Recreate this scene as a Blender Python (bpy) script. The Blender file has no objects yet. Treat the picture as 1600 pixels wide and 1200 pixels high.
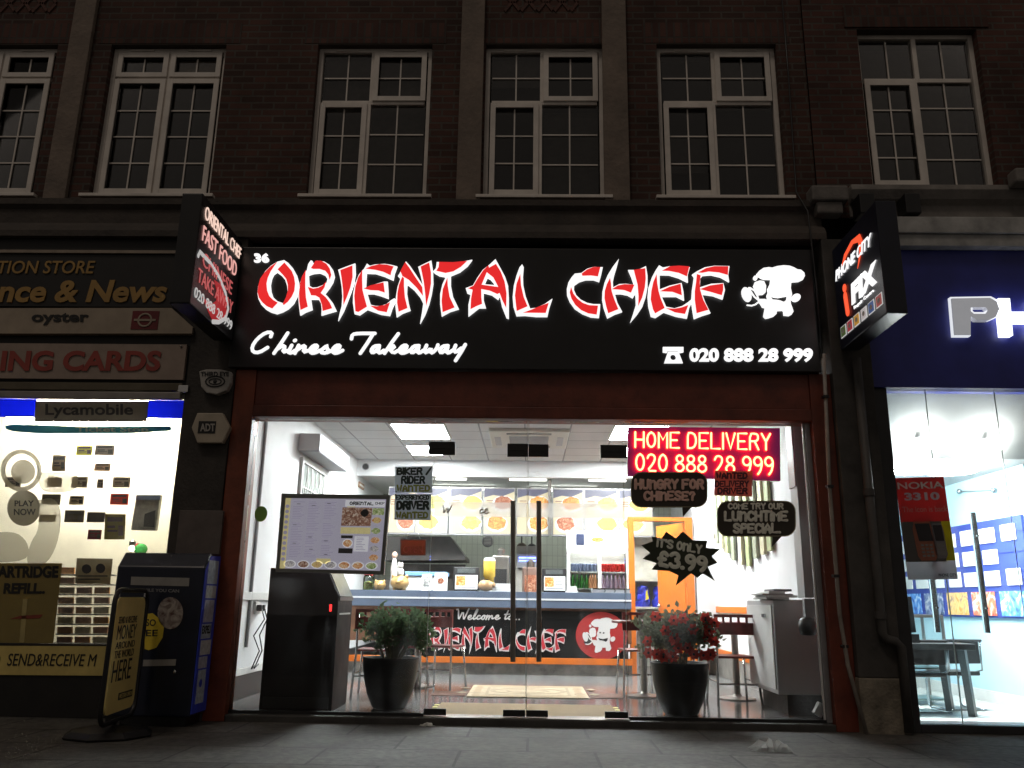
import bpy, bmesh, math, random
from mathutils import Vector, Matrix
from mathutils.geometry import tessellate_polygon
random.seed(7)
S = bpy.context.scene
COL = S.collection
rad = math.radians

# ------------------------------------------------------------------ camera
F_PX = 1310.0
pitch, yaw, roll = rad(14.68), rad(-1.315), rad(0.80)
CAM = Vector((0, -7.35, 1.05))
_cp, _sp, _cy, _sy = math.cos(pitch), math.sin(pitch), math.cos(yaw), math.sin(yaw)
FW = Vector((_sy*_cp, _cy*_cp, _sp))
R0 = Vector((_cy, -_sy, 0)); U0 = R0.cross(FW)
RT = R0*math.cos(roll) + U0*math.sin(roll)
UP = -R0*math.sin(roll) + U0*math.cos(roll)
cam = bpy.data.cameras.new('camera'); camo = bpy.data.objects.new('camera', cam); COL.objects.link(camo)
cam.sensor_width = 36; cam.sensor_fit = 'HORIZONTAL'; cam.lens = F_PX/1600*36
cam.clip_start = 0.05; cam.clip_end = 500
m = Matrix.Identity(4)
for i in range(3):
    m[i][0], m[i][1], m[i][2], m[i][3] = RT[i], UP[i], -FW[i], CAM[i]
camo.matrix_world = m
S.camera = camo
# ------------------------------------------------------------------ night sky, weak street glow
W = bpy.data.worlds.new('World'); S.world = W; W.use_nodes = True
bg = W.node_tree.nodes['Background']
bg.inputs[0].default_value = (1.0, 0.87, 0.76, 1); bg.inputs[1].default_value = 0.108
sun = bpy.data.lights.new('sun', 'SUN'); sun.energy = 0.26; sun.angle = rad(12); sun.color = (1, .84, .70)
suno = bpy.data.objects.new('sun', sun); COL.objects.link(suno)
suno.rotation_euler = Vector((0.28, 0.55, -1.0)).to_track_quat('-Z', 'Y').to_euler()
vs = S.view_settings
S.display_settings.display_device = 'sRGB'
vs.view_transform = 'Standard'; vs.look = 'None'; vs.exposure = 0; vs.gamma = 1
S.cycles.max_bounces = 10; S.cycles.transparent_max_bounces = 24
S.cycles.diffuse_bounces = 4; S.cycles.glossy_bounces = 4
S.cycles.sample_clamp_indirect = 4
S.cycles.caustics_reflective = False; S.cycles.caustics_refractive = False

ZP, ZF, ZC = 0.09, 0.12, 3.29        # pavement, shop floor, shop ceiling

# ------------------------------------------------------------------ measuring helpers (pixel of the photo -> point on a real plane)
def ray(px, py): return FW + RT*((px-800)/F_PX) - UP*((py-600)/F_PX)
def wy(px, py, Y=0.0):
    d = ray(px, py); return CAM + d*((Y-CAM.y)/d.y)
def wx(px, py, X):
    d = ray(px, py); return CAM + d*((X-CAM.x)/d.x)
def wz(px, py, Z):
    d = ray(px, py); return CAM + d*((Z-CAM.z)/d.z)

# ------------------------------------------------------------------ materials
MATS = {}
def mat(name, col=(.5,.5,.5), rough=.6, metal=0, var=.25, scale=6.0, bump=0.0, emit=0, ecol=None, spec=.5, fine=True):
    if name in MATS: return MATS[name]
    M = bpy.data.materials.new(name); M.use_nodes = True
    nt = M.node_tree; N = nt.nodes; L = nt.links
    b = N['Principled BSDF']
    b.inputs['Roughness'].default_value = rough; b.inputs['Metallic'].default_value = metal
    b.inputs['Specular IOR Level'].default_value = spec
    b.inputs['Base Color'].default_value = (*col, 1)
    if var > 0:
        tc = N.new('ShaderNodeTexCoord'); nz = N.new('ShaderNodeTexNoise')
        nz.inputs['Scale'].default_value = scale; nz.inputs['Detail'].default_value = 6; nz.inputs['Roughness'].default_value = .62
        L.new(tc.outputs['Object'], nz.inputs['Vector'])
        cr = N.new('ShaderNodeValToRGB')
        cr.color_ramp.elements[0].position = .3; cr.color_ramp.elements[1].position = .72
        cr.color_ramp.elements[0].color = (*[c*(1-var) for c in col], 1)
        cr.color_ramp.elements[1].color = (*[min(1, c*(1+var)) for c in col], 1)
        L.new(nz.outputs['Fac'], cr.inputs['Fac']); L.new(cr.outputs['Color'], b.inputs['Base Color'])
        mr = N.new('ShaderNodeMapRange'); mr.inputs['To Min'].default_value = max(.02, rough*.75); mr.inputs['To Max'].default_value = min(1, rough*1.25)
        L.new(nz.outputs['Fac'], mr.inputs['Value']); L.new(mr.outputs['Result'], b.inputs['Roughness'])
        if bump:
            bp = N.new('ShaderNodeBump'); bp.inputs['Strength'].default_value = bump; bp.inputs['Distance'].default_value = .02
            n2 = N.new('ShaderNodeTexNoise'); n2.inputs['Scale'].default_value = scale*8; n2.inputs['Detail'].default_value = 5
            L.new(tc.outputs['Object'], n2.inputs['Vector'])
            L.new(n2.outputs['Fac'], bp.inputs['Height']); L.new(bp.outputs['Normal'], b.inputs['Normal'])
    if emit:
        b.inputs['Emission Color'].default_value = (*(ecol or col), 1); b.inputs['Emission Strength'].default_value = emit
    MATS[name] = M
    return M

def vecmap(N, L, axes):
    """object coordinates re-ordered so that a 2-D texture lies in the given plane"""
    tc = N.new('ShaderNodeTexCoord'); sx = N.new('ShaderNodeSeparateXYZ'); cb = N.new('ShaderNodeCombineXYZ')
    L.new(tc.outputs['Object'], sx.inputs[0])
    for i, a in enumerate(axes):
        L.new(sx.outputs[a], cb.inputs[i])
    return cb.outputs[0], tc.outputs['Object']

def brickmat(name, c1, c2, mortar, w, h, ms, axes='XZ', rough=.85, offset=.5, stain=.45, bumpd=.006, sm=.1, spec=.3, stscale=1.3):
    if name in MATS: return MATS[name]
    M = bpy.data.materials.new(name); M.use_nodes = True
    nt = M.node_tree; N = nt.nodes; L = nt.links; b = N['Principled BSDF']
    v, o = vecmap(N, L, axes)
    br = N.new('ShaderNodeTexBrick'); br.offset = offset
    br.inputs['Scale'].default_value = 1; br.inputs['Brick Width'].default_value = w; br.inputs['Row Height'].default_value = h
    br.inputs['Mortar Size'].default_value = ms; br.inputs['Mortar Smooth'].default_value = sm; br.inputs['Bias'].default_value = 0
    br.inputs['Color1'].default_value = (*c1, 1); br.inputs['Color2'].default_value = (*c2, 1); br.inputs['Mortar'].default_value = (*mortar, 1)
    L.new(v, br.inputs['Vector'])
    nz = N.new('ShaderNodeTexNoise'); nz.inputs['Scale'].default_value = stscale; nz.inputs['Detail'].default_value = 8; nz.inputs['Roughness'].default_value = .65
    L.new(o, nz.inputs['Vector'])
    mr = N.new('ShaderNodeMapRange'); mr.inputs['From Min'].default_value = .3; mr.inputs['From Max'].default_value = .7
    mr.inputs['To Min'].default_value = 1-stain; mr.inputs['To Max'].default_value = 1+stain*.5
    L.new(nz.outputs['Fac'], mr.inputs['Value'])
    mx = N.new('ShaderNodeMix'); mx.data_type = 'RGBA'; mx.blend_type = 'MULTIPLY'; mx.inputs['Factor'].default_value = 1
    L.new(br.outputs['Color'], mx.inputs[6]); L.new(mr.outputs['Result'], mx.inputs[7]); L.new(mx.outputs[2], b.inputs['Base Color'])
    b.inputs['Roughness'].default_value = rough; b.inputs['Specular IOR Level'].default_value = spec
    n2 = N.new('ShaderNodeTexNoise'); n2.inputs['Scale'].default_value = 60; L.new(o, n2.inputs['Vector'])
    ma = N.new('ShaderNodeMath'); ma.operation = 'MULTIPLY_ADD'; ma.inputs[1].default_value = -1.0
    L.new(br.outputs['Fac'], ma.inputs[0])
    m3 = N.new('ShaderNodeMath'); m3.operation = 'MULTIPLY'; m3.inputs[1].default_value = .35; L.new(n2.outputs['Fac'], m3.inputs[0])
    L.new(m3.outputs[0], ma.inputs[2])
    bp = N.new('ShaderNodeBump'); bp.inputs['Distance'].default_value = bumpd; bp.inputs['Strength'].default_value = .8
    L.new(ma.outputs[0], bp.inputs['Height']); L.new(bp.outputs['Normal'], b.inputs['Normal'])
    MATS[name] = M
    return M

def glassmat(name, tint=(1,1,1), ior=1.45, dirt=0.0):
    if name in MATS: return MATS[name]
    M = bpy.data.materials.new(name); M.use_nodes = True
    nt = M.node_tree; N = nt.nodes; L = nt.links; N.remove(N['Principled BSDF'])
    t = N.new('ShaderNodeBsdfTransparent'); t.inputs[0].default_value = (*tint, 1)
    g = N.new('ShaderNodeBsdfGlossy'); g.inputs['Roughness'].default_value = .02
    f = N.new('ShaderNodeFresnel'); f.inputs['IOR'].default_value = ior
    mx = N.new('ShaderNodeMixShader'); L.new(f.outputs[0], mx.inputs[0]); L.new(t.outputs[0], mx.inputs[1]); L.new(g.outputs[0], mx.inputs[2])
    if dirt:
        tc = N.new('ShaderNodeTexCoord'); mp_ = N.new('ShaderNodeMapping'); mp_.inputs['Scale'].default_value = (1,1,.35); L.new(tc.outputs['Object'], mp_.inputs['Vector'])
        nz = N.new('ShaderNodeTexNoise'); nz.inputs['Scale'].default_value = 3.5; nz.inputs['Detail'].default_value = 9; nz.inputs['Distortion'].default_value = .8
        L.new(mp_.outputs[0], nz.inputs['Vector'])
        mr = N.new('ShaderNodeMapRange'); mr.inputs['From Min'].default_value = .45; mr.inputs['From Max'].default_value = .8; mr.inputs['To Max'].default_value = dirt
        L.new(nz.outputs['Fac'], mr.inputs['Value'])
        tl = N.new('ShaderNodeBsdfTranslucent'); tl.inputs[0].default_value = (.8,.8,.8,1)
        m2 = N.new('ShaderNodeMixShader'); L.new(mr.outputs['Result'], m2.inputs[0]); L.new(mx.outputs[0], m2.inputs[1]); L.new(tl.outputs[0], m2.inputs[2]); mx = m2
    L.new(mx.outputs[0], N['Material Output'].inputs['Surface'])
    MATS[name] = M
    return M

def filmmat(name, col, alpha):
    """thin translucent film: part of the light passes straight through"""
    if name in MATS: return MATS[name]
    M = bpy.data.materials.new(name); M.use_nodes = True
    nt = M.node_tree; N = nt.nodes; L = nt.links
    b = N['Principled BSDF']; b.inputs['Base Color'].default_value = (*col, 1); b.inputs['Roughness'].default_value = .6
    t = N.new('ShaderNodeBsdfTransparent'); tl = N.new('ShaderNodeBsdfTranslucent'); tl.inputs[0].default_value = (*col, 1)
    m1 = N.new('ShaderNodeMixShader'); m1.inputs[0].default_value = .85; L.new(b.outputs[0], m1.inputs[1]); L.new(tl.outputs[0], m1.inputs[2])
    mx = N.new('ShaderNodeMixShader'); mx.inputs[0].default_value = alpha
    L.new(t.outputs[0], mx.inputs[1]); L.new(m1.outputs[0], mx.inputs[2]); L.new(mx.outputs[0], N['Material Output'].inputs['Surface'])
    MATS[name] = M
    return M

def papermat(name, col, tr=.55):
    if name in MATS: return MATS[name]
    M = mat(name, col, .75, var=.08, scale=12); nt = M.node_tree; N = nt.nodes; L = nt.links
    t = N.new('ShaderNodeBsdfTranslucent'); t.inputs[0].default_value = (*col, 1)
    mx = N.new('ShaderNodeMixShader'); mx.inputs[0].default_value = tr
    L.new(N['Principled BSDF'].outputs[0], mx.inputs[1]); L.new(t.outputs[0], mx.inputs[2]); L.new(mx.outputs[0], N['Material Output'].inputs['Surface'])
    return M

def foodmat(name, a, b_, c, emit=.0, scale=60):
    """printed food photograph: mottled colours"""
    if name in MATS: return MATS[name]
    M = bpy.data.materials.new(name); M.use_nodes = True
    nt = M.node_tree; N = nt.nodes; L = nt.links; b = N['Principled BSDF']
    tc = N.new('ShaderNodeTexCoord'); nz = N.new('ShaderNodeTexNoise'); nz.inputs['Scale'].default_value = scale; nz.inputs['Detail'].default_value = 5
    nz.inputs['Distortion'].default_value = 1.5
    L.new(tc.outputs['Object'], nz.inputs['Vector'])
    cr = N.new('ShaderNodeValToRGB'); e = cr.color_ramp.elements
    e[0].position = .34; e[0].color = (*a, 1); e[1].position = .66; e[1].color = (*c, 1)
    k = cr.color_ramp.elements.new(.5); k.color = (*b_, 1)
    L.new(nz.outputs['Fac'], cr.inputs['Fac']); L.new(cr.outputs['Color'], b.inputs['Base Color'])
    if emit:
        L.new(cr.outputs['Color'], b.inputs['Emission Color']); b.inputs['Emission Strength'].default_value = emit
    b.inputs['Roughness'].default_value = .5
    MATS[name] = M
    return M

# ------------------------------------------------------------------ mesh builder
class MB:
    def __init__(s): s.v = []; s.f = []
    def add(s, vs, fs):
        o = len(s.v); s.v += [Vector(p) for p in vs]; s.f += [tuple(i+o for i in f) for f in fs]; return s
    def box(s, x0, x1, y0, y1, z0, z1):
        if x0 > x1: x0, x1 = x1, x0
        if y0 > y1: y0, y1 = y1, y0
        if z0 > z1: z0, z1 = z1, z0
        return s.add([(x0,y0,z0),(x1,y0,z0),(x1,y1,z0),(x0,y1,z0),(x0,y0,z1),(x1,y0,z1),(x1,y1,z1),(x0,y1,z1)],
              [(0,3,2,1),(4,5,6,7),(0,1,5,4),(1,2,6,5),(2,3,7,6),(3,0,4,7)])
    def prism(s, loops, off):
        """extrude planar outline(s) (first outer, rest holes) by vector off"""
        off = Vector(off); loops = [[Vector(p) for p in l] for l in loops]
        tris = tessellate_polygon(loops); flat = [p for l in loops for p in l]; n = len(flat)
        fs = []
        nrm = Vector((0,0,0))
        for a, b, c in tris: nrm += (flat[b]-flat[a]).cross(flat[c]-flat[a])
        flip = nrm.dot(off) > 0
        for t in tris:
            t = tuple(t)
            fs.append(t[::-1] if flip else t)
            fs.append(tuple(i+n for i in (t if flip else t[::-1])))
        k = 0
        for l in loops:
            m_ = len(l)
            for i in range(m_):
                j = (i+1) % m_
                fs.append((k+i, k+j, n+k+j, n+k+i))
            k += m_
        return s.add(flat+[p+off for p in flat], fs)
    def quad(s, a, b, c, d): return s.add([a,b,c,d], [(0,1,2,3)])
    def slab(s, q, off): return s.prism([list(q)], off)
    def tube(s, path, r, n=6, cap=True, flat=1.0, fdir=None, r2=None):
        path = [Vector(p) for p in path]
        if len(path) < 2: path = [path[0], path[0]+Vector((1e-4,0,0))]
        rings = []; prev = None; m_ = len(path)
        for i, p in enumerate(path):
            t = (path[min(i+1, m_-1)] - path[max(i-1, 0)])
            if t.length < 1e-9: t = Vector((0,0,1))
            t.normalize()
            if fdir is not None: a = Vector(fdir)
            elif prev is not None: a = prev
            else: a = Vector((0,0,1)) if abs(t.z) < .9 else Vector((1,0,0))
            a = a - t*a.dot(t)
            if a.length < 1e-6: a = Vector((1,0,0)) - t*t.x
            a.normalize(); b = t.cross(a); prev = a
            rr = r if r2 is None else r+(r2-r)*i/(m_-1)
            rings.append([p + a*(math.cos(2*math.pi*k/n)*rr*flat) + b*(math.sin(2*math.pi*k/n)*rr) for k in range(n)])
        vs = [p for g in rings for p in g]; fs = []
        for i in range(m_-1):
            for k in range(n):
                k2 = (k+1) % n
                fs.append((i*n+k, i*n+k2, (i+1)*n+k2, (i+1)*n+k))
        if cap: fs += [tuple(range(n))[::-1], tuple((m_-1)*n+k for k in range(n))]
        return s.add(vs, fs)
    def stroke(s, path, r, n=8, flat=.4, fdir=(0,1,0)):
        """rounded stroke: tube with tapered round ends"""
        path = [Vector(p) for p in path]
        if len(path) > 1:
            a = (path[0]-path[1]).normalized(); b = (path[-1]-path[-2]).normalized()
        else:
            a = Vector((-1,0,0)); b = -a; path = [path[0], path[0]+b*1e-4]
        s.tube(path, r, n, True, flat, fdir)
        for p, d in ((path[0], a), (path[-1], b)):
            s.tube([p, p+d*r*.5, p+d*r*.85, p+d*r*.98], r, n, True, flat, fdir) if False else s._cap(p, d, r, n, flat, fdir)
        return s
    def _cap(s, p, d, r, n, flat, fdir):
        a = Vector(fdir); a = (a-d*a.dot(d)).normalized(); b = d.cross(a)
        vs = []; fs = []
        st = (0, .5, .85)
        for h in st:
            rr = r*math.sqrt(1-h*h)*.998
            vs += [p+d*h*r + a*(math.cos(2*math.pi*k/n)*rr*flat)+b*(math.sin(2*math.pi*k/n)*rr) for k in range(n)]
        for i in range(len(st)-1):
            for k in range(n):
                k2 = (k+1) % n; fs.append((i*n+k, i*n+k2, (i+1)*n+k2, (i+1)*n+k))
        vs.append(p+d*r); fs += [((len(st)-1)*n+k, (len(st)-1)*n+(k+1) % n, len(vs)-1) for k in range(n)]
        s.add(vs, fs)
    def lathe(s, prof, c, n=24, axis='Z', cap=True):
        c = Vector(c); vs = []; fs = []
        for r, h in prof:
            for k in range(n):
                a = 2*math.pi*k/n; x, y = r*math.cos(a), r*math.sin(a)
                vs.append(c + (Vector((x,y,h)) if axis == 'Z' else Vector((x,h,y)) if axis == 'Y' else Vector((h,x,y))))
        m_ = len(prof)
        for i in range(m_-1):
            for k in range(n):
                k2 = (k+1) % n; fs.append((i*n+k, i*n+k2, (i+1)*n+k2, (i+1)*n+k))
        if cap: fs += [tuple(range(n))[::-1], tuple((m_-1)*n+k for k in range(n))]
        return s.add(vs, fs)
    def ball(s, c, rx, ry, rz, n=12, m_=8):
        prof = [(math.sin(math.pi*i/m_), -math.cos(math.pi*i/m_)) for i in range(m_+1)]
        prof[0] = (1e-3, -1); prof[-1] = (1e-3, 1)
        t = MB().lathe(prof, (0,0,0), n)
        c = Vector(c)
        return s.add([c+Vector((p.x*rx, p.y*ry, p.z*rz)) for p in t.v], t.f)
    def ellipse(s, c, rx, rz, off, n=20, nrm='Y'):
        c = Vector(c)
        l = [c+Vector((rx*math.cos(2*math.pi*k/n), 0, rz*math.sin(2*math.pi*k/n))) for k in range(n)]
        return s.prism([l], off)
    def build(s, name, m_, parent=None, smooth=False, bev=0, fixn=True):
        me = bpy.data.meshes.new(name)
        org = Vector((0,0,0))
        if parent is not None:
            p = parent
            while p is not None: org = org + Vector(p.location); p = p.parent
            loc = Vector((0,0,0))
        else:
            xs = [p.x for p in s.v]; ys = [p.y for p in s.v]; zs = [p.z for p in s.v]
            org = Vector(((min(xs)+max(xs))/2, (min(ys)+max(ys))/2, min(zs))); loc = org
        me.from_pydata([tuple(p-org) for p in s.v], [], s.f)
        bm = bmesh.new(); bm.from_mesh(me)
        if fixn: bmesh.ops.recalc_face_normals(bm, faces=bm.faces)
        if bev:
            es = [e for e in bm.edges if len(e.link_faces) == 2 and e.calc_face_angle(0) > .6]
            bmesh.ops.bevel(bm, geom=es, offset=bev, segments=2, affect='EDGES', profile=.6, clamp_overlap=True)
        bm.to_mesh(me); bm.free()
        if smooth:
            for p in me.polygons: p.use_smooth = True
        me.materials.append(m_)
        o = bpy.data.objects.new(name, me); COL.objects.link(o)
        o.location = loc
        if parent is not None: o.parent = parent
        return o

def thing(name, label, cat, loc=(0,0,0), group=None):
    o = bpy.data.objects.new(name, None); COL.objects.link(o); o.location = loc
    o.empty_display_size = .1
    o['label'] = label; o['category'] = cat
    if group: o['group'] = group
    return o
def tag(o, label, cat, group=None):
    o['label'] = label; o['category'] = cat
    if group: o['group'] = group
    return o
def struct(name, mb, m_):
    o = mb.build(name, m_); o['kind'] = 'structure'; return o
def copy_tree(o, parent=None):
    c = o.copy(); COL.objects.link(c)
    if parent is not None: c.parent = parent
    for ch in list(o.children): copy_tree(ch, c)
    return c

# ------------------------------------------------------------------ lettering
def bil(Q, u, v):
    a = Q[0].lerp(Q[1], u); b = Q[3].lerp(Q[2], u); return a.lerp(b, v)
def pq(x0, y0, x1, y1, Y): return [wy(x0,y0,Y), wy(x1,y0,Y), wy(x1,y1,Y), wy(x0,y1,Y)]
def pq4(pts, Y): return [wy(x, y, Y) for x, y in pts]
def nrm(Q):
    n = (Q[1]-Q[0]).cross(Q[3]-Q[0]); return n.normalized()     # points away from the reader
_tc = {}
def tmesh(s, bold, shear, space):
    k = (s, bold, shear, space)
    if k in _tc: return _tc[k]
    cu = bpy.data.curves.new('t', 'FONT'); cu.body = s; cu.offset = bold; cu.shear = shear; cu.space_character = space
    cu.resolution_u = 4; cu.fill_mode = 'FRONT'
    ob = bpy.data.objects.new('t', cu); COL.objects.link(ob)
    dg = bpy.context.evaluated_depsgraph_get(); dg.update()
    me = bpy.data.meshes.new_from_object(ob.evaluated_get(dg))
    vs = [v.co.copy() for v in me.vertices]; fs = [tuple(p.vertices) for p in me.polygons]
    bpy.data.objects.remove(ob); bpy.data.curves.remove(cu); bpy.data.meshes.remove(me)
    _tc[k] = (vs, fs); return _tc[k]
def text_mb(s, Q, uv=(0,0,1,1), bold=.0, shear=0, th=.006, space=1.0, mb=None, lift=.003):
    vs, fs = tmesh(s, bold, shear, space)
    x0 = min(v.x for v in vs); x1 = max(v.x for v in vs); y0 = min(v.y for v in vs); y1 = max(v.y for v in vs)
    n = nrm(Q); mb = mb or MB()
    P = []
    for v in vs:
        u = uv[0]+(v.x-x0)/(x1-x0)*(uv[2]-uv[0]); w = uv[3]+(v.y-y0)/(y1-y0)*(uv[1]-uv[3])
        P.append(bil(Q, u, w) - n*(lift+th))
    N_ = len(P); F = []
    ec = {}
    for f in fs:
        for i in range(len(f)):
            a, b = f[i], f[(i+1) % len(f)]; ec[(a, b)] = 1
    F = [tuple(f) for f in fs]
    F += [(b, a, a+N_, b+N_) for (a, b) in ec if (b, a) not in ec]
    mb.add(P+[p+n*th for p in P], F)
    return mb
SF = {'A':'002640 1232','B':'00063645433303 3342413000~','C':'4536150511003041','D':'0006264542402000','E':'40000646 0333','F':'000646 0333','G':'453615051100304143 2343',
'H':'0006 4046 0343','I':'2026','K':'0006 4603 0340','L':'060040','M':'0006234640','N':'00064046','O':'~26150511200011204145352600','P':'0006364543330 3','R':'00063645443303 2340',
'S':'4536160504133342413000 ','T':'2026 0646','U':'060110304146','V':'062046','W':'0610243046','X':'0046 0640','Y':'0623 4623 2320','/':'0046'}
def sp(t):
    out = []
    for w in t.split():
        out.append([(int(w[i]), int(w[i+1])) for i in range(0, len(w)-1, 2)])
    return out
SG = {k: None for k in SF}
SG.update({c: sp(SF[c]) for c in 'ACDEFGHIKLMNTVWXY/'})
SG['I'] = [[(0,0),(0,6)]]
SG['O'] = [[(2,6),(.6,5.2),(0,3),(.6,.8),(2,0),(3.4,.8),(4,3),(3.4,5.2),(2,6)]]
SG['C'] = [[(4,5),(3,6),(1.6,6),(.4,4.8),(0,3),(.4,1.2),(1.6,0),(3,0),(4,1)]]
SG['G'] = [[(4,5),(3,6),(1.6,6),(.4,4.8),(0,3),(.4,1.2),(1.6,0),(3,0),(4,1),(4,2.8),(2.4,2.8)]]
SG['D'] = [[(0,0),(0,6),(2,6),(3.4,5.2),(4,3),(3.4,.8),(2,0),(0,0)]]
SG['P'] = [[(0,0),(0,6),(2.8,6),(3.8,5.4),(3.8,3.8),(2.8,3.1),(0,3.1)]]
SG['R'] = [[(0,0),(0,6),(2.8,6),(3.8,5.4),(3.8,3.8),(2.8,3.1),(0,3.1)],[(2.2,3.1),(4,0)]]
SG['B'] = [[(0,0),(0,6),(2.6,6),(3.5,5.4),(3.5,3.9),(2.6,3.2),(0,3.2)],[(2.6,3.2),(3.9,2.5),(3.9,.7),(2.8,0),(0,0)]]
SG['S'] = [[(3.8,5.1),(3,6),(1,6),(.1,5.1),(.3,3.8),(3.6,2.3),(4,1),(3,0),(1,0),(0,.9)]]
SG['U'] = [[(0,6),(0,1.4),(1,.1),(3,.1),(4,1.4),(4,6)]]
SG['i'] = [[(0,0),(0,4)],[(0,5.7),(0,5.9)]]
SG['n'] = [[(0,0),(0,5.6)],[(0,3.8),(1.2,5.2),(2.8,5.4),(3.8,4.4),(3.8,0)]]
SG['a'] = [[(0,0),(.6,3.4),(2,6),(3.4,3.4),(4,0)],[(.6,2.2),(3.4,2.2)]]
SG['e'] = [[(.2,3),(3.8,3),(3.6,5),(2,6),(.6,5),(0,3),(.6,.8),(2,0),(3.8,.8)]]
SG['m'] = [[(0,0),(0,6),(2,3.2),(4,6),(4,0)]]
SG['0'] = [[(2,6),(.6,5.2),(0,3),(.6,.8),(2,0),(3.4,.8),(4,3),(3.4,5.2),(2,6)]]
SG['2'] = [[(.1,4.6),(.7,5.7),(2,6),(3.4,5.5),(3.7,4.2),(2.6,2.4),(0,0),(4,0)]]
SG['3'] = [[(.2,5.2),(1.2,6),(2.8,6),(3.7,5),(3.4,3.7),(2,3.2),(3.6,2.6),(4,1.2),(3,.1),(1,0),(0,.9)]]
SG['8'] = [[(2,3.2),(.5,4),(.5,5.3),(2,6),(3.5,5.3),(3.5,4),(2,3.2),(.1,2.3),(.1,.8),(2,0),(3.9,.8),(3.9,2.3),(2,3.2)]]
SG['9'] = [[(3.8,3.9),(2.6,2.9),(1,3),(.1,4),(.3,5.3),(1.6,6),(3,5.7),(3.8,4.6),(3.8,3.2),(3.2,1.2),(2,0)]]
SG['?'] = [[(.2,4.8),(1,6),(2.8,6),(3.6,4.8),(2.2,3.2),(2,1.8)],[(2,.2),(2,.25)]]
SG['.'] = [[(0,.1),(.1,.1)]]
SG["'"] = [[(0,6),(0,5)]]
SG['£'] = [[(3.8,5),(2.8,6),(1.6,5.8),(1,4.6),(1.2,2),(.2,.2),(2,.4),(4,0)],[(.2,3),(2.8,3)]]
def chaikin(p):
    if len(p) < 4: return p
    o = [p[0]]
    for a, b in zip(p, p[1:]):
        o += [(a[0]*.75+b[0]*.25, a[1]*.75+b[1]*.25), (a[0]*.25+b[0]*.75, a[1]*.25+b[1]*.75)]
    return o+[p[-1]]
def stroke_mb(s, Q, uv, r, flat=.35, lift=.004, mb=None, gap=1.7, wob=0.0, n=8, ht=None):
    mb = mb or MB(); x = 0; items = []
    for ch in s:
        if ch == ' ': x += 2.6; continue
        g = SG[ch]; w = max(p[0] for st in g for p in st)
        items.append((x, g)); x += w+gap
    tot = max(x-gap, .1); nn = nrm(Q)
    rng = random.Random(s)
    for x0, g in items:
        dy = rng.uniform(-wob, wob); sc = 1+rng.uniform(-wob, wob)*.3
        for st in g:
            st2 = chaikin(st) if len(st) > 6 else st
            pts = []
            for (a, b) in st2:
                u = uv[0]+(x0+a)/tot*(uv[2]-uv[0]); v = uv[3]-(b*sc+dy)/6*(uv[3]-uv[1])
                pts.append(bil(Q, u, v)-nn*(lift+r*flat*.5))
            mb.stroke(pts, r, n, flat, nn)
    return mb

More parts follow.
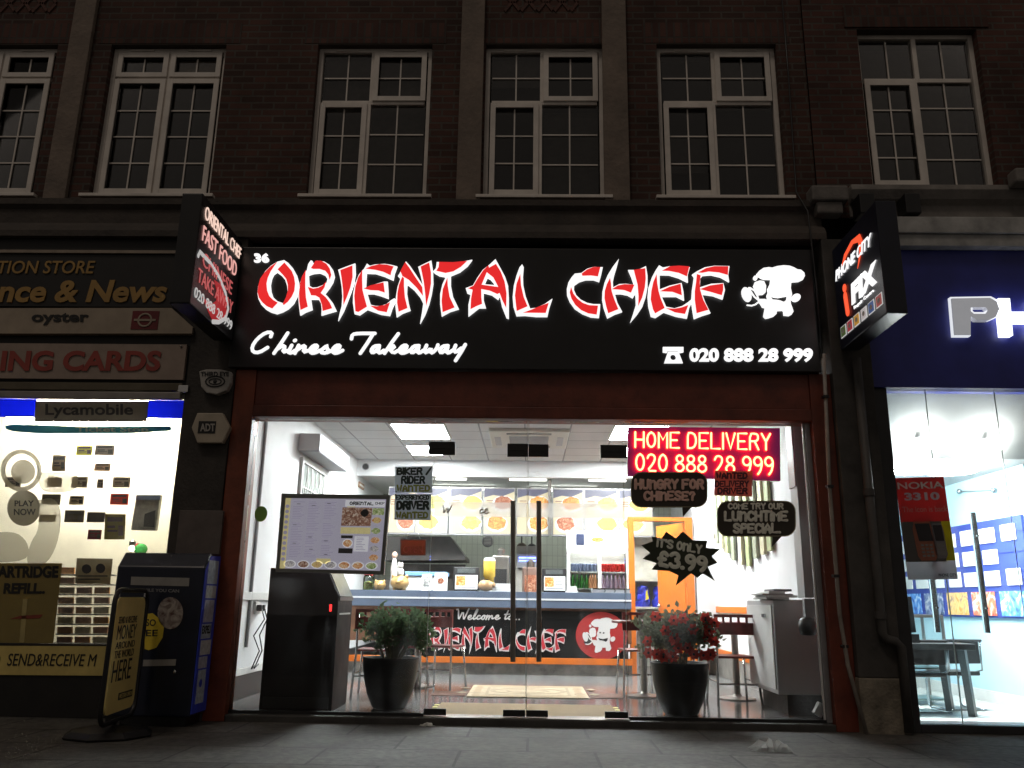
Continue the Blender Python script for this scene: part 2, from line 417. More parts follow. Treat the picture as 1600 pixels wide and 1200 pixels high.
# brush letters of the shop's name: (origin x, origin y, zoom), outer outline, holes, red pieces
BR = [
 (395,395,10,[(505,135),(400,160),(300,220),(210,310),(140,420),(100,540),(90,650),(105,740),(150,830),(220,900),(300,945),(390,970),(480,940),(570,890),(650,810),(700,710),(725,600),(730,480),(700,370),(640,260),(570,180)],
  [[(390,320),(460,370),(520,440),(550,530),(560,620),(550,700),(520,780),(485,805),(400,775),(330,710),(300,620),(290,520),(310,420),(340,360)]],
  [[(390,165),(300,240),(210,330),(140,430),(110,540),(100,640),(120,720),(170,790),(240,850),(320,885),(400,800),(330,760),(270,700),(235,610),(225,500),(245,410),(290,310),(350,220)],
   [(510,180),(560,240),(620,310),(655,400),(670,500),(660,610),(620,700),(560,780),(500,830),(490,820),(540,720),(570,620),(570,520),(545,430),(490,360),(410,280)]]),
 (395,395,10,[(920,140),(880,200),(860,290),(800,380),(760,470),(735,580),(725,700),(735,830),(755,995),(840,945),(945,905),(920,745),(1040,745),(1080,810),(1090,900),(1085,995),(1200,960),(1320,925),(1260,800),(1190,710),(1140,660),(1210,570),(1265,480),(1290,390),(1265,290),(1210,210),(1130,160),(1020,145),(960,190),(945,150)],
  [[(885,370),(960,345),(1060,335),(1140,370),(1180,430),(1165,490),(1100,530),(1020,560),(950,565),(895,535)]],
  [[(840,300),(790,400),(760,510),(745,650),(750,780),(765,910),(870,860),(840,720),(830,560),(830,420)],
   [(1000,155),(1080,155),(1160,200),(1210,270),(1235,370),(1215,440),(1200,360),(1150,300),(1060,270),(960,270),(930,260)],
   [(880,560),(960,590),(1040,575),(1110,540),(1155,480),(1130,560),(1070,650),(1150,720),(1210,800),(1250,885),(1110,925),(1100,830),(1060,720),(1000,685),(930,680)]]),
 (395,395,10,[(1345,285),(1460,240),(1610,185),(1615,350),(1590,500),(1550,620),(1490,780),(1430,930),(1345,1080),(1370,960),(1400,850),(1410,700),(1400,550),(1375,400)],[],
  [[(1385,295),(1565,225),(1565,400),(1530,560),(1480,700),(1430,830),(1430,620),(1410,450)]]),
 (540,395,10,[(345,190),(390,225),(470,205),(620,195),(720,210),(815,235),(775,340),(755,450),(620,390),(480,345),(340,340),(325,570),(450,520),(610,470),(665,470),(675,600),(680,735),(560,690),(450,660),(350,660),(400,830),(480,850),(560,850),(650,820),(720,760),(770,730),(800,750),(740,880),(700,1000),(560,980),(350,905),(230,990),(150,970),(125,800),(130,650),(160,500),(220,360),(300,270)],[],
  [[(270,300),(210,420),(170,560),(155,700),(170,930),(210,940),(340,860),(300,720),(270,600),(265,450)],
   [(330,270),(420,235),(540,210),(650,215),(755,240),(720,310),(710,370),(600,315),(480,285)],
   [(300,580),(400,540),(600,490),(620,640),(520,605),(400,600)],
   [(400,850),(500,865),(620,845),(700,800),(650,945),(520,920)]]),
 (540,395,10,[(950,155),(1010,220),(1100,350),(1210,520),(1180,380),(1140,240),(1240,190),(1345,140),(1370,300),(1375,500),(1350,660),(1310,820),(1250,980),(1170,1125),(1200,950),(1220,810),(1170,710),(1080,600),(970,510),(965,650),(990,800),(1020,915),(900,960),(805,1020),(785,850),(795,700),(820,550),(865,420),(825,380),(850,345),(890,260)],[],
  [[(895,400),(850,520),(825,650),(820,800),(840,935),(970,880),(930,720),(915,550),(915,420)],
   [(940,175),(870,310),(900,380),(1000,440),(1120,560),(1215,690),(1200,560),(1090,400),(1000,260)],
   [(1185,240),(1310,180),(1335,330),(1335,500),(1310,650),(1260,850),(1255,650),(1235,480)]]),
 (680,395,8.421,[(25,140),(60,140),(200,145),(330,140),(490,110),(430,190),(330,270),(210,320),(210,450),(240,600),(315,755),(200,790),(90,850),(70,700),(70,560),(100,430),(145,335),(60,320),(0,285),(-20,260),(15,220)],[],
  [[(60,145),(240,150),(420,130),(340,200),(240,260),(140,280),(25,255),(55,210)],[(165,350),(165,450),(190,600),(255,735),(105,795),(95,650),(110,500)]]),
 (680,395,8.421,[(795,100),(850,200),(920,330),(960,450),(970,600),(970,880),(940,870),(880,720),(850,580),(830,630),(750,570),(640,540),(640,640),(670,740),(580,740),(440,850),(440,700),(470,560),(425,545),(405,480),(500,445),(560,340),(630,240),(720,170)],
  [[(690,345),(650,430),(770,440),(790,460),(770,410),(730,365)]],
  [([(800,170),(860,270),(910,400),(935,550),(935,740),(890,640),(850,540),(820,555),(720,510),(605,490),(605,600),(615,685),(540,715),(470,755),(480,620),(500,500),(440,485),(510,455),(560,370),(640,250),(700,190),(710,220)],[(680,270),(610,440),(835,470),(770,340)])]),
 (680,395,8.421,[(1145,170),(1165,210),(1155,330),(1160,450),(1190,590),(1250,750),(1330,740),(1440,690),(1540,620),(1500,740),(1475,855),(1330,855),(1180,840),(1070,845),(1030,720),(1020,600),(1035,450),(1070,320),(1110,210)],[],
  [[(1120,300),(1075,430),(1055,580),(1075,780),(1210,720),(1160,600),(1125,450)],[(1160,805),(1270,770),(1380,725),(1490,680),(1450,805)]]),
 (875,395,10,[(665,245),(640,360),(610,470),(520,440),(400,440),(300,470),(220,525),(215,600),(250,680),(320,750),(420,800),(520,820),(625,820),(620,920),(605,1030),(480,1020),(350,970),(230,890),(150,780),(110,680),(105,580),(130,480),(180,400),(230,345),(330,335),(420,270),(520,240)],[],
  [[(340,350),(420,290),(520,250),(620,250),(585,385),(480,370),(350,375)],[(170,560),(200,660),(260,740),(350,810),(450,845),(585,850),(565,980),(440,960),(330,910),(240,830),(180,730),(155,640)]]),
 (875,395,10,[(915,115),(880,250),(840,380),(820,480),(825,560),(920,510),(1020,505),(1150,520),(1110,400),(1060,290),(1120,290),(1210,290),(1335,230),(1360,380),(1360,560),(1330,720),(1280,860),(1200,980),(1090,1110),(1140,960),(1180,830),(1175,650),(1130,725),(1050,680),(950,660),(850,660),(890,800),(965,940),(850,980),(735,1040),(680,880),(655,750),(660,620),(690,490),(740,370),(820,240)],[],
  [[(775,420),(730,520),(700,620),(695,730),(720,850),(750,960),(900,900),(840,760),(800,640),(790,590),(785,500)],
   [(810,590),(900,540),(1000,520),(1150,525),(1100,640),(1000,600),(900,590)],
   [(1150,295),(1320,270),(1325,430),(1310,570),(1270,720),(1215,850),(1225,700),(1210,520)]]),
 (1000,395,10,[(290,215),(350,250),(460,230),(600,225),(770,245),(735,370),(740,480),(600,410),(450,365),(300,360),(300,590),(460,530),(640,490),(670,630),(680,760),(560,700),(330,700),(400,860),(530,885),(650,850),(740,790),(800,740),(800,800),(760,880),(725,1040),(560,1010),(365,945),(235,1030),(165,1010),(125,850),(115,700),(130,550),(180,400),(240,290)],[],
  [[(250,360),(205,480),(175,620),(165,750),(200,900),(230,960),(370,880),(310,740),(275,620),(255,500)],
   [(340,300),(460,240),(600,230),(755,240),(720,385),(600,330),(450,300)],
   [(310,620),(450,560),(620,510),(640,680),(500,625)],
   [(400,880),(530,900),(640,880),(740,840),(690,970),(540,945)]]),
 (1000,395,10,[(805,360),(880,310),(1000,250),(1150,225),(1385,230),(1365,370),(1380,475),(1250,400),(1100,365),(970,375),(930,420),(925,560),(1100,505),(1290,495),(1315,600),(1280,745),(1130,690),(960,665),(1010,800),(1090,960),(960,1000),(835,1050),(810,900),(795,750),(805,600),(835,400)],[],
  [[(880,360),(870,480),(850,620),(850,760),(875,960),(1050,910),(970,760),(920,600),(915,480),(930,380)],
   [(900,330),(1020,270),(1150,240),(1360,240),(1355,365),(1220,325),(1060,310),(960,330)],
   [(930,590),(1080,540),(1280,510),(1280,600),(1260,680),(1100,630)]]),
]
def grow(l, d):
    """move every vertex of an outline outwards by d"""
    n = len(l); A_ = sum(l[i][0]*l[(i+1) % n][1]-l[(i+1) % n][0]*l[i][1] for i in range(n)); sg_ = 1 if A_ > 0 else -1
    out = []
    for i in range(n):
        a, p, b = Vector(l[i-1]), Vector(l[i]), Vector(l[(i+1) % n])
        u = (p-a).normalized(); w = (b-p).normalized(); t = u+w
        if t.length < .3: t = u
        t.normalize(); out.append((p.x+t.y*d*sg_, p.y-t.x*d*sg_))
    return out
def brush_name(parent, place, base_off, th, wm, rm, red_off):
    """place(px,py,d): point at distance d in front of the panel"""
    for i, (ox, oy, z, outer, holes, reds) in enumerate(BR):
        d0 = base_off + (i % 2)*.003
        P = lambda l, d: [place(ox+x/z, oy+y/z, d) for x, y in l]
        off = place(800, 450, d0-th)-place(800, 450, d0)
        lt = MB().prism([P(outer, d0)]+[P(h, d0) for h in holes], off).build('letter', wm, parent)
        mb = MB()
        for r_ in reds:
            loops = list(r_) if isinstance(r_, tuple) else [r_]
            loops = [grow(l, (.65 if k_ == 0 else -.5)*z) for k_, l in enumerate(loops)]
            d1 = d0+red_off
            mb.prism([P(l, d1) for l in loops], (place(800,450,d0+.0005)-place(800,450,d1)))
        mb.build('red_face', rm, lt)
def cursive(name, shift=(0,0)):
    """strokes of one hand-written letter in units of the x-height, slanted by hand"""
CUR = {
 'C':(3.0,[[(2.7,2.3),(2.9,2.9),(2.1,2.9),(1.0,2.0),(.35,.9),(.5,.15),(1.3,.1),(2.3,.8)]]),
 'T':(2.3,[[(.0,2.0),(.1,2.6),(.8,2.75),(2.9,2.75)],[(2.7,2.7),(1.9,1.3),(1.1,0)]]),
 'W':(3.2,[[(.3,2.6),(.8,2.8),(.75,.2),(.9,.1),(2.1,2.4),(2.1,.1),(2.3,.1),(3.6,2.8)]]),
 'h':(1.8,[[(1.8,2.8),(1.1,1.6),(.1,0)],[(.4,.5),(1.2,1.1),(1.5,.9),(1.1,.1),(1.9,.4)]]),
 'i':(.9,[[(.5,1.1),(.05,.1),(.4,0),(.9,.4)],[(.85,1.75),(.95,1.8)]]),
 'n':(1.7,[[(.45,1.1),(0,0)],[(.2,.4),(1.1,1.1),(1.3,.9),(.95,.1),(1.7,.4)]]),
 'e':(1.4,[[(.25,.45),(1,.7),(1.1,1.1),(.6,1.1),(.1,.5),(.3,0),(.8,.05),(1.4,.4)]]),
 's':(1.4,[[(0,.3),(.95,1.15),(.8,.8),(1.05,.4),(.7,0),(.2,.1)],[(.9,.1),(1.4,.35)]]),
 'a':(1.7,[[(1.15,1.05),(.5,1.0),(.1,.4),(.3,0),(.8,.4),(1.2,1.1),(.95,.2),(1.2,0),(1.7,.4)]]),
 'k':(1.8,[[(1.8,2.7),(1.0,1.5),(.1,0)],[(.45,.6),(1.2,1.1),(1.35,.8),(.7,.6),(1.2,.0),(1.8,.4)]]),
 'w':(1.9,[[(.4,1.1),(.1,.3),(.35,0),(1,.8),(.85,.2),(1.1,0),(1.7,.7),(1.8,1.15)]]),
 'y':(1.6,[[(.4,1.1),(.15,.4),(.4,.1),(1.1,.7)],[(1.6,1.2),(1.1,.2),(.4,-1.0)]]),
 'l':(1.0,[[(.6,.9),(1.5,2.6),(1.2,2.8),(.1,.3),(.3,0),(1.0,.4)]]),
 'c':(1.3,[[(1.05,.95),(.6,1.1),(.1,.4),(.35,0),(1.3,.4)]]),
 'o':(1.3,[[(.8,1.1),(.2,.7),(.15,.1),(.6,0),(1.05,.6),(.8,1.1),(1.4,.9)]]),
 'm':(2.4,[[(.45,1.1),(0,0)],[(.2,.4),(.9,1.1),(1.1,.9),(.7,0)],[(.85,.4),(1.6,1.1),(1.8,.9),(1.5,.1),(2.3,.4)]]),
 't':(1.1,[[(1.2,2.3),(.2,.3),(.4,0),(1.1,.4)],[(.2,1.3),(1.5,1.4)]]),
 '.':(.8,[[(.1,.0),(.15,.02)]]),
}
def cursive_mb(s, place, x0, x1, ybase, xh, r, fdir, flat=.5):
    """place(px,py) -> point; letters laid between pixel columns x0..x1"""
    tot = sum(CUR[c][0] if c != ' ' else 1.1 for c in s); k = (x1-x0)/tot; mb = MB(); x = x0
    for c in s:
        if c == ' ': x += 1.1*k; continue
        w, sts = CUR[c]
        for st in sts:
            q = st
            if len(q) >= 4: q = chaikin(q)
            mb.stroke([place(x+a*k, ybase-b*xh) for a, b in q], r, 8, flat, fdir)
        x += w*k
    return mb

# chef emblem outline pieces (zoomed pixels, origin 1150/405, zoom 12)
CH_BODY = [(370,300),(420,240),(500,185),(600,170),(660,180),(760,150),(880,135),(990,145),(1070,175),(1130,210),(1200,220),(1260,270),(1275,330),(1240,400),(1160,440),(1020,450),(1010,560),(1035,680),(1010,760),(1010,850),(1050,960),(1060,1000),(1030,1050),(980,1080),(880,1070),(875,1000),(860,980),(750,985),(745,1040),(690,1090),(600,1120),(540,1130),(500,1090),(510,1030),(530,930),(480,920),(440,850),(395,810),(430,765),(520,765),(580,785),(560,700),(585,640),(575,580),(620,490),(635,400),(540,400),(470,385),(400,340)]
CH_HOLES = [[(620,705),(700,730),(780,740),(860,725),(945,710),(930,780),(880,820),(800,790),(740,780),(670,775)],[(650,540),(700,543),(695,553),(650,551)],[(790,543),(845,562),(840,574),(790,554)]]
def circ(cx, cy, rx, ry, n=16, rot=0):
    return [(cx+rx*math.cos(2*math.pi*k/n)*math.cos(rot)-ry*math.sin(2*math.pi*k/n)*math.sin(rot), cy+rx*math.cos(2*math.pi*k/n)*math.sin(rot)+ry*math.sin(2*math.pi*k/n)*math.cos(rot)) for k in range(n)]
CH_BITS = [circ(350,370,40,42),[(430,420),(340,450),(310,520),(350,620),(390,690),(490,680),(540,640),(550,520),(510,430)],circ(185,680,85,140,18,-.35),circ(1110,740,88,70,16,-.5)]
CH_LINES = [[(225,560),(270,640),(330,730),(420,800)],[(195,885),(280,893),(350,870),(410,820)],[(250,560),(330,610),(380,700),(410,780)]]
def chef_emblem(place, parent, m_, th, lr, d=.02, fdir=(0,1,0)):
    off = place(1200,450,d-th)-place(1200,450,d)
    P = lambda l, dd=d: [place(1150+x/12, 405+y/12, dd) for x, y in l]
    mb = MB().prism([P(CH_BODY)]+[P(h) for h in CH_HOLES], off)
    for b in CH_BITS: mb.prism([P(b, d+.001)], off)
    for l in CH_LINES: mb.stroke(P(l), lr, 6, .6, fdir)
    return mb.build('chef_emblem', m_, parent)

# ------------------------------------------------------------------ palette
brick = brickmat('brown brick', (.105,.049,.037), (.056,.031,.025), (.095,.080,.068), .225, .075, .010)
brick_r = brickmat('red brick of the right house', (.115,.050,.039), (.066,.033,.027), (.095,.080,.068), .225, .075, .010)
soldier = brickmat('upright brick course', (.12,.058,.045), (.07,.036,.030), (.075,.062,.054), .075, .225, .010, offset=0)
stone = mat('weathered stone', (.20,.16,.13), .85, var=.35, scale=3, bump=.4)
stone_d = mat('sooty stone', (.065,.054,.046), .85, var=.45, scale=3, bump=.4)
stone_w = mat('painted stone', (.20,.185,.17), .8, var=.35, scale=4, bump=.3)
upvc = mat('white plastic window frame', (.76,.71,.65), .5, var=.14, scale=5)
pane_g = glassmat('window glass')
shop_g = glassmat('shop glass', (.985,1,.99), dirt=.03)
curt = [mat('dark room', (.015,.014,.013), .9, var=.4), mat('grey net curtain', (.07,.062,.052), .9, var=.3, scale=12), mat('dim blind', (.055,.05,.042), .9, var=.3, scale=12), mat('beige blind', (.22,.17,.11), .9, var=.3, scale=12)]
black_p = mat('black sign panel', (.010,.010,.011), .38, var=.3, scale=3)
black_m = mat('black metal', (.012,.012,.013), .4, var=.3)
maroon = mat('maroon painted metal', (.15,.032,.016), .45, var=.35, scale=5, bump=.1)
maroon_o = mat('maroon post paint', (.24,.058,.026), .45, var=.35, scale=5, bump=.1)
lit_white = mat('lit white letter', (.9,.9,.9), .4, var=0, emit=1.0, ecol=(1,1,1))
lit_red = mat('lit red letter', (.7,.03,.03), .35, var=0, emit=.72, ecol=(1,.028,.03))
white_wall = mat('white wall paint', (.80,.81,.82), .6, var=.05, scale=4)
chrome = mat('chrome', (.62,.62,.62), .22, 1, var=.1)
steel = mat('brushed steel', (.30,.28,.26), .38, 1, var=.15)
alu = mat('grey aluminium', (.32,.32,.33), .4, .7, var=.15)
plastic_w = mat('white plastic', (.72,.72,.70), .45, var=.08)
grey_p = mat('grey plastic', (.30,.30,.31), .5, var=.12)
orange = mat('orange paint', (.62,.15,.014), .45, var=.12, scale=5)
paper = mat('white paper', (.74,.74,.72), .7, var=.08, scale=14)
ink = mat('black ink', (.012,.012,.012), .6, var=.2)
yellow_b = mat('yellow board', (.66,.52,.17), .55, var=.15, scale=6)

# ================================================================== SETTING: ground
def gum(M, amt=.5):
    nt = M.node_tree; N = nt.nodes; L = nt.links; b = N['Principled BSDF']
    src = b.inputs['Base Color'].links[0].from_socket; tc = N.new('ShaderNodeTexCoord')
    vo = N.new('ShaderNodeTexVoronoi'); vo.inputs['Scale'].default_value = 5.5; L.new(tc.outputs['Object'], vo.inputs['Vector'])
    lt = N.new('ShaderNodeMath'); lt.operation = 'LESS_THAN'; lt.inputs[1].default_value = .13; L.new(vo.outputs['Distance'], lt.inputs[0])
    n = N.new('ShaderNodeTexNoise'); n.inputs['Scale'].default_value = 22; n.inputs['Detail'].default_value = 6; L.new(tc.outputs['Object'], n.inputs['Vector'])
    mr = N.new('ShaderNodeMapRange'); mr.inputs['From Min'].default_value = .35; mr.inputs['From Max'].default_value = .65; mr.inputs['To Min'].default_value = .65; mr.inputs['To Max'].default_value = 1.2; L.new(n.outputs['Fac'], mr.inputs['Value'])
    m1 = N.new('ShaderNodeMix'); m1.data_type = 'RGBA'; m1.blend_type = 'MULTIPLY'; m1.inputs['Factor'].default_value = 1; L.new(src, m1.inputs[6]); L.new(mr.outputs['Result'], m1.inputs[7])
    mm = N.new('ShaderNodeMath'); mm.operation = 'MULTIPLY'; mm.inputs[1].default_value = amt; L.new(lt.outputs[0], mm.inputs[0])
    m2 = N.new('ShaderNodeMix'); m2.data_type = 'RGBA'; m2.inputs[7].default_value = (.05,.048,.045,1); L.new(mm.outputs[0], m2.inputs['Factor']); L.new(m1.outputs[2], m2.inputs[6]); L.new(m2.outputs[2], b.inputs['Base Color'])
    return M
pave = brickmat('grey paving slabs', (.105,.10,.09), (.082,.078,.071), (.035,.033,.03), .90, .60, .010, axes='XY', rough=.72, stain=.5, bumpd=.006, spec=.4, stscale=1.8)
MBg = MB(); MBg.box(-40, 40, -4.0, .25, ZP-.2, ZP); struct('pavement', MBg, gum(pave))
struct('kerb', MB().box(-40, 40, -4.16, -4.003, ZP-.25, ZP-.004), mat('kerb granite', (.2,.19,.18), .8, bump=.3))
struct('road', MB().box(-60, 60, -60, -4.16, ZP-.3, ZP-.12), mat('asphalt', (.05,.05,.05), .85, var=.3, scale=8, bump=.5))

# ================================================================== upper storeys
GL = 4.42   # bottom of brickwork
def spans(holes, x0, x1, z0, z1, y, depth, mb):
    xs = sorted({x0, x1, *[h[0] for h in holes], *[h[1] for h in holes]}); zs = sorted({z0, z1, *[h[2] for h in holes], *[h[3] for h in holes]})
    for a, b in zip(xs, xs[1:]):
        for c, d in zip(zs, zs[1:]):
            mx_, mz_ = (a+b)/2, (c+d)/2
            if any(h[0] < mx_ < h[1] and h[2] < mz_ < h[3] for h in holes): continue
            mb.quad((a,y,c),(b,y,c),(b,y,d),(a,y,d))
    for (a, b, c, d) in holes:
        mb.quad((a,y,c),(a,y+depth,c),(a,y+depth,d),(a,y,d)); mb.quad((b,y,c),(b,y,d),(b,y+depth,d),(b,y+depth,c))
        mb.quad((a,y,d),(a,y+depth,d),(b,y+depth,d),(b,y,d)); mb.quad((a,y,c),(b,y,c),(b,y+depth,c),(a,y+depth,c))
    return mb
A_SPEC = [(0,.5,0,.19,2,1,1),(.5,1,0,.19,2,1,1),(0,.5,.19,1,2,4,1),(.5,1,.19,1,2,4,1)]
B_SPEC = [(0,.48,0,.36,2,2,0),(.48,1,0,.36,2,2,1),(0,.46,.36,1,2,3,1),(.46,1,.36,1,2,3,0)]
C_SPEC = [(0,.5,0,.29,2,1,0),(.5,1,0,.29,2,1,0),(0,.47,.29,1,2,4,1),(.47,1,.29,1,2,4,0)]
def window(x0, x1, z0, z1, spec, parent, cur, label, vent=True, sillm=upvc, extra=()):
    y = .07; Wd, H = x1-x0, z1-z0
    f = MB(); bars = MB(); g = MB()
    t = .045
    f.box(x0, x0+t, y, y+.07, z0, z1); f.box(x1-t, x1, y, y+.07, z0, z1)
    f.box(x0+t, x1-t, y, y+.07, z1-t, z1); f.box(x0+t, x1-t, y, y+.07, z0, z0+t)
    for (u0, u1, v0, v1, nc, nr, op) in spec:
        a, b = x0+t+(Wd-2*t)*u0, x0+t+(Wd-2*t)*u1; d, c = z1-t-(H-2*t)*v0, z1-t-(H-2*t)*v1
        e = .022
        if u0 > 0: f.box(a-.002, a+e, y+.001, y+.069, c, d)
        if u1 < 1: f.box(b-e, b+.002, y+.001, y+.069, c, d)
        if v0 > 0: f.box(a+e, b-e, y+.002, y+.068, d-e, d+.001)
        if v1 < 1: f.box(a+e, b-e, y+.002, y+.068, c-.001, c+e)
        q = e
        if op:      # opening sash stands proud
            w_ = .052
            f.box(a+.012, a+.012+w_, y-.018, y-.0005, c+.012, d-.012); f.box(b-.012-w_, b-.012, y-.018, y-.0005, c+.012, d-.012)
            f.box(a+.012+w_, b-.012-w_, y-.017, y-.001, c+.012, c+.012+w_); f.box(a+.012+w_, b-.012-w_, y-.017, y-.001, d-.012-w_, d-.012)
            q = .012+w_
        a2, b2, c2, d2 = a+q, b-q, c+q, d-q
        g.box(a2-.01, b2+.01, y+.03, y+.036, c2-.01, d2+.01)
        for i in range(1, nc): xx = a2+(b2-a2)*i/nc; bars.box(xx-.007, xx+.007, y+.018, y+.028, c2, d2)
        for j in range(1, nr): zz = c2+(d2-c2)*j/nr; bars.box(a2, b2, y+.019, y+.027, zz-.007, zz+.007)
    if vent: 
        for u in (.25, .75): f.box(x0+Wd*u-.12, x0+Wd*u+.12, y-.012, y-.0006, z1-.034, z1-.016)
    o = f.build('window', upvc, parent, bev=.003)
    if label: o['label'] = label
    bars.build('glazing_bar', upvc, o); g.build('pane', pane_g, o)
    for (u0, u1, v0, v1, ci) in extra: MB().box(x0+.05+(Wd-.1)*u0, x0+.05+(Wd-.1)*u1, .20, .21, z1-.05-(H-.1)*v1, z1-.05-(H-.1)*v0).build('blind', curt[ci], o)
    cb = MB(); cb.box(x0+.02, x1-.02, .32, .33, z0+.0, z1)
    cb.build('curtain', curt[cur], o)
    MB().box(x0-.06, x1+.06, -.07, .069, z0-.035, z0-.002).build('sill', sillm, o, bev=.005)
    return o
XB = 2.72
wins = []
for (pa, pb) in (((-75,78),(97,312)), ((180,75),(342,312)), ((500,75),(676,316)), ((760,74),(942,316)), ((1024,73),(1218,316))):
    A = wy(pa[0], pa[1], .07); B = wy(pb[0], pb[1], .07)
    wins.append([A.x, B.x, B.z, A.z])
zt = 6.585; zb = 4.855
for w_, (px0, px1) in zip(wins, ((-75,97), (180,358), (500,677), (760,942), (1024,1209))):
    w_[0] = wy(px0, 75, .07).x; w_[1] = wy(px1, 75, .07).x; w_[2] = wy(700, 313, .07).z; w_[3] = wy(700, 76, .07).z
bld = thing('terraced_building', 'dark brown brick upper storey with five white framed windows above the black takeaway sign', 'building', (0, 0, ZP))
spans([tuple(w_) for w_ in wins], -7.5, XB, GL, 9.0, 0, .30, MB()).build('wall', brick, bld)
lb = ['leftmost white window cut by the photo edge', 'white window with two small top lights and two tall casements', None, None, None]
EX = ((), ((.54,1,0,.17,3),), ((0,1,.0,.13,2),), ((.5,1,.38,1,2),(0,.47,0,.2,1)), ((0,.46,.55,.8,2),(.5,1,0,.36,2)))
for w_, sp_, c_, l_, e_ in zip(wins, (A_SPEC, A_SPEC, B_SPEC, B_SPEC, B_SPEC), (0, 0, 1, 0, 0), lb, EX): window(*w_, sp_, bld, c_, l_, extra=e_)
for w_ in wins: MB().box(w_[0]-.14, w_[1]+.14, -.004, .0, w_[3]+.012, w_[3]+.25).build('lintel', soldier, bld)
for (pl, pr_) in ((65,100), (712,750), (945,985)):
    xl = wy(pl, 310, -.06).x; xr = wy(pr_, 310, -.06).x
    MB().box(xl, xr, -.055, -.001, 4.761, 9.0).build('pilaster', stone, bld, bev=.008)
MB().box(-7.5, XB, .34, 3.0, 4.3, 9.0).build('building_core', curt[0], bld)
# herringbone panels of brick above two of the window bays
for px_ in (30, 845):
    c = wy(px_, 20, 0); mb = MB()
    for i in range(-4, 5):
        for j in (0, 1):
            x = c.x+i*.085; s_ = 1 if (i+j) % 2 == 0 else -1
            z = 6.98+j*.10
            mb.prism([[(x-.04,-.012,z-.04*s_),(x-.02,-.012,z-.065*s_),(x+.045,-.012,z+.03*s_),(x+.025,-.012,z+.055*s_)]], (0,.011,0))
    mb.build('herringbone_panel', mat('herringbone brick', (.10,.045,.034), .85, var=.4, scale=9, bump=.3), bld)
# stone cornice over the shop fascias, profile swept along the street
prof = [(0,4.76),(-.10,4.76),(-.10,4.70),(-.06,4.66),(-.06,4.52),(-.13,4.46),(-.16,4.40),(-.16,4.34),(0,4.34)]
MB().prism([[(-7.5,y,z) for y, z in prof]], (7.5+XB,0,0)).build('cornice', stone_d, bld)
# right-hand house
blr = thing('red_brick_house', 'red brick upper storey at the right end above the blue shop front', 'building', (4.5, 0, ZP))
A = wy(1333, 55, .07); B = wy(1518, 55, .07); zz0 = wy(1450, 299, .07).z
wr = (A.x, B.x, zz0, A.z)
spans([wr], XB+.003, 8.5, 4.62, 9.0, -.02, .3, MB()).build('wall', brick_r, blr)
window(*wr, C_SPEC, blr, 2, None, vent=False, sillm=stone_w)
MB().box(wr[0]-.12, wr[1]+.12, -.034, -.021, wr[3]+.02, wr[3]+.25).build('lintel', soldier, blr)
MB().box(XB+.003, 8.5, .34, 3.0, 4.4, 9.0).build('building_core', curt[0], blr)
prof = [(0,4.92),(-.12,4.92),(-.14,4.86),(-.10,4.78),(-.04,4.74),(-.04,4.62),(0,4.62)]
MB().prism([[(wr[0]-.25,y,z) for y, z in prof]], (8.5-wr[0]+.25,0,0)).build('stone_ledge', stone_w, blr, bev=.01)
for px_ in (1303,):
    c = wy(px_, 305, -.2)
    MB().box(c.x-.20, c.x+.14, -.20, -.021, 4.72, 4.87).box(c.x-.15, c.x+.09, -.17, -.021, 4.60, 4.718).build('corbel', stone_w, blr, bev=.02)
c = wy(1600, 310, -.2); MB().box(c.x-.10, c.x+.3, -.30, -.15, 4.86, 5.0).build('corbel', stone_w, blr, bev=.02)

# ================================================================== CENTRAL SHOP: sign, frame, glass
YF = -.16
a = wy(376, 386, YF); b = wy(1284, 581, YF)
FX0, FX1, FZ1, FZ0 = a.x, b.x, a.z, b.z
sg = thing('shop_sign', 'long black illuminated fascia sign with red and white brush lettering and a white chef emblem', 'sign', ((FX0+FX1)/2, YF, FZ0))
MB().box(FX0, FX1, YF, -.002, FZ0, FZ1).build('sign_panel', black_p, sg, bev=.006)
pl = lambda px, py, d: wy(px, py, YF) + Vector((0, -d, 0))
brush_name(sg, pl, .032, .022, lit_white, lit_red, .004)
chef_emblem(pl, sg, lit_white, .02, .008, .03)
text_mb('36', pq(398, 397, 421, 411, YF), bold=.03, th=.02).build('house_number', lit_white, sg)
pc = lambda px, py: wy(px, py, YF-.012)
cursive_mb('Chinese Takeaway', pc, 389, 727, 552, 11.3, .0165, (0,1,0)).build('script_lettering', lit_white, sg, smooth=True)
text_mb('020 888 28 999', pq(1077, 545, 1269, 566, YF), bold=.035, th=.02).build('lettering', lit_white, sg)
tl = MB(); Pq = lambda l: [wy(x, y, YF-.022) for x, y in l]
tl.prism([Pq([(1036,542),(1068,542),(1068,550),(1062,551),(1060,547),(1044,547),(1042,551),(1036,550)])], (0,.02,0))
tl.prism([Pq([(1044,549),(1060,549),(1067,567),(1038,567)]), Pq(circ(1052,558,4.6,4.6,14))], (0,.02,0))
tl.build('telephone_symbol', lit_white, sg)

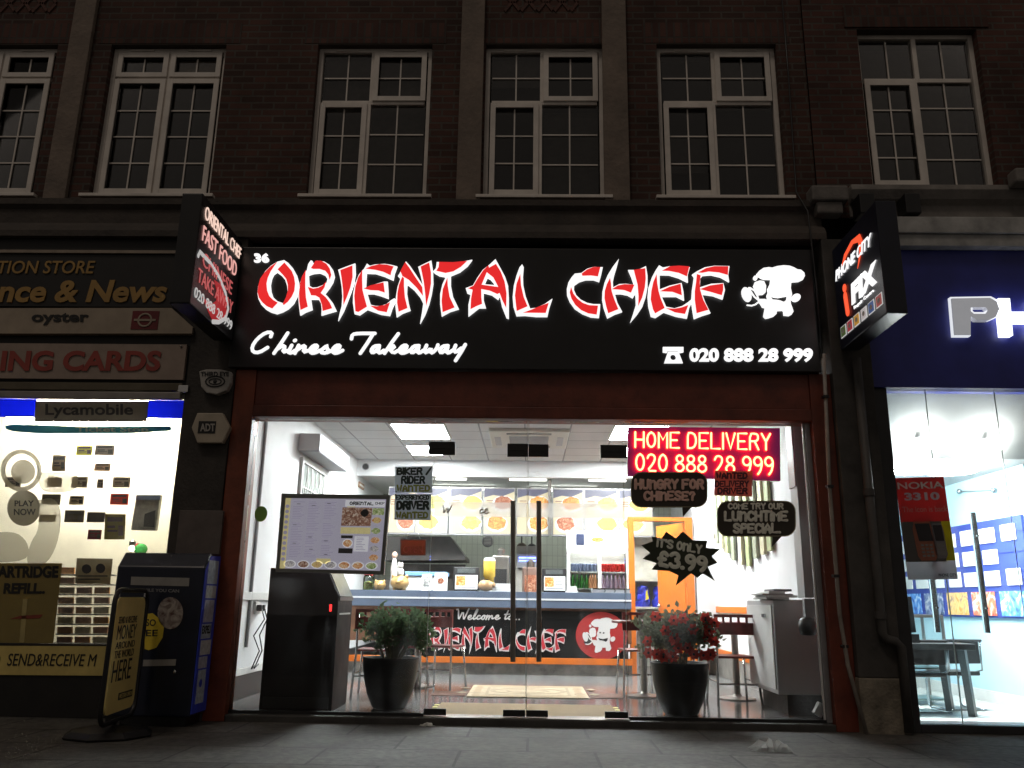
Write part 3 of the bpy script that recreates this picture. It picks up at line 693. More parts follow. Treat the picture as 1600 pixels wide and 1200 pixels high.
sf = thing('shopfront', 'maroon framed glass shopfront with double glass doors of the takeaway', 'shopfront', (0, 0, ZP))
HZ0 = wy(820, 658, 0).z                     # underside of the head
LX0, LX1 = -2.66, -2.475; RX0, RX1 = 2.475, 2.66
MB().box(LX0, LX1, -.10, .10, ZP, FZ0-.002).build('post', maroon_o, sf, bev=.006)
MB().box(RX0, RX1, -.10, .10, ZP, FZ0-.002).build('post', maroon, sf, bev=.006)
hd = MB().box(LX1+.001, RX0-.001, -.085, .12, HZ0+.11, FZ0-.003)
hd.build('shutter_box', maroon, sf, bev=.006)
MB().box(LX1+.001, RX0-.001, -.105, .13, HZ0, HZ0+.108).build('head_rail', maroon, sf, bev=.008)
GZ = wy(824, 1121, 0).z
MB().box(LX1+.001, RX0-.001, -.10, .12, ZP-.05, GZ-.004).build('threshold', mat('dark stone sill', (.05,.048,.045), .5, var=.35, bump=.2), sf, bev=.01)
DX0, DXM, DX1 = wy(671, 900, .0).x, wy(823.5, 900, 0).x, wy(977.5, 900, 0).x
gy = .0
for x0, x1 in ((LX1+.001, DX0-.004), (DX1+.004, RX0-.05)):
    MB().box(x0, x1, gy, gy+.012, GZ, HZ0-.001).build('glass_pane', shop_g, sf)
    MB().box(x0, x1, gy-.02, gy-.001, GZ-.003, GZ+.02).box(x0, x1, gy+.013, gy+.03, GZ-.003, GZ+.02).build('glazing_channel', black_m, sf)
MB().box(RX0-.048, RX0-.001, -.03, .03, GZ, HZ0-.001).build('aluminium_stile', alu, sf, bev=.004)
MB().box(RX0-.062, RX0-.05, -.008, .016, GZ, HZ0-.001).build('glass_edge', plastic_w, sf)
edge_m = mat('polished glass edge', (.55,.62,.58), .25, var=.05)
for (x0, x1, hp, side) in ((DX0, DXM-.003, 801.5, -1), (DXM+.003, DX1, 842, 1)):
    d = MB().box(x0+.004, x1-.004, gy, gy+.012, GZ+.008, HZ0-.004).build('glass_door', shop_g, sf)
    MB().box(x0, x0+.0035, gy, gy+.012, GZ+.008, HZ0-.004).build('door_edge', edge_m, d)
    MB().box(x1-.0035, x1, gy, gy+.012, GZ+.008, HZ0-.004).build('door_edge', edge_m, d)
    t = wy(hp, 783, -.06); b = wy(hp, 1034, -.06)
    h = MB().tube([t, b], .021, 12)
    for zz in (t.z-.15, b.z+.15): h.tube([(t.x,-.06,zz),(t.x,gy-.001,zz)], .009, 8)
    h.build('pull_handle', steel, d, smooth=False)
for (q0, q1) in (((670,690),(711,711)), ((793,693),(825,714)), ((826,694),(857,714)), ((938,695),(980,716))):
    A = wy(*q0, -.012); B = wy(*q1, -.012)
    MB().box(A.x, B.x, -.016, gy-.001, B.z, A.z).box(A.x+.02, B.x-.02, -.020, -.0165, (A.z+B.z)/2-.004, (A.z+B.z)/2+.004).build('patch_fitting', black_m, sf, bev=.003)
for (x0, x1) in ((662,697), (786,820), (822,856), (945,981)):
    A = wy(x0, 1113, -.012); B = wy(x1, 1113, -.012)
    MB().box(A.x, B.x, -.018, gy-.001, GZ+.006, GZ+.058).build('patch_fitting', black_m, sf, bev=.003)
A = wy(679, 784, .013); B = wy(974, 810, .013)
film = filmmat('frosted strip', (.97,.95,.92), .34)
st = MB().box(A.x, DXM-.01, .0125, .0135, B.z, A.z).build('frosted_strip', film, sf)
MB().box(DXM+.01, B.x, .0125, .0135, B.z, A.z).build('frosted_strip', film, sf)
wm_ = mat('grey script', (.62,.50,.46), .6, var=.1)
pk = lambda px, py: wy(px, py, .011)
cursive_mb('W', pk, 690, 704, 802, 4.2, .0055, (0,1,0), .2).build('script_lettering', wm_, sf)
cursive_mb('ce', pk, 749, 764, 803, 7, .0055, (0,1,0), .2).build('script_lettering', wm_, sf)
MB().box(DX0, DX1, -.095, .11, GZ-.0038, GZ+.002).build('threshold_plate', steel, sf)

# projecting light box, left
A = wy(371, 452, -.18); XF = A.x
TLn = wx(315, 303, XF); BLn = wx(298, 479, XF); TRf = wx(377, 373, XF); BRf = wx(366, 532, XF)
yn = (TLn.y+BLn.y)/2; yf = -.17; zt_ = (TLn.z+TRf.z)/2; zb_ = (BLn.z+BRf.z)/2
pj = thing('projecting_sign', 'black light box sticking out left of the takeaway with red lettering for fast food', 'sign', (XF-.09, yf, zb_))
MB().box(XF-.17, XF, yn, yf, zb_, zt_).build('sign_box', black_p, pj, bev=.012)
for z in (zb_+.15, zt_-.22): MB().box(XF-.13, XF-.04, yf+.001, -.0, z, z+.07).build('bracket', black_m, pj)
Q = [Vector((XF,yn,zt_)), Vector((XF,yf,zt_)), Vector((XF,yf,zb_)), Vector((XF,yn,zb_))]
lr2 = mat('lit pink letter', (.8,.3,.25), .4, var=0, emit=.75, ecol=(1,.52,.47))
lr3 = mat('lit dark red letter', (.6,.1,.1), .4, var=0, emit=.5, ecol=(.75,.16,.16))
text_mb('ORIENTAL CHEF', Q, (.08,.075,.97,.195), bold=-.005).build('lettering', mat('lit pale letter', (.8,.6,.5), .4, var=0, emit=.9, ecol=(1,.72,.6)), pj)
text_mb('FAST FOOD', Q, (.08,.26,.90,.40), bold=-.005).build('lettering', lr2, pj)
text_mb('CHINESE', Q, (.14,.475,.84,.60), bold=-.005).build('lettering', lr3, pj)
text_mb('TAKE AWAY', Q, (.08,.65,.90,.77), bold=-.005).build('lettering', lr3, pj)
text_mb('020 888 28 999', Q, (.05,.83,.93,.92), bold=-.005).build('lettering', mat('lit grey letter', (.6,.6,.6), .4, var=0, emit=.5, ecol=(.8,.8,.78)), pj)
# swoosh: a bent open ring of white with red inside
sw = lambda u, v: bil(Q, u, v)+Vector((.006,0,0))
cres = [sw(u,v)-Vector((.002,0,0)) for u, v in ((.42,.62),(.58,.60),(.74,.70),(.78,.80),(.68,.91),(.50,.985),(.36,.93),(.22,.86),(.42,.85),(.52,.78),(.50,.69))]
MB().prism([cres], (-.003,0,0)).build('red_crescent', mat('lit deep red', (.5,.03,.03), .4, var=0, emit=.30, ecol=(.8,.03,.04)), pj)
MB().stroke([sw(.04,.56),sw(.06,.515),sw(.3,.515),sw(.52,.555),sw(.70,.635),sw(.80,.75),sw(.76,.86),sw(.62,.945),sw(.48,.99)], .020, 8, .25, (1,0,0)).build('swoosh', mat('lit grey letter', (.6,.6,.6)), pj)

# pilasters between the shops
def pilaster(x0, x1, y0, m_, label, base=None):
    o = thing('pilaster', label, 'pillar', ((x0+x1)/2, 0, ZP))
    MB().box(x0, x1, y0, .3, ZP+.42, 4.34).build('shaft', m_, o, bev=.01)
    MB().box(x0-.01, x1+.01, y0-.02, .3, ZP-.02, ZP+.419).build('plinth', base or m_, o, bev=.012)
    return o
dark_st = mat('dark grimy pillar', (.045,.039,.033), .7, var=.5, scale=4, bump=.3)
plq = pilaster(-3.10, LX0-.004, -.12, dark_st, 'dark grimy pillar carrying two alarm boxes left of the takeaway')
prq = pilaster(RX1+.004, 3.02, -.16, mat('grey grimy pillar', (.06,.055,.05), .75, var=.5, scale=4, bump=.1), 'grey grimy pillar with drain pipes between the takeaway and the phone shop', mat('stained cream plinth', (.20,.175,.135), .8, var=.6, scale=5, bump=.4))
# drain pipe and cables on the right pillar
dp = thing('drain_pipe', 'grey drain pipe with an elbow running down the grimy pillar', 'pipe', (2.9, -.2, ZP))
mp = mat('grey painted pipe', (.06,.056,.052), .6, var=.3)
p_ = lambda x, y, Y=-.21: wy(x, y, Y)
q0 = p_(1338,560); q1 = p_(1352,990); q2 = p_(1385,1005); q3 = p_(1392,1020); q4 = p_(1405,1150)
MB().tube([q0, Vector((q0.x,-.21,q1.z)), (q0.x+.03,-.21,q1.z-.04), (q0.x+.10,-.21,q1.z-.06), (q0.x+.14,-.21,q1.z-.10), (q0.x+.14,-.21,ZP+.02)], .038, 12).build('pipe', mp, dp, smooth=True)
for z in (1.0, 2.0): MB().tube([(q0.x,-.21,z-.03),(q0.x,-.21,z+.03)], .046, 12).build('pipe_collar', mp, dp)
cd = MB().tube([wy(1287,553,-.19), wy(1296,760,-.19), wy(1312,960,-.2), wy(1325,1040,-.2), wy(1355,1150,-.2)], .017, 8)
cdo = thing('conduit', 'pale slanting cable conduit clipped to the edge of the grimy pillar', 'conduit', tuple(wy(1287,553,-.19)))
cd.build('conduit_tube', mat('pale conduit', (.25,.22,.19), .5, var=.3), cdo, smooth=True)
for (x, y) in ((1290,620),(1297,760),(1306,900),(1320,1010)):
    c = wy(x, y, -.195); MB().box(c.x-.025, c.x+.025, -.215, -.16, c.z-.012, c.z+.012).build('clip', black_m, cdo)
cb = MB().tube([wy(1222,0,-.03), wy(1232,120,-.03), wy(1244,300,-.05), wy(1262,330,-.18), wy(1275,440,-.19), wy(1285,560,-.19)], .008, 6)
tag(cb.build('cable', black_m, smooth=True), 'thin black cable hanging down the brick wall above the right end of the sign', 'cable')

# alarm boxes
def flatpoly(pts, Y, th): return [wy(x, y, Y) for x, y in pts], (0, th, 0)
al = thing('alarm_box', 'shield shaped grey alarm box with an eye drawing, above the hexagonal one', 'alarm', tuple(wy(333,615,-.15)))
l, o_ = flatpoly([(311,580),(322,577),(345,577),(361,581),(360,598),(354,610),(338,616),(322,613),(314,604)], -.19, .068)
am = mat('aged grey plastic', (.42,.40,.37), .5, var=.15)
MB().prism([l], o_).build('alarm_case', am, al, bev=.008)
e = MB(); cc = wy(336,596,-.193)
for rx, rz, r_ in ((.085,.048,.006), (.055,.026,.005)):
    pts = [cc+Vector((rx*math.cos(t*.3927), 0, rz*math.sin(t*.3927))) for t in range(17)]; e.tube(pts, r_, 6)
e.ball(cc, .018, .006, .018)
e.build('eye_drawing', ink, al)
text_mb('THIRD EYE', pq(314,581,358,588,-.19), bold=.02, th=.003).build('lettering', ink, al)
al = thing('alarm_box', 'six sided beige alarm box with a black square logo on the dark pillar', 'alarm', tuple(wy(328,692,-.15)))
l, o_ = flatpoly([(299,668),(308,645),(347,645),(359,668),(347,692),(308,692)], -.19, .068)
MB().prism([l], o_).build('alarm_case', mat('beige plastic', (.46,.40,.31), .5, var=.15), al, bev=.01)
MB().box(wy(311,658,-.19).x, wy(338,658,-.19).x, -.194, -.1905, wy(311,677,-.19).z, wy(311,658,-.19).z).build('logo_square', ink, al)
text_mb('ADT', pq(313,662,336,674,-.1945), bold=.03, th=.002).build('lettering', am, al)
jb = MB()
A = wy(281, 797, -.16); B = wy(342, 868, -.16)
tag(MB().box(A.x, B.x, -.16, -.121, B.z, A.z).build('junction_cover', mat('dull mauve panel', (.12,.10,.09), .6, var=.3), bev=.005), 'dull square cover panel low on the dark pillar', 'cover')

# ================================================================== CENTRAL SHOP: interior shell
WL, WR = -2.8, 2.66          # side walls
YB = 6.1                     # bulkhead over the counter
tile_f = brickmat('dark floor tile', (.25,.245,.24), (.21,.207,.205), (.09,.09,.09), .6, .6, .004, axes='XY', rough=.13, stain=.3, bumpd=.001, offset=0, spec=.5)
ceil_t = brickmat('ceiling tile', (.66,.66,.65), (.63,.63,.62), (.30,.30,.30), .6, .6, .012, axes='XY', rough=.85, stain=.06, bumpd=.003, offset=0)
struct('shop_floor', MB().box(WL-.1, WR+.1, .121, 9.2, ZF-.1, ZF), tile_f)
struct('shop_ceiling', MB().box(WL-.1, WR+.1, .135, YB+.02, ZC, ZC+.1), ceil_t)
rw = thing('interior_wall', 'white right hand wall of the takeaway with an orange dado rail', 'wall', (WR, 3, ZF))
MB().box(WR, WR+.09, .14, 9.2, ZF+.28, ZC-.001).build('plaster', white_wall, rw)
stone_sk = mat('grey stone skirting', (.20,.19,.175), .4, var=.5, scale=7, bump=.1)
MB().box(WR-.02, WR+.09, .14, 9.2, ZF+.001, ZF+.279).build('skirting', stone_sk, rw)
MB().box(WR-.03, WR-.001, .14, 5.2, .97, 1.05).build('dado_rail', orange, rw, bev=.005)
MB().box(WR-.03, WR-.001, .14, 5.2, ZF+.281, ZF+.36).build('base_rail', orange, rw, bev=.005)
for y in (1.9,): MB().box(WR-.025, WR-.001, y, y+.1, ZF+.361, .969).build('orange_post', orange, rw)
lw = thing('interior_wall', 'white left hand wall of the takeaway with a panelled lower half and grey conduit', 'wall', (WL, 3, ZF))
MB().box(WL-.09, WL, .14, 9.2, ZF+.22, ZC-.001).build('plaster', white_wall, lw)
MB().box(WL-.09, WL+.02, .14, 9.2, ZF+.001, ZF+.219).build('skirting', mat('black skirting', (.03,.03,.03), .4, var=.3), lw)
zr = wx(400, 930, WL).z
MB().box(WL+.001, WL+.03, .14, 5.2, zr-.05, zr+.03).build('dado_rail', plastic_w, lw, bev=.008)
MB().box(WL+.001, WL+.022, .14, 5.2, ZF+.222, ZF+.29).build('base_rail', plastic_w, lw, bev=.008)
g = wx(405, 760, WL); MB().tube([(WL+.015, g.y, zr-.5), (WL+.015, g.y, ZC-.002)], .016, 8).build('conduit', grey_p, lw)
MB().box(WL+.001, WL+.03, 0.9, .93, ZF+.3, ZC-.01).build('corner_strip', plastic_w, lw)
# front lining above the doors so the ceiling meets the head
struct('back_wall', MB().box(WL-.1, WR+.1, 8.6, 8.7, ZF, 3.4), brickmat('white wall tile', (.62,.66,.58), (.58,.62,.55), (.40,.42,.38), .1, .2, .004, rough=.25, stain=.1, bumpd=.001, offset=0))
struct('upper_floor', MB().box(WL-.1, WR+.1, .125, 9.2, ZC+.101, ZC+.3), curt[0])
# bulkhead and lower soffit over the counter
zbk = wy(760, 745, YB).z
blk = thing('bulkhead', 'white bulkhead dropping from the ceiling above the counter', 'ceiling', (0, YB, zbk))
MB().box(wy(560,730,YB).x-.35, WR-.001, YB, YB+.12, zbk, ZC-.001).build('front_board', white_wall, blk)
MB().box(WL+.001, WR-.001, YB+.121, 8.59, zbk+.02, zbk+.08).build('soffit', mat('white soffit', (.74,.74,.72), .7, var=.05), blk)
A = wy(571, 729, YB-.02); 
sp_ = thing('loudspeaker', 'small round dark speaker high on the white bulkhead', 'speaker', (A.x, YB-.01, A.z))
MB().lathe([(.045,-.012),(.045,0),(.03,.0)], (A.x, YB-.002, A.z), 16, 'Y').build('speaker_cone', black_m, sp_)
MB().lathe([(.058,-.006),(.058,0),(.0461,0),(.0461,-.006)], (A.x, YB-.002, A.z), 16, 'Y', cap=False).build('speaker_ring', grey_p, sp_)

# ceiling light panels
lamp = mat('light panel diffuser', (.9,.9,.9), .5, var=0, emit=98.0, ecol=(.95,.985,1))
def ceil_light(q, label, em=None):
    xs = [p.x for p in q]; ys = [p.y for p in q]
    x0, x1 = (xs[0]+xs[3])/2, (xs[1]+xs[2])/2; y0, y1 = (ys[2]+ys[3])/2, (ys[0]+ys[1])/2
    o = thing('ceiling_light', label, 'light', ((x0+x1)/2, (y0+y1)/2, ZC), 'recessed square ceiling lights of the takeaway')
    MB().box(x0, x1, y0, y1, ZC-.012, ZC-.002).build('diffuser', em or lamp, o)
    f = MB(); f.box(x0-.03, x0-.001, y0-.03, y1+.03, ZC-.014, ZC-.001).box(x1+.001, x1+.03, y0-.03, y1+.03, ZC-.014, ZC-.001)
    f.box(x0-.001, x1+.001, y0-.03, y0-.001, ZC-.014, ZC-.001).box(x0-.001, x1+.001, y1+.001, y1+.03, ZC-.014, ZC-.001)
    f.build('frame', plastic_w, o); return o
zq = lambda pts: [wz(x, y, ZC-.01) for x, y in pts]
ceil_light(zq([(626,685),(700,686),(695,664),(612,662)]), 'large bright square ceiling light nearest the left hand glass')
ceil_light(zq([(645,711),(690,711),(684,697),(636,697)]), 'smaller square ceiling light behind the black door fitting')
ceil_light(zq([(953,687),(1030,688),(1042,666),(962,665)]), 'bright square ceiling light half hidden by the neon sign')
# hidden continuation of the same rows
ceil_light(zq([(955,713),(1004,713),(1012,699),(960,699)]), 'square ceiling light farther back behind the neon sign')

# cassette air conditioner
q = zq([(769,695),(884,697),(893,671),(760,669)])
x0, x1 = q[0].x, q[1].x; y0 = q[3].y+.02; y1 = q[0].y+.05
ac = thing('air_conditioner', 'square white ceiling cassette air conditioner with a slatted grille', 'air conditioner', ((x0+x1)/2, (y0+y1)/2, ZC))
MB().box(x0, x1, y0, y1, ZC-.05, ZC-.001).build('housing', mat('cream plastic', (.62,.60,.54), .5, var=.06), ac, bev=.012)
w = x1-x0; d_ = y1-y0
MB().box(x0+w*.22, x1-w*.22, y0+d_*.08, y0+d_*.16, ZC-.054, ZC-.0505).build('air_slot', black_m, ac)
MB().box(x0+w*.22, x1-w*.22, y1-d_*.16, y1-d_*.08, ZC-.054, ZC-.0505).build('air_slot', black_m, ac)
for a_ in (x0+w*.06, x1-w*.14): MB().box(a_, a_+w*.08, y0+d_*.3, y1-d_*.2, ZC-.054, ZC-.0505).build('air_slot', grey_p, ac)
gr = MB()
for i in range(14):
    yy = y0+d_*.26+i*d_*.048*1.0; gr.box(x0+w*.25, x1-w*.25, yy, yy+d_*.024, ZC-.058, ZC-.0505)
gr.build('grille', grey_p, ac)
for a_ in (x0+w*.235, x1-w*.25): pass

# shutter box on the left wall with a mirror-bright window under it
q1 = wx(501, 677, WL+.26); q2 = wx(545, 718, WL+.26); q3 = wx(497, 702, WL+.26)
pb = thing('shutter_pelmet', 'white boxed pelmet high on the left wall above a small window', 'pelmet', (WL, q1.y, q3.z))
MB().box(WL+.001, WL+.26, q1.y, q2.y, q3.z, q1.z).build('pelmet_box', white_wall, pb, bev=.006)
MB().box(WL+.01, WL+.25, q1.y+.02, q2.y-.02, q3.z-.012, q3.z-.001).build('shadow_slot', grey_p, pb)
wn = thing('interior_window', 'white framed window with security lattice under the pelmet on the left wall', 'window', (WL, q1.y+.1, 1.6))
ya, yb_ = q1.y+.12, q2.y-.35; za, zb2 = 1.55, q3.z-.06
f = MB()
f.box(WL+.001, WL+.04, ya, ya+.06, za, zb2).box(WL+.001, WL+.04, yb_-.06, yb_, za, zb2).box(WL+.001, WL+.04, ya+.06, yb_-.06, zb2-.06, zb2).box(WL+.001, WL+.04, ya+.06, yb_-.06, za, za+.06)
f.build('frame', plastic_w, wn)
MB().box(WL+.002, WL+.012, ya+.061, yb_-.061, za+.061, zb2-.061).build('pane', mat('grey obscured glass', (.34,.37,.35), .15, var=.4, scale=3), wn)
lt = MB(); yy0, yy1 = ya+.07, yb_-.07
for i in range(5):
    t0 = i/4
    a_ = yy0+(yy1-yy0)*t0*.8
    lt.tube([(WL+.02, a_, za+.07), (WL+.02, min(yy1, a_+.28), zb2-.07)], .006, 6); 
    lt.tube([(WL+.026, min(yy1,a_+.2), za+.07), (WL+.026, a_, zb2-.07)], .006, 6)
lt.tube([(WL+.02, yy0, (za+zb2)/2+.25),(WL+.02, yy1, (za+zb2)/2+.25)], .012, 6)
lt.build('lattice', plastic_w, wn)
pf = thing('picture_frame', 'small narrow framed notice on the left wall near the bulkhead', 'picture', tuple(wx(566, 766, WL)))
A = wx(561, 752, WL+.01); B = wx(568, 766, WL+.01)
MB().box(WL+.001, WL+.02, A.y, B.y, B.z, A.z).build('frame', mat('brown wood frame', (.25,.13,.06), .5), pf)
MB().box(WL+.0205, WL+.023, A.y+.03, B.y-.03, B.z+.03, A.z-.03).build('notice', paper, pf)

# ================================================================== counter
YC = 4.55
cx0 = WL+.03; cx1 = wy(986, 940, YC).x
zt1 = wy(760, 924, YC).z; zt0 = wy(760, 949, YC-.03).z
ct = thing('counter', 'long serving counter with a slate blue edge, black lettered front and stone plinth', 'counter', ((cx0+cx1)/2, YC, ZF))
slate = mat('slate blue laminate', (.095,.125,.185), .4, var=.12, scale=3)
MB().box(cx0, cx1, YC-.05, YC+.65, zt0, zt1).build('countertop', slate, ct, bev=.006)
zl = wy(760, 935.5, YC-.05).z
MB().box(cx0, cx1-.002, YC-.056, YC-.0505, zl-.012, zl+.012).build('metal_strip', mat('pale strip', (.75,.77,.8), .3, var=.05), ct)
MB().box(cx0, cx1, YC+.02, YC+.6, ZF+.42, zt0-.001).build('counter_body', mat('brown board', (.16,.07,.035), .5, var=.3), ct)
bx0 = wy(636, 990, YC).x; bx1 = wy(981, 990, YC).x
bz1 = wy(760, 953, YC).z; bz0 = wy(800, 1027, YC).z
bn = MB().box(bx0, bx1, YC, YC+.018, bz0, bz1).build('front_banner', mat('black banner print', (.005,.005,.005), .65, var=.2, spec=.15), ct)
oz0 = wy(800, 1037, YC).z
MB().box(cx0, cx1, YC-.015, YC+.1, oz0, bz0-.002).build('orange_strip', orange, ct, bev=.004)
MB().box(cx0, cx1, YC+.03, YC+.55, ZF+.001, oz0-.001).build('stone_plinth', stone_sk, ct)
sx, ox_ = .315, 805-886*.315; sy, oy_ = .45, 978-408*.45
pb_ = lambda px, py, d: wy(px*sx+ox_, (py+ (px-770)*.004)*sy+oy_, YC) + Vector((0, -d, 0))
brush_name(bn, pb_, .008, .005, mat('printed white', (.75,.73,.72), .5, var=0), mat('printed red', (.50,.03,.045), .5, var=0), .0025)
cursive_mb('Welcome to...', lambda px, py: wy(px, py, YC-.004), 712, 815, 968, 6.0, .0095, (0,1,0), .3).build('script_lettering', mat('printed white', (.75,.73,.72)), bn)
rc = wy(940, 993, YC)
MB().ellipse((rc.x, YC-.004, rc.z), wy(980.5,993,YC).x-rc.x, wy(940,956,YC).z-rc.z, (0,.0035,0), 40).build('red_disc', mat('printed dark red', (.33,.02,.02), .5, var=.05), bn)
kx = (965-923)/(1275-370)*12; 
pe = lambda px, py, d: wy(923+((px-1150)*12-370)*(42/905), 965+((py-405)*12-135)*(55/995), YC) + Vector((0, -.004-d*.2, 0))
chef_emblem(pe, bn, mat('printed white', (.75,.73,.72)), .01, .008, .025)
k = MB()
for h_ in CH_HOLES: k.prism([[pe(1150+x/12, 405+y/12, .034) for x, y in h_]], (0,.004,0))
for cx, cy, rx, ry in ((690,560,30,22),(800,570,32,22)): k.prism([[pe(1150+x/12, 405+y/12, .03) for x, y in circ(cx, cy, rx, ry, 12)]], (0,.002,0))
k.prism([[pe(1150+x/12, 405+y/12, .008) for x, y in [(250,560),(400,720),(440,800),(330,880),(200,900),(120,820),(240,800),(290,700)]]], (0,.003,0))
k.build('black_print', ink, bn)

# ================================================================== lit menu boxes above the counter
YM = 6.35
mzt = wy(800, 764, YM).z; mzb = wy(800, 834, YM).z
foods = [foodmat('red sauce dish', (0.341,0.037,0.012), (0.527,0.186,0.037), (0.589,0.384,0.136), .35, 26), foodmat('noodle dish', (0.341,0.174,0.031), (0.527,0.347,0.093), (0.186,0.223,0.037), .35, 26), foodmat('orange chicken dish', (0.403,0.081,0.009), (0.558,0.223,0.037), (0.589,0.434,0.217), .35, 26), foodmat('green dish', (0.087,0.155,0.025), (0.372,0.322,0.074), (0.527,0.422,0.186), .35, 26), foodmat('dark rib dish', (0.124,0.031,0.015), (0.260,0.074,0.031), (0.465,0.310,0.217), .3, 26)]
box_lit = mat('lit menu panel', (.25,.22,.16), .4, var=0, emit=.50, ecol=(1,.84,.54))
plate_m = mat('lit white plate', (.35,.35,.34), .4, var=0, emit=.60, ecol=(1,.99,.95))
dk = mat('dark swoosh print', (.06,.06,.09), .4, var=0, emit=.12, ecol=(.5,.5,.7))
rng = random.Random(3)
descs = ['hidden behind the paper notices', 'with a plate of red sweet and sour dish', 'with a grey bowl at its top right', 'behind the left door handle', 'behind the right door handle', 'with a pale orange dish right of the pillar', 'above the drinks fridge', 'at the right end behind the black speech bubble']
for i, (p0, p1) in enumerate(((607,648), (650,699), (703,752), (756,804), (808,857), (864,911), (914,965), (968,1019))):
    X0, X1 = wy(p0, 800, YM).x, wy(p1, 800, YM).x
    o = thing('menu_lightbox', 'lit food menu panel above the counter '+descs[i], 'menu board', ((X0+X1)/2, YM, mzb), 'lit food menu panels above the counter')
    MB().box(X0-.012, X1+.012, YM, YM+.12, mzb-.03, mzt+.02).build('case', alu, o)
    MB().box(X0+.004, X1-.004, YM-.004, YM-.0005, mzb, mzt).build('lit_panel', box_lit, o)
    w = X1-X0; h = mzt-mzb
    MB().prism([[(X0+.006,YM-.0075,mzt-.002),(X1-.006,YM-.0075,mzt-.002),(X1-.006,YM-.0075,mzt-h*.06),(X0+w*.6,YM-.0075,mzt-h*.17),(X0+w*.3,YM-.0075,mzt-h*.14),(X0+.006,YM-.0075,mzt-h*.2)]], (0,.003,0)).build('swoosh_print', dk, o)
    for j, (u, v) in enumerate(((.62 if i % 2 else .70, .34), (.42 if i % 2 else .68, .78))):
        c = Vector((X0+w*u, YM-.006, mzt-h*v))
        pt = MB().ellipse(c, w*.36, h*.19, (0,.0015,0), 20).build('plate', plate_m, o)
        l = [c+Vector(((w*.30)*math.cos(t*.35)*(1+.10*math.sin(5*t+i)), -.003, (h*.155)*math.sin(t*.35)*(1+.1*math.cos(3*t+i))+h*.02)) for t in range(18)]
        MB().prism([l], (0,.002,0)).build('food_picture', foods[(i*2+j*3+1) % 5 if j else (i*3) % 5], pt)
    tx = MB()
    for r_ in range(3):
        tx.box(X0+w*.08, X0+w*(.30+.06*(r_ % 2)), YM-.0066, YM-.0045, mzt-h*(.28+.05*r_), mzt-h*(.26+.05*r_))
    tx.build('menu_text', mat('brown print', (.25,.12,.08), .6, var=0), o)
tube_m = mat('fluorescent tube', (.9,.9,.9), .5, var=0, emit=4, ecol=(1,.97,.9))
for i, (p0, p1) in enumerate(((680,730), (795,855), (919,979), (1040,1095))):
    X0, X1 = wy(p0, 751, YM-.12).x, wy(p1, 751, YM-.12).x
    o = thing('strip_light', 'fluorescent strip light under the soffit '+('above the second menu panel', 'above the door handles', 'above the drinks fridge', 'behind the neon sign')[i], 'light', ((X0+X1)/2, YM-.12, zbk), 'strip lights over the menu panels')
    MB().box(X0, X1, YM-.16, YM-.09, zbk-.01, zbk+.019).build('housing', plastic_w, o)
    MB().box(X0+.01, X1-.01, YM-.15, YM-.10, zbk-.04, zbk-.011).build('tube', tube_m, o, bev=.008)
for i, xk in enumerate((-1.2, .6)):  # unseen strip lights added to brighten the kitchen
    o = thing('strip_light', ('unseen strip light added to brighten the kitchen behind the left menu panels','unseen strip light added to brighten the kitchen behind the right menu panels')[i], 'light', (xk, 7.4, zbk))
    MB().box(xk-.6, xk+.6, 7.3, 7.42, zbk-.01, zbk+.019).build('housing', plastic_w, o)
    MB().box(xk-.58, xk+.58, 7.32, 7.40, zbk-.05, zbk-.011).build('tube', mat('added kitchen tube', (.9,.9,.9), .5, var=0, emit=20, ecol=(.97,1,.93)), o, bev=.008)
A = wy(859, 750, YM-.02); B = wy(859, 836, YM-.02)
tag(MB().box(A.x-.028, A.x+.028, YM-.06, YM-.008, B.z, zbk+.018).build('steel_post', steel), 'slim steel post between the menu panels right of the door handles', 'post')
# kitchen wall return and hood
hood = thing('extractor_hood', 'dark sloping kitchen extractor hood left of the door handles', 'hood', (wy(660,860,7.2).x, 7.2, 1.6))
hp = [wy(600,838,7.0), wy(703,838,7.0), wy(728,871,7.0), wy(728,876,7.0), wy(600,876,7.0)]
MB().prism([hp], (0,.9,0)).build('canopy', mat('dark steel', (.10,.095,.09), .35, .8, var=.2), hood, bev=.01)
ck = thing('cooking_range', 'dark cooking range under the extractor hood', 'cooker', (wy(660,900,7.3).x, 7.3, ZF))
A = wy(600, 884, 7.3); B = wy(722, 884, 7.3)
MB().box(A.x, B.x, 7.3, 8.2, ZF, wy(660,905,7.3).z).build('range_body', mat('dark steel', (.10,.095,.09)), ck)
MB().box(A.x, B.x, 8.1, 8.2, wy(660,905,7.3).z+.002, wy(660,878,7.3).z).build('back_guard', mat('dark steel', (.10,.095,.09)), ck)
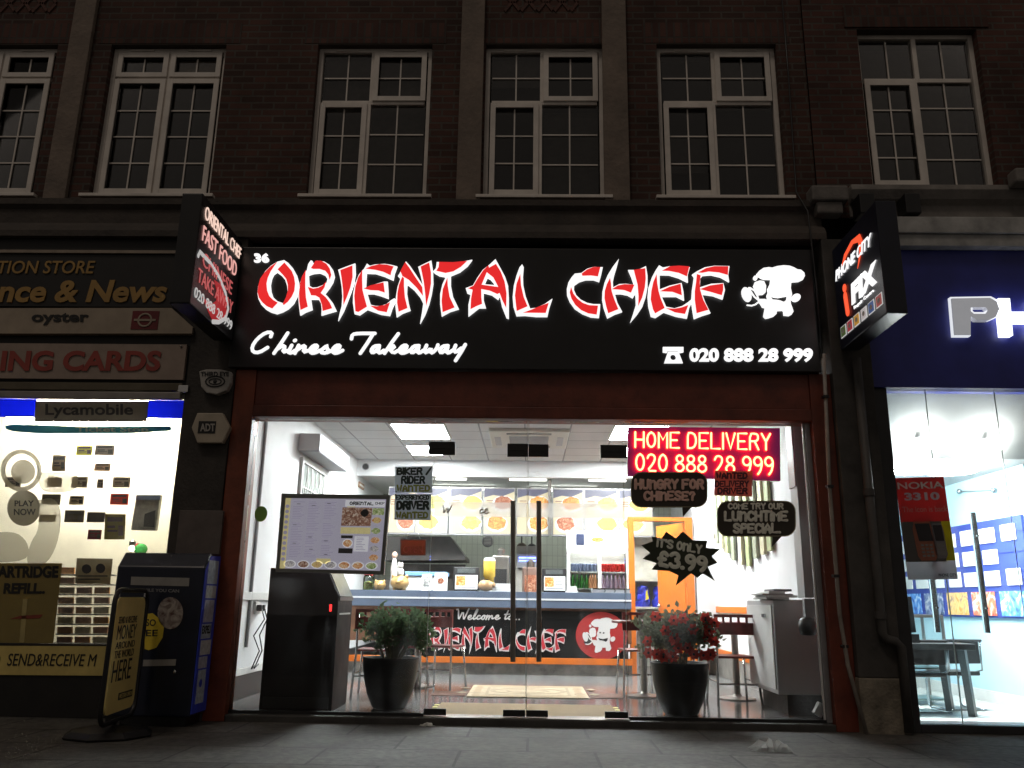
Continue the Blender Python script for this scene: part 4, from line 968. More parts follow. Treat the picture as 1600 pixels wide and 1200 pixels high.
for i, (px, py, r_, mm, lbl) in enumerate(((762,846,9,grey_p,'round grey wall fan above the juice dispenser'), (815,856,8,mat('worn pan',(.12,.10,.08),.4,.6),'dull round pan hanging left of the second door handle'), (831,857,7.5,black_m,'black round pan hanging beside the right door handle'))):
    c = wy(px, py, 7.6); R_ = wy(px+r_, py, 7.6).x-c.x
    o = thing('wall_fan' if i == 0 else 'frying_pan', lbl, 'fan' if i == 0 else 'pan', (c.x, 7.6, c.z-R_))
    MB().lathe([(R_,0),(R_,-.03),(R_*.85,-.04),(R_*.8,-.02),(.02,-.02)], (c.x,7.6,c.z), 20, 'Y').build('disc', mm, o)
    if i == 0:
        g_ = MB()
        for k in range(5): g_.box(c.x-R_*.6, c.x+R_*.6, 7.55, 7.56, c.z-R_*.5+k*R_*.25, c.z-R_*.5+k*R_*.25+.012)
        g_.build('grille', plastic_w, o)
    else: MB().tube([(c.x,7.585,c.z+R_),(c.x,7.585,c.z+R_+.2)], .012, 8).build('handle', black_m, o)
A = wy(808, 868, 7.0); B = wy(840, 880, 7.0)
fk = thing('fly_killer', 'glowing blue electric fly killer on the kitchen wall between the door handles', 'fly killer', ((A.x+B.x)/2, 7.0, B.z))
MB().box(A.x, B.x, 7.0, 7.1, B.z-.08, A.z+.03).build('case', grey_p, fk, bev=.006)
for k in (.3, .7):
    z = B.z+(A.z-B.z)*k; MB().tube([(A.x+.03,6.985,z),(B.x-.03,6.985,z)], .012, 8).build('blue_tube', mat('blue lamp tube', (.2,.3,1), .4, var=0, emit=5, ecol=(.18,.25,1)), fk)
tag(MB().box(A.x-.02, B.x+.02, 7.101, 7.3, ZF, 2.0).build('kitchen_pillar', mat('beige tile pillar', (.42,.40,.36), .5, var=.15)), 'beige kitchen pillar carrying the blue fly killer', 'pillar')

# drinks fridge
YD = 6.0
A = wy(886, 829, YD); B = wy(984, 922, YD)
fx0, fx1, fz1 = A.x, B.x, A.z
fr = thing('drinks_fridge', 'tall white two door drinks fridge full of cans and bottles', 'fridge', ((fx0+fx1)/2, YD, ZF))
zf = lambda py: wy(930, py, YD).z
body = MB(); body.box(fx0, fx0+.045, YD, YD+.28, ZF, zf(858)).box(fx1-.045, fx1, YD, YD+.28, ZF, zf(858)).box(fx0+.045, fx1-.045, YD+.24, YD+.28, ZF+.1, zf(858)).box(fx0+.045, fx1-.045, YD, YD+.28, ZF, ZF+.1)
body.build('cabinet', plastic_w, fr)
hd_ = MB().box(fx0, fx1, YD-.02, YD+.28, zf(858)+.001, fz1).build('header', mat('lit fridge header', (.9,.9,.9), .4, var=0, emit=.9, ecol=(1,1,1)), fr, bev=.01)
p0, p1 = wy(900,834,YD-.03), wy(913,852,YD-.03); MB().box(p0.x, p1.x, YD-.026, YD-.0205, p1.z, p0.z).build('notice', mat('navy notice', (.02,.03,.08), .5, var=.3), hd_)
p0, p1 = wy(924,839,YD-.03), wy(944,847,YD-.03); MB().ellipse(((p0.x+p1.x)/2, YD-.024, (p0.z+p1.z)/2), (p1.x-p0.x)/2, (p0.z-p1.z)/2, (0,.003,0)).build('food_picture', foods[2], hd_)
MB().box(fx0+.06, fx1-.06, YD+.05, YD+.09, zf(858)-.05, zf(858)-.002).build('inner_lamp', mat('fridge lamp', (.9,.9,.9), .5, var=0, emit=5, ecol=(1,.97,.92)), fr)
midx = (fx0+fx1)/2+.02
fd = MB(); 
MB().box(midx-.025, midx+.025, YD-.018, YD+.02, ZF+.1, zf(858)-.001).build('door_stile', plastic_w, fr)
for a_, b_ in ((fx0+.046, midx-.026), (midx+.026, fx1-.046)):
    d = MB().box(a_, b_, YD-.004, YD+.002, ZF+.102, zf(858)-.003).build('glass_door', shop_g, fr)
for py in (893, 919, 945):
    MB().box(fx0+.046, fx1-.046, YD+.03, YD+.23, zf(py)-.018, zf(py)).build('shelf', plastic_w, fr)
cans = {}
def can(kind):
    h = {'can': .12, 'bottle': .22}[kind[0]]
    o = thing('drink_'+kind[0], kind[1], kind[0], (0,0,0), kind[2])
    if kind[0] == 'can':
        MB().lathe([(.024,0),(.031,.006),(.031,h-.012),(.026,h)], (0,0,0), 10).build('can_body', kind[3], o, smooth=False)
        MB().lathe([(.0255,h),(.0255,h+.003)], (0,0,0), 10).build('lid', chrome, o)
    else:
        MB().lathe([(.03,0),(.031,.01),(.031,h*.55),(.013,h*.78),(.012,h*.95)], (0,0,0), 10).build('bottle_body', kind[3], o, smooth=True)
        MB().lathe([(.014,h*.95+.001),(.014,h)], (0,0,0), 10).build('cap', kind[4], o)
    return o
crow = [
 (('can','silver and blue soft drink can on the top shelf behind the left fridge door','blue and silver cans on the fridge top shelf',mat('silver blue can',(.30,.36,.55),.3,.6,var=.4,scale=30)), 893, fx0+.09, midx-.06, 7),
 (('can','bright red soft drink can on the top shelf behind the right fridge door','red cans on the fridge top shelf',mat('red can',(.65,.03,.03),.3,.3,var=.3,scale=30)), 893, midx+.06, fx1-.08, 7),
 (('bottle','green glass bottle on the second shelf behind the left fridge door','green bottles on the second fridge shelf',mat('green bottle',(.04,.22,.04),.15,var=.3),mat('red cap',(.5,.05,.05))), 919, fx0+.09, fx0+.30, 4),
 (('bottle','pale orange juice bottle on the second shelf behind the left fridge door','juice bottles on the second fridge shelf',mat('juice bottle',(.75,.35,.18),.2,var=.3),mat('red cap',(.5,.05,.05))), 919, fx0+.36, midx-.06, 3),
 (('bottle','purple topped water bottle on the second shelf behind the right fridge door','purple capped bottles on the second fridge shelf',mat('pink water bottle',(.55,.40,.55),.2,var=.3),mat('purple cap',(.10,.06,.4))), 919, midx+.06, fx1-.08, 6),
]
for kind, py, xa, xb, n in crow:
    pr0 = can(kind)
    for i in range(n):
        o = pr0 if i == 0 else copy_tree(pr0)
        o.location = (xa+(xb-xa)*i/(n-1), YD+.09, zf(py)+.001)

# ================================================================== orange partition and door at the right of the counter
YP = 4.9
pt = thing('orange_doorway', 'bright orange door frame with its door standing open right of the counter', 'door', (wy(1035,960,YP).x, YP, ZF))
a0, a1 = wy(983.5,900,YP).x, wy(992,900,YP).x; b0, b1 = wy(1073,900,YP).x, wy(1085,900,YP).x
ztop = wy(1030,808,YP).z; zt2 = wy(1030,814,YP).z
MB().box(a0, a1, YP, YP+.12, ZF+.001, ztop).build('door_jamb', orange, pt, bev=.004)
MB().box(b0, b1, YP, YP+.12, ZF+.001, ztop).build('door_jamb', orange, pt, bev=.004)
MB().box(a1+.001, b0-.001, YP+.002, YP+.118, zt2, ztop-.002).build('door_head', orange, pt)
dl = MB().slab([Vector((b0-.005,YP+.12,ZF+.02)), Vector((b0-.005,YP+.12,zt2-.01)), Vector((b0-.30,YP+.75,zt2-.01)), Vector((b0-.30,YP+.75,ZF+.02))], (.035,.018,0)).build('door_leaf', orange, pt)
MB().ball((b0-.30,YP+.66,1.05), .03, .03, .03).build('door_knob', chrome, dl, smooth=True)
wpx = wy(1086, 850, YP).x
tag(MB().box(wpx+.001, WR-.001, YP+.01, YP+.1, ZF+.28, ZC-.002).build('partition', white_wall), 'white partition beside the orange door frame at the back right', 'partition')
shx = wy(1022, 930, 6.2)
shf = thing('store_shelf', 'grey store shelf behind the orange door frame holding blue bags', 'shelf', (shx.x, 6.2, ZF))
A = wy(992,948,6.2); B = wy(1056,948,6.2)
for z in (A.z, A.z+.42): MB().box(A.x, B.x, 6.2, 6.7, z-.03, z).build('shelf_board', mat('beige shelf', (.50,.47,.40), .6), shf)
MB().box(A.x, B.x, 6.7, 6.74, ZF, A.z+1.2).build('back_board', mat('beige shelf', (.50,.47,.40)), shf)
for x in (A.x, B.x-.03): MB().box(x, x+.03, 6.2, 6.699, ZF, A.z-.031).build('leg', grey_p, shf)
rng = random.Random(5)
for i, (u0, u1) in enumerate(((.05,.42), (.46,.9))):
    x0, x1 = A.x+(B.x-A.x)*u0, A.x+(B.x-A.x)*u1
    o = thing('carrier_bag', ('crumpled royal blue plastic bag with a yellow mark on the left of the store shelf', 'crumpled royal blue plastic bag on the right of the store shelf')[i], 'bag', ((x0+x1)/2, 6.3, A.z))
    b = MB(); n = 10
    for j in range(7):
        for k in range(n):
            a_ = 2*math.pi*k/n; rr = 1+rng.uniform(-.16,.16); t = j/6
            b.v.append(Vector(((x0+x1)/2+(x1-x0)/2*math.cos(a_)*rr*(1-.25*t), 6.38+.14*math.sin(a_)*rr, A.z+.002+.30*t+rng.uniform(-.02,.03)*(j > 0))))
    for j in range(6):
        for k in range(n): b.f.append((j*n+k, j*n+(k+1) % n, (j+1)*n+(k+1) % n, (j+1)*n+k))
    b.f.append(tuple(range(n))[::-1]); b.f.append(tuple(6*n+k for k in range(n)))
    b.build('bag_body', mat('blue plastic bag', (.03,.04,.45), .3, var=.4, scale=20), o)
    if i == 0: MB().prism([[((x0+x1)/2+.02,6.2,A.z+.1),((x0+x1)/2+.07,6.2,A.z+.12),((x0+x1)/2+.05,6.2,A.z+.25),((x0+x1)/2+.03,6.2,A.z+.24)]], (0,.03,0)).build('yellow_mark', mat('yellow print', (.8,.6,.05)), o)

# wooden slat picture on the right wall
sl = thing('bamboo_wall_art', 'hanging wall art of uneven pale green bamboo slats on the right wall', 'wall art', tuple(wx(1155, 830, WR)))
slm = [mat('pale green slat', (.40,.46,.24), .5, var=.3, scale=14), mat('cream slat', (.60,.56,.38), .5, var=.25, scale=14), mat('grey green slat', (.30,.33,.24), .5, var=.3, scale=14)]
i = 0
for (px, top, bot) in ((1195,752,862), (1184,748,868), (1172,745,874), (1161,748,886), (1150,752,884), (1139,757,877), (1130,760,866), (1122,765,858), (1116,772,850)):
    p1 = wx(px, top, WR-.05); p2 = wx(px, bot, WR-.05)
    MB().box(WR-.05, WR-.012-.003*(i % 2), p1.y-.075, p1.y+.08, p2.z, p1.z).build('slat', slm[i % 3], sl, bev=.004); i += 1
pA = wx(1195, 800, WR); pB = wx(1116, 800, WR)
MB().box(WR-.011, WR-.001, pA.y-.05, pB.y+.05, pA.z-.1, pA.z-.04).build('batten', mat('batten wood', (.2,.15,.1)), sl)

# ================================================================== things on the counter (left to right)
def onc(px, py=924, dy=.15): 
    v = wy(px, py, YC+dy); return Vector((v.x, YC+dy, zt1))
gold = mat('gold ceramic', (.52,.33,.13), .3, .35, var=.2, scale=12)
for i, (px, r_) in enumerate(((593,.085),(624,.13))):
    c = onc(px, dy=.08)
    o = thing('lucky_figure', ('small round golden lucky pig on the counter', 'larger round golden lucky bowl with a white cat figure on top')[i], 'ornament', tuple(c))
    MB().ball((c.x,c.y,c.z+r_*.78), r_, r_, r_*.8, 16, 10).build('ornament_body', gold, o, smooth=True)
    for s in (-1,1): MB().ball((c.x+s*r_*.7,c.y,c.z+r_*1.35), r_*.22, r_*.15, r_*.3).build('ear', gold, o, smooth=True)
    MB().ball((c.x-r_*.1,c.y-r_*.98,c.z+r_*.85), r_*.25, r_*.15, r_*.2).build('snout', gold, o, smooth=True)
    for s in (-1,1): MB().lathe([(r_*.18,0),(r_*.2,r_*.3)], (c.x+s*r_*.5,c.y-r_*.3,c.z), 8).build('foot', gold, o)
    if i:
        f = MB().ball((c.x,c.y,c.z+r_*1.85), r_*.42, r_*.4, r_*.55, 12, 8).ball((c.x,c.y,c.z+r_*2.55), r_*.32, r_*.3, r_*.3, 12, 8)
        f.build('cat_figure', mat('white ceramic', (.75,.73,.68), .25), o, smooth=True)
        for s in (-1,1): MB().lathe([(r_*.13,0),(.002,r_*.2)], (c.x+s*r_*.18,c.y,c.z+r_*2.78), 6).build('ear', mat('white ceramic', (.75,.73,.68)), o)
c = onc(614, dy=.3)
mk = thing('ornament', 'tall slim white and red porcelain figure beside the golden bowl', 'ornament', tuple(c))
MB().lathe([(.05,0),(.06,.05),(.045,.2),(.05,.3),(.03,.42),(.02,.45)], tuple(c), 12).build('robe', mat('white ceramic', (.75,.73,.68)), mk, smooth=True)
MB().ball((c.x,c.y,c.z+.49), .04, .04, .05).build('head', mat('skin ceramic', (.6,.4,.3), .3), mk, smooth=True)
c = onc(575, dy=.2)
jr = thing('glass_jar', 'clear jar of sweets on the counter behind the menu frame', 'jar', tuple(c))
MB().lathe([(.07,.0),(.075,.01),(.075,.17),(.06,.2)], tuple(c), 14).build('jar_body', glassmat('jar glass', (.9,.95,.93)), jr, smooth=True)
MB().lathe([(.06,.005),(.068,.02),(.068,.10),(.02,.12)], tuple(c), 10).build('sweets', foodmat('sweets',(.5,.1,.05),(.3,.5,.1),(.8,.7,.3),0,80), jr)
MB().lathe([(.064,.201),(.064,.225)], tuple(c), 14).build('lid', mat('red cap', (.5,.05,.05)), jr)
A = wy(633, 893, YC+.3); B = wy(699, 893, YC+.3)
cr = thing('plastic_crate', 'white plastic box with a sky blue lid on the counter', 'box', ((A.x+B.x)/2, YC+.4, zt1))
MB().box(A.x+.02, B.x-.02, YC+.3, YC+.6, zt1+.001, A.z-.06).build('tub', plastic_w, cr, bev=.01)
MB().box(A.x, B.x, YC+.28, YC+.62, A.z-.059, A.z).build('lid', mat('sky blue lid', (.20,.42,.68), .4, var=.1), cr, bev=.012)
leaf_m = foodmat('printed leaflet', (.70,.70,.68), (.75,.74,.70), (.30,.24,.18), 0, 18)
for i, (p0, p1, pt_) in enumerate(((659,674,897), (679,699,896))):
    A = wy(p0, pt_, YC+.1); B = wy(p1, pt_, YC+.1)
    o = thing('menu_leaflet', ('white leaflet with faint print leaning against the blue lidded box', 'white leaflet with a dark round picture leaning against the blue lidded box')[i], 'leaflet', ((A.x+B.x)/2, YC+.1, zt1))
    MB().slab([Vector((A.x,YC+.08,zt1+.003)),Vector((B.x,YC+.08,zt1+.003)),Vector((B.x,YC+.16,A.z)),Vector((A.x,YC+.16,A.z))], (0,.012,.003)).build('sheet', paper, o)
    if i: MB().ellipse(((A.x+B.x)/2,YC+.105,(zt1+A.z)/2+.02), .045, .04, (0,.012,0)).build('round_picture', foods[4], o)
    else:
        t_ = MB()
        for k in range(5): t_.box(A.x+.02, B.x-.02-.02*(k % 2), YC+.09+k*.009, YC+.1+k*.009, zt1+.07+k*.035, zt1+.08+k*.035)
        t_.build('print', grey_p, o)
def stand(p0, p1, ptop, label):
    A = wy(p0, ptop, YC+.2); B = wy(p1, ptop, YC+.2)
    o = thing('till', label, 'till', ((A.x+B.x)/2, YC+.2, zt1))
    MB().prism([[(A.x,YC+.16,zt1+.02),(A.x,YC+.2,A.z),(A.x,YC+.34,A.z),(A.x,YC+.46,zt1+.02)]], (B.x-A.x,0,0)).build('till_screen', mat('black plastic', (.015,.015,.016), .4), o, bev=.008)
    MB().box(A.x+.02, B.x-.02, YC+.14, YC+.48, zt1+.0005, zt1+.019).build('base', mat('black plastic', (.015,.015,.016)), o)
    w = B.x-A.x; h = A.z-zt1
    pp = lambda u, v, d=.0: Vector((A.x+w*u, YC+.155+.04*(1-v)-d, zt1+.02+(h-.02)*(1-v)))
    nt_ = MB().slab([pp(.08,.35,.004),pp(.95,.35,.004),pp(.95,.98,.004),pp(.08,.98,.004)], (0,.003,0)).build('price_notice', paper, o)
    MB().slab([pp(.12,.40,.006),pp(.48,.40,.006),pp(.48,.82,.006),pp(.12,.82,.006)], (0,.0015,0)).build('food_picture', foods[2], nt_)
    t_ = MB()
    for k in range(6): t_.slab([pp(.54,.42+k*.07,.006),pp(.9-.06*(k % 3),.42+k*.07,.006),pp(.9-.06*(k % 3),.45+k*.07,.006),pp(.54,.45+k*.07,.006)], (0,.0015,0))
    t_.slab([pp(.14,.87,.006),pp(.86,.87,.006),pp(.86,.91,.006),pp(.14,.91,.006)], (0,.0015,0))
    t_.build('print', grey_p, nt_)
    MB().slab([pp(.15,.06,.003),pp(.85,.06,.003),pp(.85,.26,.003),pp(.15,.26,.003)], (0,.002,0)).build('display', mat('grey display', (.10,.11,.11), .25), o)
stand(709, 749, 886, 'black till with a price notice left of the door handles')
stand(847, 885, 888, 'black till with a price notice right of the door handles')
c = onc(759, dy=.12)
o = thing('piggy_bank', 'smooth brown pot bellied money box beside the left till', 'money box', tuple(c))
MB().ball((c.x,c.y,c.z+.08), .11, .09, .08, 18, 10).build('money_box_body', mat('brown clay', (.40,.24,.12), .35, var=.25, scale=10), o, smooth=True)
MB().ball((c.x+.1,c.y-.02,c.z+.09), .035, .04, .035).build('snout', mat('brown clay', (.40,.24,.12)), o, smooth=True)
MB().lathe([(.03,0),(.035,.012)], (c.x,c.y,c.z+.155), 10).build('stopper', black_m, o)
c = onc(764, dy=.35)
o = thing('juice_dispenser', 'clear juice dispenser with yellow juice behind the brown money box', 'dispenser', tuple(c))
MB().lathe([(.06,.02),(.07,.2),(.085,.21),(.085,.42),(.08,.43)], tuple(c), 14).build('juice_tank', mat('yellow juice', (.80,.55,.08), .2, var=.2), o, smooth=True)
MB().box(c.x-.08, c.x+.08, c.y-.06, c.y+.06, c.z+.001, c.z+.02).build('base', plastic_w, o)
MB().lathe([(.088,.431),(.07,.47)], tuple(c), 14).build('lid', plastic_w, o)
A = wy(769, 911, YC+.1); B = wy(799, 911, YC+.1)
o = thing('paper_pile', 'white pile of takeaway menus beside the left door handle', 'menus', ((A.x+B.x)/2, YC+.2, zt1))
for k in range(4): MB().box(A.x+.006*k, B.x-.008*(k % 2), YC+.1+.004*k, YC+.36, zt1+.001+k*.028, zt1+.027+k*.028).build('menu_bundle', paper, o)
for i, (px, h, m_, lbl) in enumerate(((782,.62,steel,'tall steel drinks machine behind the left door handle'), (829,.45,mat('brown machine', (.16,.10,.08), .4),'brown box shaped machine between the door handles'))):
    c = wy(px, 924, YC+1.2)
    o = thing('kitchen_machine', lbl, 'machine', (c.x, YC+1.2, ZF))
    MB().box(c.x-.15, c.x+.15, YC+1.2, YC+1.55, ZF, 1.0).build('stand_cabinet', steel, o, bev=.01)
    MB().box(c.x-.13, c.x+.13, YC+1.22, YC+1.5, 1.001, 1.15+h).build('machine_body', m_, o, bev=.03)
    MB().box(c.x-.09, c.x+.09, YC+1.2, YC+1.2195, 1.2, 1.25+h*.5).build('front_plate', black_m if i == 0 else foods[4], o)
    MB().lathe([(.05,0),(.06,.08),(.02,.12)], (c.x,YC+1.36,1.151+h), 12).build('cap', steel, o)
A = wy(926, 920, YC+.05); B = wy(984, 920, YC+.05)
o = thing('drip_tray', 'low grey tray with three black hooks at the right end of the counter', 'tray', ((A.x+B.x)/2, YC+.1, zt1))
MB().box(A.x, B.x, YC+.02, YC+.4, zt1+.001, zt1+.06).build('tray', grey_p, o, bev=.008)
MB().box(A.x, B.x, YC+.015, YC+.0195, zt1+.052, zt1+.062).build('tray_edge', chrome, o)
for k in range(3):
    x = A.x+(B.x-A.x)*(.3+.27*k); MB().tube([(x,YC+.012,zt1+.055),(x+.02,YC+.005,zt1+.03),(x,YC+.0,zt1+.012)], .006, 6).build('hook', black_m, o)
A = wy(884, 921, YC+.05); B = wy(903, 921, YC+.05)
o = thing('card_holder', 'small white card holder on the counter in front of the fridge', 'holder', ((A.x+B.x)/2, YC+.1, zt1))
MB().box(A.x, B.x, YC+.05, YC+.13, zt1+.001, zt1+.025).build('base', plastic_w, o)
MB().box(A.x+.015, B.x-.015, YC+.08, YC+.086, zt1+.0255, zt1+.085).build('card', paper, o)

# ================================================================== floor: rugs and mats
def rugpts(pts, z): return [wz(x, y, z) for x, y in pts]
rq = rugpts([(728,1090),(921,1092),(911,1074),(741,1072)], ZF)
x0, x1 = rq[0].x, rq[1].x; y0 = (rq[0].y+rq[1].y)/2; y1 = (rq[2].y+rq[3].y)/2
rg = thing('rug', 'cream patterned rug lying in front of the counter', 'rug', ((x0+x1)/2, (y0+y1)/2, ZF))
MB().box(x0, x1, y0, y1, ZF+.002, ZF+.010).build('rug_pile', mat('cream rug', (.42,.33,.22), .95, var=.25, scale=14), rg)
bd = MB(); e = .10
def frame_flat(mb, X0, X1, Y0, Y1, w, z, t=.002):
    mb.box(X0, X1, Y0, Y0+w, z, z+t).box(X0, X1, Y1-w, Y1, z, z+t).box(X0, X0+w, Y0+w, Y1-w, z, z+t).box(X1-w, X1, Y0+w, Y1-w, z, z+t)
frame_flat(bd, x0+.05, x1-.05, y0+.05, y1-.05, .07, ZF+.0105)
bd.build('rug_border', mat('tan rug', (.36,.26,.16), .95, var=.2), rg)
bd = MB(); frame_flat(bd, x0+.18, x1-.18, y0+.18, y1-.18, .03, ZF+.0105)
mx_, my_ = (x0+x1)/2, (y0+y1)/2
for (a_, b_) in ((.42,.30),(.24,.17)):
    ring = lambda f: [(mx_+a_*f*math.cos(t*math.pi/16), my_+b_*f*math.sin(t*math.pi/16), ZF+.0105) for t in range(32)]
    bd.prism([ring(1), ring(.86)], (0,0,.002))
for sx_ in (-1, 1):
    for sy_ in (-1, 1):
        for d in (.55, .70): bd.prism([[(mx_+sx_*(d+.06*math.cos(t*math.pi/2)), my_+sy_*(.26+.09*math.sin(t*math.pi/2)), ZF+.0105) for t in range(4)]], (0,0,.002))
bd.build('rug_motif', mat('grey green rug', (.30,.24,.16), .95, var=.2), rg)
mr_ = mat('russet floor runner', (.13,.055,.035), .8, var=.3, scale=9)
A = wz(672, 1088, ZF); B = wz(972, 1088, ZF)
tag(MB().box(A.x, x0-.02, y0+.1, y0+.55, ZF+.001, ZF+.006).build('floor_runner', mr_), 'dull russet floor mat left of the cream rug', 'mat')
tag(MB().box(x1+.02, B.x, y0+.1, y0+.55, ZF+.001, ZF+.006).build('floor_runner', mr_), 'dull russet floor mat right of the cream rug', 'mat')
mq = rugpts([(662,1120),(982,1128),(955,1104),(690,1099)], ZF)
x0, x1 = mq[3].x-.0, mq[2].x+.0; y0, y1 = .13, (mq[2].y+mq[3].y)/2
dm = thing('door_mat', 'plain tan door mat just inside the glass doors with striped tape edging', 'mat', ((x0+x1)/2, (y0+y1)/2, ZF))
MB().box(x0, x1, y0, y1, ZF+.001, ZF+.010).build('mat_pile', mat('tan coir', (.30,.21,.11), .95, var=.2, scale=40, bump=.3), dm)
tp = mat('yellow tape', (.62,.52,.12), .6, var=.15)
k = MB(); n = 26
for i in range(n): 
    a_ = x0+(x1-x0)*i/n; k.box(a_, a_+(x1-x0)/n*.5, y1+.002, y1+.05, ZF+.001, ZF+.004)
for xx in (x0-.052, x1+.002):
    for i in range(6): k.box(xx, xx+.05, y0+(y1-y0)*i/6, y0+(y1-y0)*(i+.5)/6, ZF+.001, ZF+.004)
k.build('tape_stripe', tp, dm)
k = MB(); k.box(x0, x1, y1+.052, y1+.07, ZF+.001, ZF+.004); k.build('tape_edge', black_m, dm)

# ================================================================== chairs and tables
dkred = mat('dark red wood with neon tint', (.14,.018,.015), .35, var=.35, scale=10)  # dark red wood, reddened further to stand for the neon light on it
def make_chair(label, group):
    t = thing('chair', label, 'chair', (0,0,0), group)
    # back faces -Y (towards the street); seat at 0.45
    sm = MB().box(-.19, .19, -.17, .20, .435, .46).build('seat', dkred, t, bev=.012)
    bk = MB(); w = .215
    def plate(xa, xb, za, zb_):
        n = 6
        for i in range(n):
            u0, u1 = xa+(xb-xa)*i/n, xa+(xb-xa)*(i+1)/n
            c = lambda u: -.215+.035*(u/w)**2*-1+.035
            bk.add([(u0,c(u0)-.012,za),(u1,c(u1)-.012,za),(u1,c(u1)-.012,zb_),(u0,c(u0)-.012,zb_),(u0,c(u0)+.012,za),(u1,c(u1)+.012,za),(u1,c(u1)+.012,zb_),(u0,c(u0)+.012,zb_)],
                   [(0,3,2,1),(4,5,6,7),(0,1,5,4),(1,2,6,5),(2,3,7,6),(3,0,4,7)])
    plate(-w, w, .825, .855); plate(-w, w, .66, .775)
    xs = [-w+.02]
    hw = .028; n = 5
    edges = [-w]
    for i in range(n):
        c0 = -w+.06+(2*w-.12)*i/(n-1); edges += [c0-hw/1, c0+hw/1]
    edges.append(w)
    for i in range(0, len(edges), 2): plate(edges[i]+.0004, edges[i+1]-.0004, .7752, .8248)
    bk.build('backrest', dkred, t)
    for s in (-1, 1):
        MB().tube([(s*.185,-.20,.85),(s*.19,-.195,.60),(s*.19,-.18,.45),(s*.215,-.235,0)], .012, 8).build('leg', chrome, t, smooth=True)
        MB().tube([(s*.18,.17,.434),(s*.205,.215,0)], .012, 8).build('leg', chrome, t, smooth=True)
    MB().tube([(-.195,-.205,.2),(.195,-.205,.2)], .008, 6).build('stretcher', chrome, t)
    for s in (-1, 1): MB().tube([(s*.205,-.205,.22),(s*.195,.195,.22)], .008, 6).build('stretcher', chrome, t)
    return t
ch0 = make_chair('x y z w', 'chairs at the tables by the glass')
spots = [((1146,1100),.06,'chair with a square holed back right of the grey green plant'), ((1062,1096),-.05,'chair with a square holed back standing behind the grey green plant'),
         ((998,1082),.1,'chair half hidden left of the grey green plant beside the orange jamb'), ((586,1086),.05,'chair with a square holed back behind the green plant beside the black cabinet'),
         ((634,1076),-.1,'chair mostly hidden behind the right side of the green plant'), ((690,1074),-.35,'turned chair right of the green plant by the left door edge')]
for i, (p, rz, lbl) in enumerate(spots):
    o = ch0 if i == 0 else copy_tree(ch0)
    v = wz(p[0], p[1], ZF); o.location = (v.x, v.y, ZF+.001); o.rotation_euler = (0,0,rz); o['label'] = lbl
def make_table(label):
    t = thing('pedestal_table', label, 'table', (0,0,0), 'pedestal tables by the glass')
    MB().lathe([(.001,.745),(.33,.745),(.335,.755),(.335,.765),(.33,.772),(.001,.772)], (0,0,0), 28, cap=False).build('tabletop', dkred, t)
    MB().lathe([(.036,.03),(.036,.744)], (0,0,0), 14).build('pedestal', steel, t, smooth=False)
    MB().lathe([(.19,0),(.19,.012),(.05,.03),(.036,.05)], (0,0,0), 22).build('base', steel, t)
    return t
tb0 = make_table('q')
for i, (p, lbl) in enumerate((((1009,1090),'round pedestal table left of the grey green plant'), ((1156,1094),'round pedestal table behind the chair by the grey cabinet'), ((649,1074),'round pedestal table behind the green plant'))):
    o = tb0 if i == 0 else copy_tree(tb0)
    v = wz(p[0], p[1], ZF); o.location = (v.x, v.y+.1, ZF+.001); o['label'] = lbl

